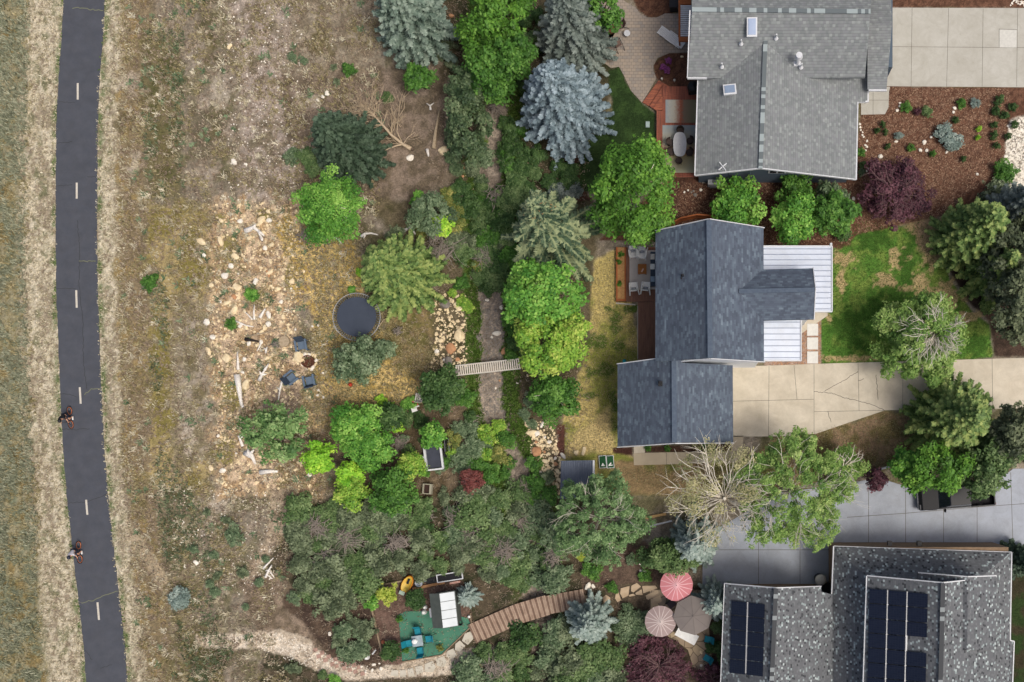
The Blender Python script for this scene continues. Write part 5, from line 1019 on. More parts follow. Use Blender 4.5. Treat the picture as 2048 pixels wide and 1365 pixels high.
tufts("meadow_grass", "straw-coloured mown grass on the verges either side of the path", 8500, [(20, -60), (260, -60), (330, 1420), (60, 1420)], 'drygrass', .13, .05, 4, lambda x, y: (((x-pxl(y) < 1) & (x-pxl(y) > -85)) | ((x-pxl(y) > 82) & (x-pxl(y) < 140))))
tufts("sage_grass", "grey-green rough grass left of the path", 5500, [(-60, -60), (60, -60), (80, 1420), (-60, 1420)], 'sagegrass', .30, .06, 5, lambda x, y: (x-pxl(y) < -60) & (fbm(x/30, y/30, 71) > .42))
tufts("sage_grass", "golden dry grass left of the path", 2600, [(-60, -60), (60, -60), (90, 1420), (-60, 1420)], 'gold', .22, .05, 5, lambda x, y: (x-pxl(y) < -50) & (fbm(x/30, y/30, 71) < .5))
tufts("verge_weeds", "green weeds along both edges of the path", 1500, [(90, -60), (270, -60), (270, 1420), (90, 1420)], 'grassgreen', .12, .05, 4, lambda x, y: ((abs(x-pxl(y)+3) < 4) | (abs(x-pxl(y)-87) < 5)) & (fbm(x/14, y/14, 73) > .46))
MEAD = [(240, -60), (760, -60), (760, 420), (680, 600), (660, 980), (540, 1250), (600, 1420), (290, 1420), (240, 900)]
tufts("meadow_grass", "brownish dry grass over the open meadow", 16000, MEAD, 'brownlitter', .18, .045, 4, lambda x, y: fbm(x/24, y/24, 74) > .38)
tufts("meadow_grass", "olive and gold dry grass over the open meadow", 9000, MEAD, 'gold', .2, .05, 4, lambda x, y: fbm(x/40, y/60, 75) > .54)
tufts("meadow_grass", "pale straw tufts over the meadow and stony slope", 6000, MEAD, 'drygrass', .18, .05, 4, lambda x, y: fbm(x/22, y/22, 76) > .55)
tufts("meadow_grass", "olive green grass in the meadow streaks", 3500, [(280, 60), (370, 60), (370, 400), (280, 420), (340, 600), (330, 900), (400, 1000), (480, 1300), (380, 1400), (310, 1000), (300, 600)], 'oak', .2, .05, 5, lambda x, y: fbm(x/30, y/50, 78) > .5)
tufts("meadow_weeds", "larger coarse weeds dotted over the meadow", 230, MEAD, 'sage', .30, .08, 14, lambda x, y: fbm(x/50, y/50, 79) > .45, 1.0, "weeds")
tufts("meadow_weeds", "pale bleached weed clumps dotted over the meadow", 500, MEAD, 'drygrass', .34, .05, 16, None, 1.0, "weeds")
tufts("golden_grass", "golden dry grass around the trampoline and armchairs", 6000, [(600, 430), (720, 430), (720, 560), (880, 700), (880, 800), (700, 840), (580, 860), (640, 640)], 'gold', .17, .045, 4)
tufts("bank_grass", "green grass on the creek banks", 9000, [(880, -60), (1120, -60), (1060, 560), (1060, 900), (1120, 1150), (1010, 1150), (940, 900), (930, 560), (940, 200)], 'grassgreen', .22, .06, 5, lambda x, y: (np.abs(ldist(x, y, CREEK)-40) < 16))
tufts("woodland_litter", "twigs and leaf litter on the ground under the trees", 9000, [(860, -60), (1220, -60), (1160, 500), (1180, 800), (1120, 1000), (1250, 1200), (1240, 1420), (600, 1420), (580, 1000), (760, 780), (860, 560)], 'brownlitter', .22, .03, 4, lambda x, y: ldist(x, y, CREEK) > 26)
tufts("lawn_grass", "short green and straw grass of the back lawn", 5000, [(1190, 530), (1235, 500), (1262, 608), (1278, 720), (1233, 735), (1233, 900), (1130, 915), (1132, 830), (1180, 700)], 'gold', .07, .03, 3)
tufts("lawn_grass", "short green grass of the front lawn", 6000, LAWN, 'grassgreen', .07, .03, 3)
tufts("lawn_grass", "short grass between the driveways", 4000, [(1200, 935), (1488, 932), (1560, 878), (1770, 828), (1840, 828), (1840, 915), (1640, 965), (1300, 975)], 'gold', .08, .035, 3)
tufts("mulch_chips", "brown bark chips of the mulch garden", 9000, [(1735, 176), (2020, 178), (2010, 330), (1885, 430), (1715, 470), (1720, 250)], 'bark_chip', .10, .04, 2, lean=2.5)
tufts("mulch_chips", "dark bark chips between the two houses", 4000, [(1345, 365), (1715, 365), (1700, 488), (1530, 488), (1530, 460), (1400, 440), (1345, 460)], 'bark_chip', .09, .035, 2, lean=2.5)
# ---------------------------------------------------------------- driftwood, logs, brush
m_drift = mat("bleached_wood", S(250, 246, 238, .95), .8, S(220, 210, 196), 9, .3)
m_log = mat("log_wood", S(196, 178, 150), .85, S(156, 138, 112), 9, .3)
def stick(name, label, paths, r, m=m_drift, cat="driftwood", group=None, lift=.1):
    p0 = G(*paths[0][0]); root = thing(name, label, cat, p0, 0, group) if False else None
    mb = MB()
    for pts in paths:
        q = []
        for i, pt in enumerate(pts):
            g = G(pt[0], pt[1]); g.z += lift+(pt[2] if len(pt) > 2 else 0); q.append(g-p0)
        n = len(q); rs = [r*1.3*(1-.6*i/(n-1)) for i in range(n)]
        if pts is not paths[0]: rs = [x*.7 for x in rs]
        mb.tube(q, rs, 7)
    o = mb.build(name, m, smooth=True); o.location = p0; return tag(o, label, cat, group)
stick("driftwood", "white arched driftwood log in the upper stony slope", [[(492, 463), (502, 459), (511, 457, .2), (520, 464, .15), (524, 476)], [(511, 457, .2), (516, 452, .3)], [(520, 464, .15), (531, 473, .1)], [(524, 476), (526, 483)]], .17)
stick("driftwood", "thin white branch lowest of the driftwood fan below the green bush", [[(472, 643), (482, 647), (494, 652), (508, 654)]], .07)
stick("driftwood", "thin white upright branch of the driftwood fan", [[(510, 640), (509, 625), (510, 610)]], .07)
stick("driftwood", "thin slanting white branch left in the driftwood fan", [[(506, 640), (497, 630), (488, 622)]], .05)
stick("driftwood", "short grey plank beside the white slab", [[(521, 636), (532, 618)]], .11)
stick("fallen_branch", "long thin pale branch lying across the slope left of the armchairs", [[(494, 674), (520, 669), (545, 663), (562, 659), (568, 654)], [(545, 663), (556, 668)]], .06, m_log)
stick("driftwood", "dark burnt log with a white cut end", [[(492, 679), (505, 681), (519, 684)]], .11, mat("charred_wood", S(52, 46, 44), .9))
stick("driftwood", "white curved stick below the burnt log", [[(523, 687), (520, 695), (515, 703)]], .06)
stick("log", "long white upright log, lower left of the armchairs", [[(475, 750), (479, 775), (482, 795), (485, 812)], [(485, 812), (489, 814)]], .20, cat="log")
stick("log", "thinner white log just above the long upright one", [[(478, 740), (477, 722), (476, 704)]], .09, cat="log")
stick("driftwood", "white forked root stump on dark soil left of the armchairs", [[(520, 761), (527, 751, .2), (533, 742, .25)], [(527, 751, .2), (536, 749, .15)], [(527, 751, .2), (524, 744, .3)], [(533, 742, .25), (540, 728, .1)]], .12)
stick("driftwood", "white antler-shaped root near the sage tuft", [[(533, 706), (536, 700, .2), (531, 697, .2)], [(536, 700, .2), (538, 695, .2)]], .08)
stick("fallen_branch", "slender pale branch with side twigs left of the lower armchairs", [[(572, 751), (565, 765), (561, 780), (558, 800)], [(565, 765), (572, 762)], [(572, 751), (582, 742)], [(561, 780), (556, 776)]], .09, m_drift)
stick("log", "cut brown log lying above the lone pine", [[(529, 812), (545, 812), (560, 808)]], .12, m_log, "log")
stick("driftwood", "white forked branch at the left side of the lone pine", [[(487, 893), (480, 875), (489, 866)], [(480, 875), (490, 874)], [(480, 875), (477, 872)]], .10)
stick("driftwood", "large white root plate below the lone pine's left side", [[(493, 907), (502, 910, .2), (509, 916, .2), (512, 928)], [(502, 910, .2), (499, 898, .2)], [(502, 910, .2), (512, 900, .25)], [(509, 916, .2), (507, 903, .3)], [(502, 910, .2), (498, 915)]], .19)
stick("log", "short white log below the lone pine", [[(522, 945), (540, 943), (557, 943)]], .17, cat="log")
stick("log", "pale log standing upright in the picture left of the upper creek", [[(868, 298), (872, 262), (880, 220)]], .13, m_log, "log")
stick("driftwood", "small white wishbone-shaped branch left of the willows", [[(862, 221), (861, 213), (854, 208)], [(861, 213), (869, 207)]], .07)
stick("log", "short white log end by the fallen tree", [[(855, 300), (858, 314)]], .11, cat="log")
stick("driftwood", "white curved branch under the bright green aspen", [[(723, 474), (732, 469, .1), (745, 468, .1), (757, 471)], [(732, 469), (728, 478)]], .09)
stick("driftwood", "small white twig beneath the bright green aspen", [[(668, 473), (677, 480), (684, 488)], [(677, 480), (685, 478)]], .06)
stick("driftwood", "white log beside the loose grey-green bush", [[(810, 462), (822, 456), (832, 470)], [(822, 456), (815, 458)]], .11)
stick("driftwood", "tangle of white bleached roots by the lower dirt trail", [[(532, 1155), (540, 1140, .1), (545, 1130)], [(540, 1140, .1), (550, 1156)], [(540, 1140, .1), (532, 1142)], [(536, 1150), (546, 1158)]], .08)
stick("driftwood", "white stick beside the tangle of bleached roots", [[(528, 1137), (538, 1126), (548, 1116)]], .07)
stick("fallen_branch", "thin branch beside the trampoline's right edge", [[(758, 655), (768, 640), (778, 636)]], .04, m_log)
stick("driftwood", "white stick in the lower thicket", [[(757, 1050), (770, 1042)]], .06)
# stumps and dead rings
def brush(px, py, r, label, m=m_greybark, n=40, group=None, name="brush_pile", th=.02, curl=1.0):
    p0 = G(px, py); mb = MB()
    for i in range(n):
        a = R.uniform(0, 6.28); x, y = R.normal(0, r*.35, 2)/PPM; L = R.uniform(.4, 1.1)*r/PPM; z = R.uniform(.05, .4); c = R.normal(0, .8)*curl
        pts = []
        for k in range(5): s = k/4-.5; aa = a+c*s; pts.append((x+math.cos(aa)*L*s*2, y+math.sin(aa)*L*s*2, z+.15*math.cos(s*3)))
        mb.tube(pts, [th*1.3, th*1.2, th, th*.7, th*.4], 4)
    o = mb.build(name, m, smooth=True); o.location = p0; o.location.z += .5 if px > 600 and r > 18 else 0; return tag(o, label, "brush pile", group)
for a_ in [(612, 474, 14, "small round nest of dark twigs on the golden grass"), (895, 505, 34, "big brown brush pile right of the olive spruce"), (880, 470, 22, "brush pile above the big brown one"), (952, 550, 14, "white dead twigs in the tangle left of the fresh green cottonwood"), (918, 1040, 24, "grey brush pile in the tangle above the boardwalk"),
           (955, 1075, 32, "wide pale brush pile left of the creek above the boardwalk"), (850, 1010+20, 18, "brown brush pile below the dense green maple"), (705, 1075, 28, "brown brush pile inside the lower thicket"), (948, 845, 16, "pale twig pile right of the deep green plum tree"), (800, 885, 18, "straw-coloured brush pile left of the trailer"),
           (1045, 985, 22, "grey brush on the lower creek bed"), (796, 664, 10, "small grey twig pile right of the trampoline"), (555, 690, 8, "twigs around the round stump"), (990, 220, 14, "dark brush in the upper creek bed"), (800, 1085, 26, "grey brush in the middle of the lower thicket"), (930, 1000, 18, "grey brush below the red spiky bush"), (1000, 400, 22, "grey brush across the upper creek"), (660, 1120, 26, "grey brush deep in the scrub oaks left of the garden"), (640, 1050, 22, "grey brush at the top of the scrub oaks"), (1010, 1100, 26, "grey brush among the scrub oaks above the boardwalk"), (1040, 1040, 22, "pale brush beside the lower creek bend"), (1110, 1110, 22, "grey brush left of the brown bed"), (1000, 1330, 24, "grey brush among the shrubs below the boardwalk"), (975, 520, 20, "grey brush over the creek above the cottonwoods")]:
    brush(*a_, n=26 if a_[2] < 18 else 60)
o = MB().cyl((0, 0, 0), .42, .3, 14).build("tree_stump", m_log); o.location = G(571, 684); tag(o, "round brown tree stump left of the uppermost armchair", "stump")
# the fallen bare tree
p0 = G(812, 296); root = thing("fallen_tree", "bare fallen tree with pale trunk and spreading twigs beside the dark spruce", "dead tree", p0)
mb = MB(); tp = [G(822, 298, .15), G(806, 289, .25), (G(782, 270, .5)), G(765, 250, .8), G(748, 232, .9), G(737, 222, .9)]
tp = [t_-p0 for t_ in tp]; mb.tube(tp, [.17, .13, .1, .08, .05, .02], 7)
def twigs(a, ang, L, d, r):
    if d == 0 or L < .15: return
    b = a+Vector((math.cos(ang)*L, math.sin(ang)*L, L*R.uniform(-.1, .25))); mid = (a+b)/2+Vector(R.normal(0, L*.08, 3)); mb.tube([a, mid, b], [r, r*.8, r*.5], 4)
    for _ in range(3): twigs(a.lerp(b, R.uniform(.35, 1)), ang+R.normal(0, .55), L*R.uniform(.5, .75), d-1, r*.55)
for k, n in ((1, 2), (2, 5), (3, 7), (4, 7), (5, 4)):
    for _ in range(n): twigs(tp[k], math.radians(128)+R.normal(0, .65), R.uniform(.9, 1.7), 4, .035)
twigs(tp[1], math.radians(95), 2.2, 4, .05); twigs(tp[1], math.radians(45), 1.3, 3, .04); q = [tp[1], G(792, 292, .4)-p0, G(776, 298, .4)-p0, G(762, 308, .3)-p0, G(752, 318, .2)-p0]; mb.tube(q, [.07, .06, .05, .03, .015], 5)
for k in (2, 3): twigs(q[k], math.radians(215), 1.0, 3, .025)
mb.build("branches", mat("dead_bark", S(214, 196, 168), .8, S(178, 156, 126), 8), root, smooth=True)
mb = MB(); mb.cyl((0, 0, 0), .16, .25, 9, .12); o = mb.build("trunk_butt", m_bark, root); o.location = G(825, 299)-p0
# ---------------------------------------------------------------- furniture and small built things
m_black = mat("black_metal", S(34, 34, 36), .45)
m_blueg = mat("bluegrey_boards", S(106, 124, 142), .7, S(92, 108, 126), 4)
m_blued = mat("bluegrey_boards_dark", S(66, 78, 94), .7, S(58, 70, 84), 4)
m_whitep = mat("white_plastic", S(236, 236, 232, .95), .4)
m_ply = mat("cream_cover", S(224, 220, 210), .5, S(210, 204, 192), 1)
m_wood = mat("tan_timber", S(196, 150, 104), .8, S(160, 118, 78), 4, .2, stretch=(1, 1, 1))
# trampoline
p0 = W(713, 634, 0); p = W(713, 634, .85); tr = thing("trampoline", "big round trampoline with dark mat and grey spring rim", "trampoline", (p.x, p.y, gz(713, 634)))
m_mat_ = mat("trampoline_mat", S(62, 70, 84), .75, S(70, 78, 92), .8)
MB().cyl((0, 0, .84), 1.50, .02, 64).build("mat", m_mat_, tr)
MB().tube([(1.80*math.cos(a), 1.80*math.sin(a), .86) for a in [2*math.pi*i/64 for i in range(64)]], .028, 8, True).build("rim", mat("galvanised_rim", S(176, 178, 180), .5), tr, smooth=True)
mb = MB()
for i in range(60):
    a = 2*math.pi*i/60; mb.tube([(1.49*math.cos(a), 1.49*math.sin(a), .85), (1.79*math.cos(a), 1.79*math.sin(a), .86)], .03, 4)
tag(mb.build("springs", m_metal, tr), kind='stuff')
for i in range(4):
    a = math.pi/4+i*math.pi/2
    MB().tube([(1.8*math.cos(a-.25), 1.8*math.sin(a-.25), .85), (1.8*math.cos(a-.2), 1.8*math.sin(a-.2), .03), (1.8*math.cos(a+.2), 1.8*math.sin(a+.2), .03), (1.8*math.cos(a+.25), 1.8*math.sin(a+.25), .85)], .028, 6).build("leg", m_metal, tr)
# armchairs at the fire pit
def armchair(px, py, rz, label):
    r = thing("garden_armchair", label, "armchair", G(px, py), rz, "armchairs around the fire pit")
    MB().box((0, .02, .36), (.56, .60, .07), 0, .08).build("seat", m_blueg, r)
    MB().box((0, -.42, .62), (.66, .08, .75), 0, .38).build("backrest", m_blued, r)
    for s in (-1, 1):
        MB().box((s*.39, .02, .56), (.15, .86, .05)).build("armrest", m_blueg, r)
        MB().box((s*.36, .38, .27), (.07, .09, .54)).build("leg", m_blueg, r); MB().box((s*.36, -.34, .27), (.07, .09, .54)).build("leg", m_blueg, r)
    return r
armchair(607, 692, math.radians(190), "blue-grey armchair above the fire pit"); armchair(587, 757, math.radians(-52), "blue-grey armchair lower left of the fire pit, leftmost of the three"); armchair(623, 763, math.radians(12), "blue-grey armchair straight below the fire pit")
fp = thing("fire_pit", "rusty round fire pit ringed with stones among the armchairs", "fire pit", G(618, 724))
m_rust = mat("rusty_steel", S(124, 78, 58), .9, S(84, 54, 44), 6)
MB().lathe((0, 0, 0), [(.30, .0), (.46, .02), (.48, .32), (.44, .32), (.42, .08), (.0, .08)], 24).build("bowl", m_rust, fp)
mb = MB()
for i in range(5): a = i*math.pi/5; mb.tube([(-.44*math.cos(a), -.44*math.sin(a), .31), (.44*math.cos(a), .44*math.sin(a), .31)], .018, 5)
mb.build("grate", m_rust, fp)
for i in range(16):
    a = -2.6+i*.27; r_ = 15+rr.uniform(-2, 3); rock(618+math.cos(a)*r_, 724-math.sin(a)*r_*-1, rr.uniform(4, 8), None, rr.choice([0, 1]), "pale stone in the heap around the rusty fire pit", "fire pit stones")
o = MB().lathe((0, 0, 0), [(.0, 0), (.12, .03), (.16, .12), (.14, .22), (0, .28)], 14).build("ball", mat("red_rubber", S(200, 72, 48), .5), smooth=True); o.location = G(702, 770); tag(o, "red-orange ball on the golden grass below the sage green tree", "ball")
# slatted chair and toys near the plum tree
def slat_chair(px, py, rz, label, m, group=None, name="garden_chair", sc=1.0):
    r = thing(name, label, "chair", G(px, py), rz, group); r.scale = (sc,)*3
    for s in (-1, 1):
        MB().box((s*.27, 0, .56), (.09, .6, .04)).build("armrest", m, r); MB().box((s*.27, .26, .28), (.05, .05, .56)).build("leg", m, r); MB().box((s*.27, -.24, .28), (.05, .05, .56)).build("leg", m, r)
    mb = MB(); [mb.box((0, -.2+k*.11, .38), (.48, .08, .03)) for k in range(5)]; mb.box((0, 0, .355), (.06, .5, .02)); mb.build("seat", m, r)
    mb = MB(); [mb.box((-.2+k*.1, -.32, .68), (.075, .03, .66), 0, .25) for k in range(5)]; mb.box((0, -.34, .6), (.5, .025, .06), 0, .25); mb.build("backrest", m, r); return r
slat_chair(843, 796, math.radians(-8), "white slatted chair beside the round plum tree", m_ply)
t_ = thing("toy_chair", "small pink plastic toy chair below the white slatted chair", "toy chair", G(833, 808), .2); m_pink = mat("pink_plastic", S(232, 92, 104), .4)
MB().box((0, 0, .24), (.36, .34, .05)).build("seat", m_pink, t_, bevel=.02); MB().box((0, .17, .42), (.36, .05, .36)).build("backrest", m_pink, t_, bevel=.02)
for sx_ in (-.14, .14):
    for sy_ in (-.13, .13): MB().box((sx_, sy_, .11), (.05, .05, .22)).build("leg", m_pink, t_)
t_ = thing("toy_table", "small white plastic toy table touching the pink toy chair", "toy table", G(831, 819), .3)
MB().box((0, 0, .38), (.42, .42, .04)).build("top", m_whitep, t_, bevel=.015); MB().box((.3, .12, .4), (.3, .1, .03)).build("tray", m_whitep, t_)
for sx_ in (-.16, .16):
    for sy_ in (-.16, .16): MB().box((sx_, sy_, .18), (.05, .05, .36)).build("leg", m_whitep, t_)
# trailer-like frame, planter box
t_ = thing("garden_trailer", "dark flat-bedded trailer framed in white boards between the grove and the creek shrubs", "trailer", G(872, 910), math.radians(7))
MB().box((0, 0, .62), (1.05, 2.0, .06)).build("bed", mat("dark_felt", S(72, 76, 88), .9, S(62, 66, 76), 2), t_)
for nm, c_, d_ in (("side_rail", (-.62, 0, .74), (.16, 2.2, .2)), ("side_rail", (.62, 0, .74), (.14, 2.2, .2)), ("end_rail", (-.0, 1.12, .74), (1.45, .12, .2)), ("end_rail", (0, -1.12, .74), (1.3, .12, .2)), ("bracket", (-.74, -.1, .72), (.3, .18, .1))): MB().box(c_, d_).build(nm, m_trim, t_)
for s in (-1, 1): MB().tube([(s*.72, .0, .32), (s*.86, 0, .32)], .3, 14).build("wheel", m_dark, t_)
t_ = thing("machine_rack", "black metal rack half hidden right of the trailer", "rack", G(901, 890), math.radians(4))
MB().box((0, 0, .05), (.7, 1.1, .08)).build("base", m_black, t_)
for k in range(4): MB().box((-.25+k*.16, 0, .45), (.04, 1.0, .7)).build("bar", m_black if k % 2 else m_metal, t_)
t_ = thing("planter_box", "square weathered wooden planter box below the trailer", "planter box", G(857, 978), math.radians(-4)); m_pale = mat("weathered_wood", S(176, 172, 150), .85, S(150, 146, 126), 4)
for nm, c_, d_ in (("side", (-.28, 0, .25), (.09, .78, .5)), ("side", (.28, 0, .25), (.16, .78, .5)), ("end", (0, .36, .25), (.47, .07, .46)), ("end", (0, -.36, .25), (.47, .07, .46))): MB().box(c_, d_).build(nm, m_pale, t_)
MB().box((0, 0, .18), (.46, .64, .3)).build("soil", mat("dark_soil", S(66, 48, 42), .95), t_)
t_ = thing("clothes_post", "grey T-shaped post standing left of the elder bush", "post", G(858, 862)); MB().box((0, 0, .9), (.08, .08, 1.8)).build("post", m_pale, t_); MB().box((0, 0, 1.82), (.5, .07, .07)).build("crossbar", m_pale, t_)
# footbridge
a = W(912, 742); b_ = W(1041, 728); c_ = (a+b_)/2; rz = math.atan2((b_-a).y, (b_-a).x); L = (b_-a).length
br_ = thing("footbridge", "slatted pale wooden footbridge crossing the dry creek", "footbridge", (c_.x, c_.y, .0), rz); m_slat = mat("bleached_slats", S(236, 228, 214), .85, S(212, 200, 182), 4, .2); m_beam = mat("bridge_beam", S(222, 218, 208), .8)
n = 30
for i in range(n): MB().box((-L/2+(i+.5)*L/n, 0, .16), (L/n*.56, .78, .045)).build("plank", m_slat, br_)
for s in (-1, 1): MB().box((0, s*.37, .08), (L, .09, .11)).build("beam", m_beam, br_)
# boardwalk, two straight runs
m_bw = mat("brown_planks", S(190, 166, 144), .85, S(160, 134, 114), 2.2, .25); m_bw2 = mat("brown_planks_dark", S(140, 114, 96), .85, S(112, 90, 76), 2.2, .25)
bw = thing("boardwalk", "long curved brown plank boardwalk below the scrub oaks", "boardwalk", W(1045, 1235)+Vector((0, 0, .0)))
PT = [(945, 1268), (1035, 1228), (1095, 1210), (1170, 1196)]; pts = [W(x, y) for x, y in PT]; seg = [(p2-p1).length for p1, p2 in zip(pts, pts[1:])]; tot = sum(seg)
def along(s):
    for i, l in enumerate(seg):
        if s <= l or i == len(seg)-1: return pts[i].lerp(pts[i+1], s/l), i
        s -= l
n = 66
for i in range(n):
    s = (i+.5)*tot/n; p, k = along(s); p1, _ = along(max(0, s-.8)); p2, _ = along(min(tot, s+.8)); d = p2-p1
    MB().box(p-bw.location+Vector((0, 0, .18)), (tot/n*.88, 1.55-.12*(k == 2), .05), math.atan2(d.y, d.x)).build("plank", m_bw if i % 3 else m_bw2, bw)
for s in (-1, 1):
    for p1, p2 in zip(pts, pts[1:]):
        d = p2-p1; MB().box((p1+p2)/2-bw.location+Vector((-d.y, d.x, 0)).normalized()*s*.55+Vector((0, 0, .07)), (d.length, .1, .14), math.atan2(d.y, d.x)).build("beam", m_bw2, bw)
# timber edging of the garden
def timber(px0, py0, px1, py1, label, w_=.12, h_=.16, m=None, name="edging_timber"):
    a = W(px0, py0); b_ = W(px1, py1); c_ = (a+b_)/2; d = b_-a; o = MB().box((0, 0, h_/2), (d.length, w_, h_)).build(name, m or m_wood, bevel=.01)
    o.location = (c_.x, c_.y, gz((px0+px1)/2, (py0+py1)/2)); o.rotation_euler = (0, 0, math.atan2(d.y, d.x)); return tag(o, label, "timber")
m_wgrey = mat("grey_timber", S(170, 150, 124), .85, S(140, 122, 100), 4)
timber(735, 1176, 768, 1322, "long thin timber along the left side of the brown garden", m=m_wgrey); timber(736, 1175, 806, 1162, "thin timber along the top of the brown garden", m=m_wgrey)
timber(826, 1178, 890, 1165, "tan beam below the round white lid", .2); timber(900, 1167, 921, 1163, "short red-and-white board below the long planter", .16, m=mat("pinkish_board", S(220, 190, 176), .7, S(190, 120, 100), 6))
timber(806, 1324, 884, 1310, "timber edge along the bottom of the teal patio", .07, m=m_wgrey); timber(884, 1310, 944, 1252, "slanting timber edge on the lower right of the teal patio", .07, m=m_wgrey); timber(944, 1252, 941, 1226, "short timber edge at the right of the teal patio", .06, m=m_wgrey)
timber(1282, 1038, 1332, 1028, "golden-tan beam lying left of the bare poplar", .2, .2, mat("golden_beam", S(196, 160, 108), .8)); timber(1290, 1055, 1344, 1042, "white pole lying below the golden-tan beam", .13, .13, m_trim, "pole"); timber(1232, 607, 1306-35, 610, "short pale kerb below the deck", .1, .1, m_conc)
timber(1276, 612, 1276, 718, "thin pale kerb along the plank walk behind the middle house", .08, .08, m_conc)
# teal table and four chairs
tb = thing("patio_table", "square glass patio table between the four teal chairs", "table", W(840, 1279), math.radians(8))
MB().box((0, 0, .71), (.82, .82, .03)).build("top", mat("frosted_glass", S(176, 190, 194), .2, S(120, 136, 142), 2), tb, bevel=.01)
for sx_ in (-.34, .34):
    for sy_ in (-.34, .34): MB().box((sx_, sy_, .35), (.05, .05, .7)).build("leg", m_black, tb)
m_tealf = mat("teal_fabric", S(28, 142, 158), .7, S(22, 124, 142), 6)
def teal_chair(px, py, rz, label, group="teal chairs around the glass table"):
    r = thing("patio_chair", label, "chair", W(px, py), rz, group)
    MB().box((0, .05, .42), (.5, .5, .04)).build("seat", m_tealf, r); MB().box((0, -.3, .68), (.5, .04, .62), 0, .32).build("backrest", m_tealf, r)
    for s in (-1, 1): MB().tube([(s*.27, .3, .02), (s*.28, .28, .62), (s*.28, -.3, .66), (s*.27, -.5, .02)], .018, 5).build("arm_frame", m_black, r)
    return r
teal_chair(839, 1261, math.radians(188), "teal fabric chair on the upper side of the glass table"); teal_chair(862, 1276, math.radians(98), "teal fabric chair on the right side of the glass table"); teal_chair(844, 1301, math.radians(8), "teal fabric chair on the lower side of the glass table"); teal_chair(821, 1285, math.radians(-80), "teal fabric chair on the left side of the glass table")
o = MB().lathe((0, 0, 0), [(0, 0), (.16, .0), (.21, .12), (.12, .22), (.18, .3), (0, .36)], 9).build("white_bundle", m_whitep); o.location = W(836, 1279)+Vector((0, 0, .73)); tag(o, "crumpled white bundle lying on the glass patio table", "bundle")
# shed with white roof panels
g = thing("potting_shed", "small shed with one dark grey roof slope and one of four white panels", "shed", W(900, 1212), math.radians(6)); m_gd = mat("shed_grey", S(96, 102, 96), .7, S(80, 86, 82), 3); m_cream = mat("white_panel", S(222, 228, 230), .4, S(204, 212, 214), 1)
MB().box((0, 0, .95), (1.6, 2.3, 1.9)).build("wall", m_gd, g)
MB().solid([(-.95, -1.3, 1.85), (-.05, -1.3, 2.4), (-.05, 1.3, 2.4), (-.95, 1.3, 1.85)], [(0, 1, 2, 3)], .05).build("dark_roof_slope", m_gd, g)
for k in range(4): y0 = -1.28+k*.65; MB().solid([(-.03, y0, 2.42), (.95, y0, 1.95), (.95, y0+.61, 1.95), (-.03, y0+.61, 2.42)], [(0, 1, 2, 3)], .04).build("roof_panel", m_cream, g)
MB().solid([(-.03, -1.32, 2.38), (1.0, -1.32, 1.89), (1.0, 1.34, 1.89), (-.03, 1.34, 2.38)], [(0, 1, 2, 3)], .04).build("roof_frame", m_gd, g)
o = MB().box((0, 0, .5), (.3, .7, .95), 0, 0).build("sign_board", m_whitep); o.location = W(870, 1222); o.rotation_euler = (0, 0, .12); tag(o, "white board leaning on the shed's left side", "board")
yk = thing("pedal_boat", "yellow and orange rounded kayak-like tub with a pale seat at the garden edge", "boat", G(816, 1168), math.radians(-28)); m_yel = mat("yellow_plastic", S(226, 176, 62), .45, S(214, 196, 96), 1)
pr = [(0, .02), (.30, .04), (.40, .16), (.42, .3), (.34, .31), (.28, .2), (0, .18)]
mb = MB(); mb.lathe((0, 0, 0), pr, 24); mb.v = [(x, y*1.75, z) for x, y, z in mb.v]; mb.build("hull", m_yel, yk, smooth=True)
mb = MB(); mb.lathe((0, 0, 0), [(.36, .28), (.43, .32), (.36, .36)], 24); mb.v = [(x, y*1.75, z) for x, y, z in mb.v]; mb.build("rim", mat("orange_plastic", S(222, 140, 36), .45), yk, smooth=True)
MB().box((0, .25, .3), (.16, .42, .1), .1).build("hatch", m_dark, yk, bevel=.02); MB().box((-.02, -.75, .3), (.44, .3, .2), .1).build("seat", mat("pale_green_plastic", S(178, 196, 178), .5), yk, bevel=.03)
wh = thing("round_lid", "round white-grey ribbed lid lying on the tan beam", "lid", G(839, 1166)+Vector((0, 0, .18))); MB().lathe((0, 0, 0), [(0, .1), (.12, .1), (.14, .06), (.22, .06), (.25, .1), (.29, .08), (.3, 0), (0, 0)], 26).build("disc", mat("pale_grey_plastic", S(188, 196, 204), .5), wh, smooth=True); MB().cyl((0, 0, .1), .04, .05, 10).build("knob", m_dark, wh)
t_ = thing("fountain_box", "black plastic box with coiled hose left of the long planter", "box", G(864, 1159), .1); MB().box((0, 0, .2), (.7, .5, .4)).build("box", m_dark, t_, bevel=.02); MB().tube([(.08+.17*math.cos(a), .17*math.sin(a), .43) for a in [i*.4 for i in range(16)]], .04, 6, True).build("hose", m_black, t_, smooth=True)
o = MB().box((0, 0, .14), (.26, .28, .28)).build("grey_bin", mat("grey_box", S(120, 132, 146), .6), bevel=.02); o.location = G(853, 1160); tag(o, "small blue-grey square box between the lid and the black box", "box")
t_ = thing("long_planter", "long black planter with white rim at the top of the garden", "planter", G(902, 1153), math.radians(9)); MB().box((0, 0, .2), (1.86, .5, .38)).build("bed", mat("black_soil", S(42, 42, 46), .9, S(30, 30, 32), 8), t_)
for nm, c_, d_ in (("rim", (0, .28, .36), (2.0, .07, .14)), ("rim", (0, -.28, .36), (2.0, .07, .14)), ("rim", (-.97, 0, .36), (.07, .49, .14)), ("rim", (.97, 0, .36), (.07, .49, .14))): MB().box(c_, d_).build(nm, m_trim, t_)
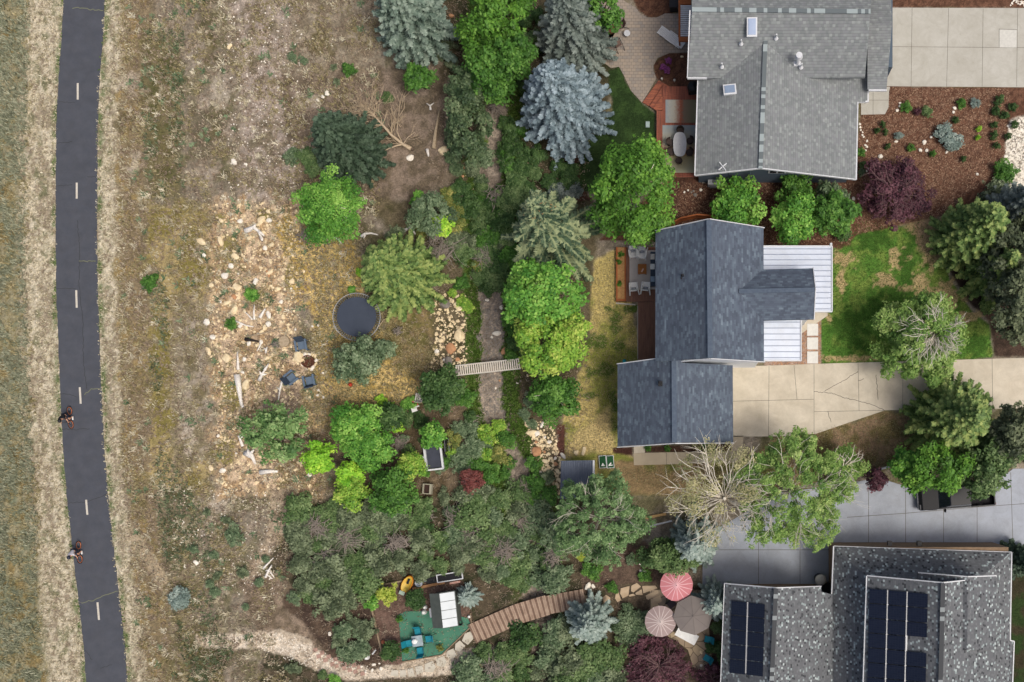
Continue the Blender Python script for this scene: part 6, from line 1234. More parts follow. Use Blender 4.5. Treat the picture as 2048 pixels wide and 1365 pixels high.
t_ = thing("plastic_pot", "empty grey-black pot in the upper left garden corner", "pot", G(742, 1184)); MB().lathe((0, 0, 0), [(.12, 0), (.2, .26), (.22, .26), (.22, .3), (.17, .3), (.1, .04), (0, .04)], 18).build("pot", mat("grey_pot", S(96, 100, 108), .5), t_, smooth=True)
o = MB().lathe((0, 0, 0), [(.12, 0), (.2, .26), (.22, .3), (.17, .3), (.1, .04), (0, .04)], 16).build("plastic_pot", m_dark, smooth=True); o.location = G(922, 1245); tag(o, "black pot at the shed's lower right corner", "pot")
for x, y, s_, lab in ((836, 1207, .42, "white rounded garden ornament, upper one beside the dark juniper"), (851, 1214, .3, "white garden ornament between the juniper and the shed"), (849, 1224, .34, "white and green ornament, lowest beside the shed"), (939, 1233, .24, "pink and white ornament right of the shed"), (735, 1314, .36, "white flower-like ornament in the lower garden"), (678, 1262, .26, "white and green ornament among the shrubs left of the garden")):
    o = MB().lathe((0, 0, 0), [(0, 0), (s_*.5, 0), (s_*.62, s_*.3), (s_*.35, s_*.6), (s_*.5, s_*.9), (s_*.25, s_*1.2), (0, s_*1.25)], 9).build("garden_ornament", m_whitep, smooth=True); o.location = G(x, y); tag(o, lab, "ornament")
timber(748-3, 1309, 732+20, 1300, "short white bar lying in the lower garden", .1, .08, m_trim, "white_bar")
o = MB().lathe((0, 0, 0), [(0, 0), (.13, .02), (.16, .12), (.1, .2), (0, .22)], 12).build("clay_ball", mat("terracotta", S(196, 116, 84), .8), smooth=True); o.location = G(767, 1284); tag(o, "round terracotta ball at the right of the long thin timber", "ball")
# parasols
def parasol(px, py, r, hh, label, m, m_st, n=16, ribs=True, oct_=False):
    p = W(px, py, hh); t_ = thing("parasol", label, "parasol", (p.x, p.y, .04), .1); R0 = r/PPM*(HC-hh)/HC; k = 8 if oct_ else n
    vs = [(0, 0, hh+R0*.22)]; fs = []
    for j, (f, z) in enumerate(((.5, .13), (1, 0))):
        for i in range(k): a = 2*math.pi*i/k; vs.append((R0*f*math.cos(a), R0*f*math.sin(a), hh+R0*z*1.0-.0))
    for i in range(k): fs += [(0, 1+i, 1+(i+1) % k), (1+i, 1+k+i, 1+k+(i+1) % k, 1+(i+1) % k)]
    o = MB().solid(vs, fs, .02).build("canopy", m, t_)
    for i in range(k):
        a = 2*math.pi*i/k
        q = [(math.cos(a)*R0*f, math.sin(a)*R0*f, hh+z*R0+.012) for f, z in ((.06, .21), (.5, .13), (.99, 0))]
        mb = MB(); wv = .065 if ribs else .02
        vs = []
        for (x, y, z), w_ in zip(q, (wv*.8, wv, wv*.55)): u = Vector((-math.sin(a), math.cos(a), 0))*w_/2; vs += [Vector((x, y, z))+u, Vector((x, y, z))-u]
        mb.add(vs, [(0, 1, 3, 2), (2, 3, 5, 4)]).build("rib", m_st, t_)
    MB().tube([(0, 0, 0), (0, 0, hh+R0*.22+.08)], .03, 8).build("pole", m_black, t_); MB().cyl((0, 0, -.02), .28, .1, 16).build("base", m_black, t_); MB().cyl((0, 0, hh+R0*.2), .1 if ribs else .06, .06, 12).build("cap", m_st if ribs else m, t_); return t_
parasol(1353, 1170, 33, 2.4, "pink parasol with white spokes partly under the dark yew", mat("pink_canopy", S(212, 138, 142), .8, S(198, 122, 128), 1), mat("pink_spoke", S(240, 188, 192), .7))
parasol(1321, 1243, 31.5, 2.4, "beige-pink parasol with white spokes, lowest of the three", mat("beige_canopy", S(172, 152, 148), .8, S(158, 140, 136), 1), mat("beige_spoke", S(214, 198, 192), .7))
parasol(1386, 1231, 40, 2.6, "large plain grey octagonal parasol next to the solar roof", mat("grey_canopy", S(132, 124, 118), .85, S(124, 116, 112), 1), mat("grey_seam", S(104, 98, 94), .85), ribs=False, oct_=True)
o = MB().solid([(-.9, .3, 1.2), (.75, -.75, 1.2), (.95, -.3, 1.2), (-.6, .6, 1.2)], [(0, 1, 2, 3)], .03)
t_ = thing("outdoor_table", "white-topped table peeking out below the grey parasol", "table", W(1374, 1268), -.5); MB().box((0, 0, .72), (1.7, .8, .05)).build("top", m_whitep, t_)
for sx_ in (-.75, .75): MB().box((sx_, 0, .35), (.08, .6, .7)).build("leg", m_whitep, t_)
teal_chair(1417, 1277, math.radians(80), "teal chair right of the terrace, upper one", "teal chairs on the terrace"); teal_chair(1415, 1315, math.radians(60), "teal chair right of the terrace, lower one", "teal chairs on the terrace")
t_ = thing("outdoor_chair", "dark cushioned chair between the three parasols", "chair", W(1343, 1206), .7); MB().box((0, 0, .4), (.6, .6, .12)).build("seat", mat("mauve_cushion", S(96, 84, 90), .8), t_, bevel=.02); MB().box((0, .3, .65), (.6, .1, .5)).build("backrest", m_black, t_)
# flagstones
m_fl = mat("flagstone_tan", S(206, 184, 154), .9, S(184, 160, 130), 1.5, .1); m_fl2 = mat("flagstone_pale", S(214, 208, 192), .9, S(196, 188, 168), 1.5, .1)
def slab(poly, label, m=m_fl, z=.06, group=None, name="flagstone"):
    cx = sum(p[0] for p in poly)/len(poly); cy = sum(p[1] for p in poly)/len(poly); c = W(cx, cy); q = [(W(x, y)-c)[:2] for x, y in poly]
    o = MB().prism([tuple(v) for v in q], -.05, z).build(name, m, bevel=.012); o.location = (c.x, c.y, max(0, gz(cx, cy))); return tag(o, label, "paving stone", group)
def z5(pts, s=5.152, ox=1230, oy=1100): return [(ox+x/s, oy+y/s) for x, y in pts]
slab(z5([(60, 395), (150, 372), (140, 470), (80, 498), (52, 450)]), "squarish flagstone, third from the left in the row below the brown bed"); slab(z5([(168, 370), (225, 340), (268, 378), (190, 440), (165, 425)]), "flagstone, upper middle of the row"); slab(z5([(210, 445), (275, 405), (285, 465), (215, 462)]), "small flagstone under the upper middle one")
slab(z5([(143, 465), (190, 450), (212, 472), (150, 482)]), "thin low flagstone under the middle ones"); slab(z5([(280, 370), (415, 368), (438, 395), (292, 448)]), "large upper flagstone left of the pink parasol"); slab(z5([(315, 470), (440, 412), (452, 440), (345, 515), (325, 505)]), "long slanting flagstone left of the pink parasol"); slab(z5([(370, 540), (390, 500), (465, 468), (485, 530), (400, 575)]), "lowest flagstone left of the pink parasol")
slab(z5([(-5, 440), (20, 435), (47, 520), (10, 540), (-15, 500)], ox=1233), "narrow upright flagstone, second from the left"); slab([(1205, 1196), (1212, 1190), (1221, 1196), (1219, 1206), (1208, 1207)], "round flagstone, leftmost of the row"); slab([(1156, 1194), (1180, 1190), (1200, 1194), (1198, 1202), (1165, 1206)], "flat stone at the right end of the boardwalk")
FP = [[(930, 1267), (944, 1262), (947, 1278), (936, 1290), (924, 1282)], [(911, 1288), (920, 1281), (931, 1292), (921, 1304), (910, 1300)], [(895, 1302), (907, 1297), (914, 1311), (905, 1320), (893, 1314)], [(872, 1318), (888, 1312), (894, 1324), (889, 1334), (874, 1332)], [(850, 1328), (866, 1322), (872, 1334), (866, 1345), (850, 1344)], [(830, 1334), (845, 1331), (848, 1344), (834, 1350)], [(815, 1338), (826, 1336), (830, 1352), (818, 1354)], [(800, 1340), (812, 1340), (813, 1354), (801, 1354)], [(783, 1338), (797, 1341), (797, 1354), (782, 1352)]]
for i, q in enumerate(FP): slab(q, "pale flagstone set in the sandy path below the teal patio, "+("nearest the boardwalk", "second from the boardwalk", "third from the boardwalk", "fourth from the boardwalk", "fifth from the boardwalk", "fourth from its left end", "third from its left end", "second from its left end", "at its left end")[i], m_fl2)
m_pb = mat("pink_brick", S(190, 156, 140), .9, S(170, 138, 124), 2)
for i in range(16):
    x = 632+i*6.2+rr.uniform(-2, 2); y = 1305+max(0, i-1)*1.9+(6 if i % 2 else -5)+min(i, 5)*2; slab([(x-4.5, y-3), (x+3.5, y-5), (x+5, y+2.5), (x-3, y+5)], "pinkish square paver in the sandy path left of the flagstones", m_pb, .04, "pink pavers in the sandy path", "paver")
for y, lab in ((660, "square white stepping slab, top one of three"), (687.5, "square white stepping slab, middle one of three"), (715.5, "square white stepping slab, bottom one of three")):
    slab([(1614, y-12), (1636, y-12), (1636, y+12), (1614, y+12)], lab, mat("white_slab", S(232, 230, 222, .95), .8), .07, None, "stepping_slab")
# dark small shed roof above the boulders
s_ = thing("slate_roofed_shed", "small shed with dark corrugated roof and white right edge beside the creek boulders", "shed", W(1153, 960), 0)
def sr(x, y, h): return W(x, y, h)-s_.location
MB().solid([sr(1122, 922, 2.3), sr(1186, 921, 2.6), sr(1186, 998, 2.6), sr(1120, 998, 2.3)], [(0, 3, 2, 1)], .08).build("roof", mat("corrugated_grey", S(108, 116, 130), .6, S(94, 101, 114), 3, stretch=(6, .3, 1)), s_)
for k in range(14): x = 1124+k*4.6; MB().tube([sr(x, 923, 2.32+k*.0215), sr(x, 997, 2.32+k*.0215)], .03, 4).build("corrugation", mat("corrugation_grey", S(102, 110, 124), .6) if k == 0 else bpy.data.materials["corrugation_grey"], s_)
MB().box(sr(1187.5, 960, 2.62), (.14, 2.9, .14)).build("edge_trim", m_trim, s_); MB().prism([tuple(sr(x, y, 1.2)[:2]) for x, y in ((1126, 926), (1182, 926), (1182, 994), (1126, 994))], -.3, 2.28).build("wall", m_pale, s_)
# green cornhole boards with white emblems
m_gbd = mat("green_board", S(14, 84, 40), .6, S(10, 72, 34), 2)
for x, lab, kind in ((1206, "green game board with a white mountain triangle, left one of the pair", 0), (1221, "green game board with a white slanting mark, right one of the pair", 1)):
    t_ = thing("game_board", lab, "game board", W(x, 924), math.radians(4)); MB().box((0, 0, .2), (.50, .90, .05), 0, .1).build("board", m_gbd, t_)
    for nm, c_, d_ in (("border", (-.265, 0, .2), (.035, .92, .07)), ("border", (.265, 0, .2), (.035, .92, .07)), ("border", (0, -.465, .155), (.56, .035, .07)), ("border", (0, .465, .25), (.56, .035, .07))): MB().box(c_, d_, 0, .1 if nm == "border" and d_[1] > .5 else 0).build(nm, m_trim, t_)
    for s in (-1, 1): MB().box((s*.2, .38, .08), (.05, .05, .2)).build("leg", m_trim, t_)
    pts = [(-.15, -.32), (.15, -.32), (.0, -.08)] if kind == 0 else [(-.17, -.32), (.17, -.3), (.15, -.22), (-.02, -.24), (.1, -.1), (.03, -.06), (-.12, -.2)]
    mb = MB(); n = len(pts); mb.add([(px_, py_, .2+.05*.5+py_*.1+.012) for px_, py_ in pts], [tuple(range(n))]); mb.build("emblem", m_whitep, t_)
# ---------------------------------------------------------------- deck behind the middle house
m_deck = mat("brown_deck", S(142, 102, 82), .7, S(104, 74, 62), 2.0, .2, stretch=(6, .5, 1)); m_deckr = mat("red_deck", S(168, 98, 74), .65, S(118, 70, 58), 2.0, .2, stretch=(6, .4, 1)); m_cedar = mat("cedar_frame", S(178, 104, 56), .7, S(150, 84, 46), 3)
def planks(root, poly, z, m, dirn='y', wpl=.14, name="deck_board"):
    """boards clipped to a px rectangle x0,y0,x1,y1"""
    x0, y0, x1, y1 = poly; a = W(x0, y0, z)-root.location; b_ = W(x1, y1, z)-root.location; xa, xb = sorted((a.x, b_.x)); ya, yb = sorted((a.y, b_.y)); n = int(((xb-xa) if dirn == 'y' else (yb-ya))/wpl); mb = MB()
    for i in range(n):
        if dirn == 'y': mb.box((xa+(i+.5)*(xb-xa)/n, (ya+yb)/2, z-.02), ((xb-xa)/n*.93, yb-ya, .04+.004*(i % 3)))
        else: mb.box(((xa+xb)/2, ya+(i+.5)*(yb-ya)/n, z-.02), (xb-xa, (yb-ya)/n*.93, .04+.004*(i % 3)))
    return mb.build(name, m, root)
dk = thing("deck", "brown deck with planter strip behind the middle house", "deck", W(1270, 560))
planks(dk, (1252, 497, 1312, 604), .3, m_deck, 'y'); planks(dk, (1276, 604.5, 1312, 720), .28, m_deck, 'y'); mb = MB(); mb.box((0, 0, .13), (.1, .1, .1))
c_ = W(1262, 550)-dk.location; MB().box((c_.x+.4, c_.y, .12), (2.9, 4.1, .22)).build("deck_frame", m_cedar, dk)
for nm, x0, y0, x1, y1 in (("planter_side", 1233, 497, 1236, 605), ("planter_side", 1250, 497, 1252, 600), ("planter_end", 1236, 600, 1252, 604)):
    a = W(x0, y0)-dk.location; b_ = W(x1, y1)-dk.location; MB().box(((a.x+b_.x)/2, (a.y+b_.y)/2, .22), (abs(b_.x-a.x), abs(b_.y-a.y), .44)).build(nm, m_cedar, dk)
a = W(1236, 497)-dk.location; b_ = W(1250, 600)-dk.location; MB().box(((a.x+b_.x)/2, (a.y+b_.y)/2, .2), (abs(b_.x-a.x), abs(b_.y-a.y), .36)).build("planter_soil", mat("tan_bark", S(204, 160, 104), .95, S(160, 116, 74), 9), dk)
o = MB().prism([tuple(v[:2]) for v in (W(x, y, .32)-W(1285, 540, .32) for x, y in ((1259, 502), (1312, 501), (1312, 579), (1259, 581)))], 0, .012).build("outdoor_rug", mat("pale_rug", S(196, 190, 184), .95, S(186, 180, 174), 2)); o.location = W(1285, 540, .305); tag(o, "pale grey outdoor rug under the white chairs", "rug")
m_cush = mat("striped_cushion", S(60, 70, 86), .8, S(210, 214, 218), 8)
def white_chair(px, py, rz, label, cush=False):
    r = thing("deck_chair", label, "chair", W(px, py, .32), rz, "white chairs on the deck")
    MB().box((0, .1, .32), (.52, .52, .05), 0, .1).build("seat", m_whitep, r); MB().box((0, -.27, .6), (.5, .05, .75), 0, .35).build("backrest", m_whitep, r)
    for s in (-1, 1): MB().tube([(s*.27, .38, .0), (s*.27, .3, .5), (s*.3, -.2, .52), (s*.36, -.55, .0)], [.05, .06, .06, .05], 6).build("armrest", m_whitep, r)
    MB().box((0, -.12, .45), (.36, .12, .24), 0, .3).build("cushion", m_cush, r, bevel=.03); return r
white_chair(1268, 576, math.radians(5), "white chair with striped cushion, lower left on the pale rug"); white_chair(1292, 575, math.radians(-5), "white chair with striped cushion, lower right on the pale rug"); white_chair(1267, 508, math.radians(183), "white chair at the upper left of the pale rug"); white_chair(1285, 510, math.radians(176), "white chair half covered by the aspen, upper right of the rug")
t_ = thing("coffee_table", "square brown wooden coffee table on the pale rug", "table", W(1285, 540.5, .32)); m_tt = mat("oiled_wood", S(164, 104, 44), .6, S(140, 84, 34), 3, stretch=(1, 5, 1))
MB().box((0, 0, .4), (.66, .76, .06)).build("top", m_tt, t_, bevel=.008)
for sx_ in (-.27, .27):
    for sy_ in (-.32, .32): MB().box((sx_, sy_, .19), (.07, .07, .37)).build("leg", m_tt, t_)
o = MB().box((0, 0, .02), (.1, .3, .035)).build("tray", mat("pinkish_tray", S(220, 190, 176), .5), bevel=.01); o.location = W(1285, 541, .77)+Vector((0, 0, -.02)); o.rotation_euler = (0, 0, -.5); tag(o, "small pink-white tray on the brown coffee table", "tray")
sf = thing("outdoor_sofa", "dark sofa with white and grey cushions half under the slate roof eave", "sofa", W(1313, 540, .32), 0); MB().box((0, 0, .22), (.9, 2.6, .4)).build("seat", m_blued, sf, bevel=.03); MB().box((.4, 0, .5), (.15, 2.6, .7)).build("backrest", m_blued, sf)
for y, m_ in ((.9, m_ply), (.15, m_whitep), (-.8, mat("pale_blue_cushion", S(150, 168, 186), .8))): MB().box((-.28, y, .48), (.34, .42, .14)).build("cushion", m_, sf, bevel=.03)
o = MB().lathe((0, 0, 0), [(0, 0), (.13, 0), (.15, .12), (.0, .16)], 12).build("blue_pot", mat("turquoise_glaze", S(40, 170, 180), .3), smooth=True); o.location = G(1249, 723); tag(o, "small turquoise pot at the garage roof corner", "pot")
# ---------------------------------------------------------------- deck and patio of the northern house
dn = thing("deck", "red-brown deck with wide steps behind the grey roofed house", "deck", W(1345, 265))
planks(dn, (1313, 222, 1325, 352), .4, m_deckr, 'y'); planks(dn, (1325, 173, 1396, 355), .398, m_deckr, 'x', name="deck_floor"); c_ = W(1356, 264)-dn.location
def pdk(pts, z0, z1, nm, m): MB().prism([tuple((W(x, y, z1)-dn.location)[:2]) for x, y in pts], z0, z1).build(nm, m, dn)
m_step = mat("step_boards", S(176, 104, 74), .65, S(112, 66, 56), 2.0, .2, stretch=(.6, 5, 1))
pdk([(1317, 161), (1346, 177), (1325, 200), (1314, 222), (1285, 205)], 0, .14, "step", m_step); pdk([(1328, 168), (1346, 177), (1326, 199), (1313, 222), (1299, 213)], .14, .28, "step", m_step); pdk([(1337, 174), (1347, 178), (1326, 220), (1313, 222), (1306, 217)], .28, .375, "step", m_step)
def rug(px0, py0, px1, py1, label, stops):
    m, t, b = _nodes("rug_"+label[:6]); b.inputs["Roughness"].default_value = .95; tc = t.nodes.new("ShaderNodeTexCoord"); sp = t.nodes.new("ShaderNodeSeparateXYZ"); t.links.new(tc.outputs["Object"], sp.inputs[0])
    n = _noise(t, 5, 5, tc.outputs["Object"]); a = t.nodes.new("ShaderNodeMath"); a.operation = 'MULTIPLY_ADD'; ax = stops[0]; sc = .42 if ax == 0 else .27; t.links.new(sp.outputs[ax], a.inputs[0]); a.inputs[1].default_value = sc; a.inputs[2].default_value = .5
    b2_ = t.nodes.new("ShaderNodeMath"); b2_.operation = 'MULTIPLY_ADD'; t.links.new(n.outputs[0], b2_.inputs[0]); b2_.inputs[1].default_value = .3; t.links.new(a.outputs[0], b2_.inputs[2]); s_2 = t.nodes.new("ShaderNodeMath"); s_2.operation = 'SUBTRACT'; t.links.new(b2_.outputs[0], s_2.inputs[0]); s_2.inputs[1].default_value = .15
    r = _ramp(t, s_2.outputs[0], stops[1]); t.links.new(r.outputs[0], b.inputs[0]); a_ = W(px0, py0, .41); b_ = W(px1, py1, .41); c = (a_+b_)/2; o = MB().box((0, 0, .006), (abs(b_.x-a_.x), abs(b_.y-a_.y), .012)).build("outdoor_rug", m); o.location = c+Vector((0, 0, .0)); tag(o, label, "rug"); return o
rug(1331, 200, 1392, 246, "patterned pale rug with a red band on the deck's upper part", (0, [(0, S(150, 156, 160)), (.3, S(196, 190, 172)), (.5, S(176, 100, 72)), (.6, S(140, 120, 100)), (1, S(140, 136, 100))]))
rug(1325, 251, 1391, 346, "larger pale rug under the oval white table", (1, [(0, S(176, 176, 150)), (.35, S(184, 172, 132)), (.46, S(176, 110, 84)), (.58, S(180, 170, 140)), (1, S(150, 160, 164))]))
t_ = thing("dining_table", "oval white dining table on the deck of the grey roofed house", "table", W(1360, 295, .42)); n = 32
pts = [(.5*math.copysign(abs(math.cos(a))**.7, math.cos(a)), .92*math.copysign(abs(math.sin(a))**.8, math.sin(a))) for a in [2*math.pi*i/n for i in range(n)]]
MB().prism(pts, .70, .74).build("top", mat("white_table", S(216, 216, 216), .4), t_); MB().cyl((0, 0, .74), .025, .01, 8).build("parasol_hole", m_dark, t_)
for sx_ in (-.25, .25):
    for sy_ in (-.55, .55): MB().box((sx_, sy_, .35), (.05, .05, .7)).build("leg", m_black, t_)
m_wick = mat("dark_wicker", S(86, 74, 68), .8, S(66, 56, 52), 20)
def wick(px, py, rz, label):
    r = thing("dining_chair", label, "chair", W(px, py, .42), rz, "wicker chairs around the oval table"); MB().cyl((0, 0, .4), .27, .05, 18, .27).build("seat", m_wick, r)
    mb = MB(); vs = []
    for j, z in enumerate((.42, .85)):
        for i in range(9): a = math.pi+math.pi*i/8; vs.append((math.cos(a)*(.27+.04*j), math.sin(a)*(.27+.06*j), z))
    fs = [(i, i+1, i+10, i+9) for i in range(8)]; mb.add(vs, fs).build("backrest", m_wick, r)
    for i in range(4): a = math.pi/4+i*math.pi/2; MB().tube([(.2*math.cos(a), .2*math.sin(a), .4), (.24*math.cos(a), .24*math.sin(a), .0)], .015, 5).build("leg", m_black, r)
wick(1361, 267, math.pi, "wicker chair at the upper end of the oval table"); wick(1380, 286, math.pi/2, "wicker chair at the right of the oval table, upper one"); wick(1379, 309, math.pi/2, "wicker chair at the right of the oval table, lower one"); wick(1358, 325, 0, "wicker chair at the lower end of the oval table"); wick(1341, 289, -math.pi/2, "wicker chair at the left of the oval table, upper one"); wick(1342, 308, -math.pi/2, "wicker chair at the left of the oval table, lower one")
gr = thing("grill", "black covered barbecue grill on the deck by the grey roof", "grill", W(1386, 183, .42), .1); MB().box((0, 0, .42), (.75, .55, .8)).build("cabinet", m_dark, gr, bevel=.03); MB().lathe((0, 0, .8), [(.45, 0), (.43, .18), (.3, .32), (0, .36)], 16).build("lid", m_black, gr, smooth=True)
for s in (-1, 1): MB().box((0, s*.42, .72), (.4, .2, .05)).build("side_shelf", m_dark, gr, bevel=.01)
ac = thing("air_conditioner", "white boxy air conditioner unit at the lower wall of the blue-grey house", "air conditioner", W(1428, 369)); MB().box((0, 0, .4), (.95, .45, .78)).build("cabinet", m_trim, ac, bevel=.03); MB().box((-.08, -.28, .2), (.5, .12, .3)).build("vent", m_metal, ac); MB().cyl((.0, 0, .79), .17, .02, 16).build("fan_cover", m_metal, ac)
o = MB().box((0, 0, .06), (.3, .45, .12)).build("utility_cover", mat("pale_green_cover", S(170, 190, 186), .6), bevel=.02); o.location = W(1295.5, 250); tag(o, "pale green utility cover on the dark lawn's edge", "utility cover")
# cedar bench frame under the eave, lounger, fire table, chairs
pg = thing("cedar_pergola", "cedar framed structure with white slats against the grey roof's left edge", "pergola", W(1368, 40)); zt = 2.6
def pw_(x, y, z): return W(x, y, z)-pg.location
for nm, x0, y0, x1, y1 in (("beam", 1357, -30, 1361, 84), ("beam", 1361, 75, 1382, 84), ("beam", 1361, -10, 1382, 10)):
    a = pw_(x0, y0, zt); b_ = pw_(x1, y1, zt); MB().box(((a.x+b_.x)/2, (a.y+b_.y)/2, zt), (abs(a.x-b_.x), abs(a.y-b_.y), .15)).build(nm, m_cedar, pg)
for k in range(15): y = 13+k*4.2; a = pw_(1361, y, zt); b_ = pw_(1384, y+1, zt); MB().box(((a.x+b_.x)/2, a.y, zt+.02), (abs(b_.x-a.x), .09, .08)).build("slat", m_trim, pg)
MB().box((pw_(1359, 82, 1.2)), (.12, .12, 2.5)).build("post", m_cedar, pg); MB().box((pw_(1372, 45, .02)), (.8, 2.4, .05)).build("floor", m_conc, pg); MB().box((pw_(1359, 5, 1.2)), (.12, .12, 2.5)).build("post", m_cedar, pg)
lo = thing("sun_lounger", "white slatted sun lounger slanting on the paver patio", "sun lounger", W(1341, 78), math.radians(-36))
for k in range(18): MB().box((-.98+k*.105, 0, .34), (.085, .58, .03)).build("slat", m_whitep, lo)
MB().box((.95, .0, .42), (.55, .56, .04)).build("backrest", m_whitep, lo)
for s in (-1, 1):
    MB().box((0, s*.31, .32), (2.1, .05, .06)).build("rail", m_whitep, lo); MB().box((.1, s*.36, .44), (.7, .06, .04)).build("armrest", m_whitep, lo)
    for x in (-.8, .7): MB().box((x, s*.29, .15), (.06, .05, .3)).build("leg", m_whitep, lo)
ft = thing("fire_table", "round brown fire table with pale stone surround at the patio chairs", "fire table", W(1221, 61)); MB().prism([(-.62, -.3), (.1, -.66), (.62, .2), (-.1, .62)], 0, .05).build("base_slab", m_fl2, ft); MB().lathe((0, 0, .05), [(.34, 0), (.36, .4), (.33, .42), (.28, .36), (0, .34)], 20).build("bowl", m_rust, ft)
m_brs = mat("taupe_sling", S(128, 106, 94), .8, S(116, 94, 84), 5)
def sling(px, py, rz, label):
    r = thing("patio_chair", label, "chair", W(px, py), rz, "taupe sling chairs around the fire table"); MB().box((0, .05, .42), (.5, .52, .035)).build("seat", m_brs, r); MB().box((0, -.36, .68), (.5, .035, .68), 0, .38).build("backrest", m_brs, r)
    for s in (-1, 1): MB().tube([(s*.28, .34, .02), (s*.29, .3, .6), (s*.29, -.25, .64), (s*.28, -.62, .02)], .022, 5).build("arm_frame", m_black, r)
sling(1240, 57, math.radians(112), "taupe sling chair right of the fire table"); sling(1233, 42, math.radians(150), "taupe sling chair upper right of the fire table"); sling(1214, 40, math.radians(205), "taupe sling chair above the fire table, under the maple"); sling(1236, 92, math.radians(28), "taupe sling chair below the fire table, alone")
st = thing("side_table", "small round white side table beside the fire table chairs", "table", W(1255, 72)); MB().cyl((0, 0, .45), .24, .03, 24).build("top", mat("pale_table", S(206, 208, 212), .4), st)
for i in range(3): a = i*2.09; MB().tube([(.1*math.cos(a), .1*math.sin(a), .45), (.2*math.cos(a), .2*math.sin(a), 0)], .012, 5).build("leg", m_black, st)
bc = thing("storage_box", "black covered box at the top beside the cedar structure", "box", W(1348, 10)); MB().box((0, 0, .45), (.6, 1.2, .9)).build("body", m_dark, bc, bevel=.04); MB().box((0, 0, .93), (.66, 1.25, .06)).build("lid", m_black, bc, bevel=.02)
for x, y, lab in ((1324, 161, "small round pale path light at the head of the deck steps"), (1349, 164, "small round pale path light at the mulch bed corner")):
    o = MB().lathe((0, 0, 0), [(.03, 0), (.03, .3), (.1, .32), (.08, .4), (0, .43)], 12).build("path_light", m_ply, smooth=True); o.location = W(x, y); tag(o, lab, "path light")
# fences
def fence(pts, h, m, label, post=.09, th=.05, name="fence", rail=True):
    p0 = W(*pts[0]); r = thing(name, label, "fence", p0)
    for (x0, y0), (x1, y1) in zip(pts, pts[1:]):
        a = W(x0, y0)-p0; b_ = W(x1, y1)-p0; d = b_-a; rz = math.atan2(d.y, d.x); c = (a+b_)/2; n = max(2, int(d.length/.14)); mb = MB()
        for i in range(n): q = a.lerp(b_, (i+.5)/n); mb.box((q.x, q.y, h/2), (d.length/n*.96, th*.5, h-.06), rz)
        mb.box((c.x, c.y, h*.3), (d.length, th*1.2, .08), rz); mb.build("fence_panel", m, r); MB().box((c.x, c.y, h), (d.length, th*2.2, .06), rz).build("top_rail", m, r)
        MB().box((a.x, a.y, h/2+.03), (post, post, h+.1), rz).build("post", m, r)
fence([(1640, 967), (1692, 954), (1744, 941), (1796, 927), (1848, 913)], 1.5, m_trim, "white fence between the brown slope and the grey driveway")
fence([(1342, 455), (1362, 444), (1394, 437), (1422, 439), (1450, 446)], 1.2, m_cedar, "curved cedar fence above the slate roof's ridge")
# things by the speckled roof
t_ = thing("patio_heater", "round cream-topped appliance standing at the speckled roof's notch", "heater", W(1637, 1156)); MB().cyl((0, 0, 0), .36, 1.2, 18).build("base", m_black, t_); MB().lathe((0, 0, 1.2), [(.40, 0), (.43, .14), (.40, .34), (.25, .44), (0, .47)], 24).build("dome", mat("cream_dome", S(232, 228, 214), .5), t_, smooth=True)
for x, y, lab in ((1652, 1172, "black wheeled bin tucked in the speckled roof's notch"),):
    t_ = thing("wheeled_bin", lab, "bin", W(x, y)); MB().box((0, 0, .5), (.58, .62, 1.0), 0, 0, 1.08).build("body", m_dark, t_, bevel=.03); MB().box((0, 0, 1.04), (.66, .72, .08)).build("lid", m_black, t_, bevel=.03)
    for s in (-1, 1): MB().tube([(s*.3, .3, .1), (s*.36, .3, .1)], .1, 10).build("wheel", m_dark, t_)
# black pickup
pk = thing("pickup_truck", "black pickup truck parked under the green elms on the grey driveway", "truck", W(1908, 990), math.radians(4.5)); m_car = mat("black_paint", S(26, 27, 30), .4, S(30, 31, 34), 2, spec=.3); m_win = mat("car_glass", S(28, 34, 42), .08, spec=.7)
# local x: front is -x (left); length 5.7, width 1.95
body = MB(); prof = [(-2.85, .45), (-2.88, .8), (-2.7, 1.02), (-1.45, 1.12), (-1.35, 1.12), (.95, 1.12), (1.0, 1.12), (1.02, .6), (2.7, .6), (2.7, 1.15), (2.82, 1.15), (2.85, .45)]
n = len(prof); body.add([(x, s*.95, z) for s in (-1, 1) for x, z in prof], [tuple(range(n)), tuple(reversed(range(n, 2*n)))]+[(i, (i+1) % n, n+(i+1) % n, n+i) for i in range(n)]); body.build("body", m_car, pk, bevel=.035)
for s in (-1, 1): MB().box((1.85, s*.92, .86), (1.75, .09, .62)).build("bed_side", m_car, pk, bevel=.02); MB().tube([(-1.0, s*1.0, .95), (-1.05, s*1.16, 1.1)], .09, 8).build("mirror", m_car, pk)
cab = MB(); cab.add([(-1.5, -.88, 1.1), (-1.5, .88, 1.1), (1.0, .88, 1.1), (1.0, -.88, 1.1), (-.75, -.7, 1.78), (-.75, .7, 1.78), (.8, .7, 1.78), (.8, -.7, 1.78)], [(0, 1, 2, 3), (4, 5, 6, 7), (0, 1, 5, 4), (1, 2, 6, 5), (2, 3, 7, 6), (3, 0, 4, 7)]); cab.build("cab_windows", m_win, pk, bevel=.03)
MB().box((.02, 0, 1.79), (1.5, 1.36, .06)).build("cab_roof", m_car, pk, bevel=.02)
MB().box((1.86, 0, .63), (1.6, 1.7, .04)).build("bed_floor", mat("bed_liner", S(38, 38, 40), .9), pk)
for x in (-1.85, 1.75):
    for s in (-1, 1):
        wl = MB().tube([(x, s*.78, .39), (x, s*1.0, .39)], .39, 20).build("wheel", m_black, pk); MB().tube([(x, s*.99, .39), (x, s*1.015, .39)], .22, 12).build("rim", m_metal, wl)
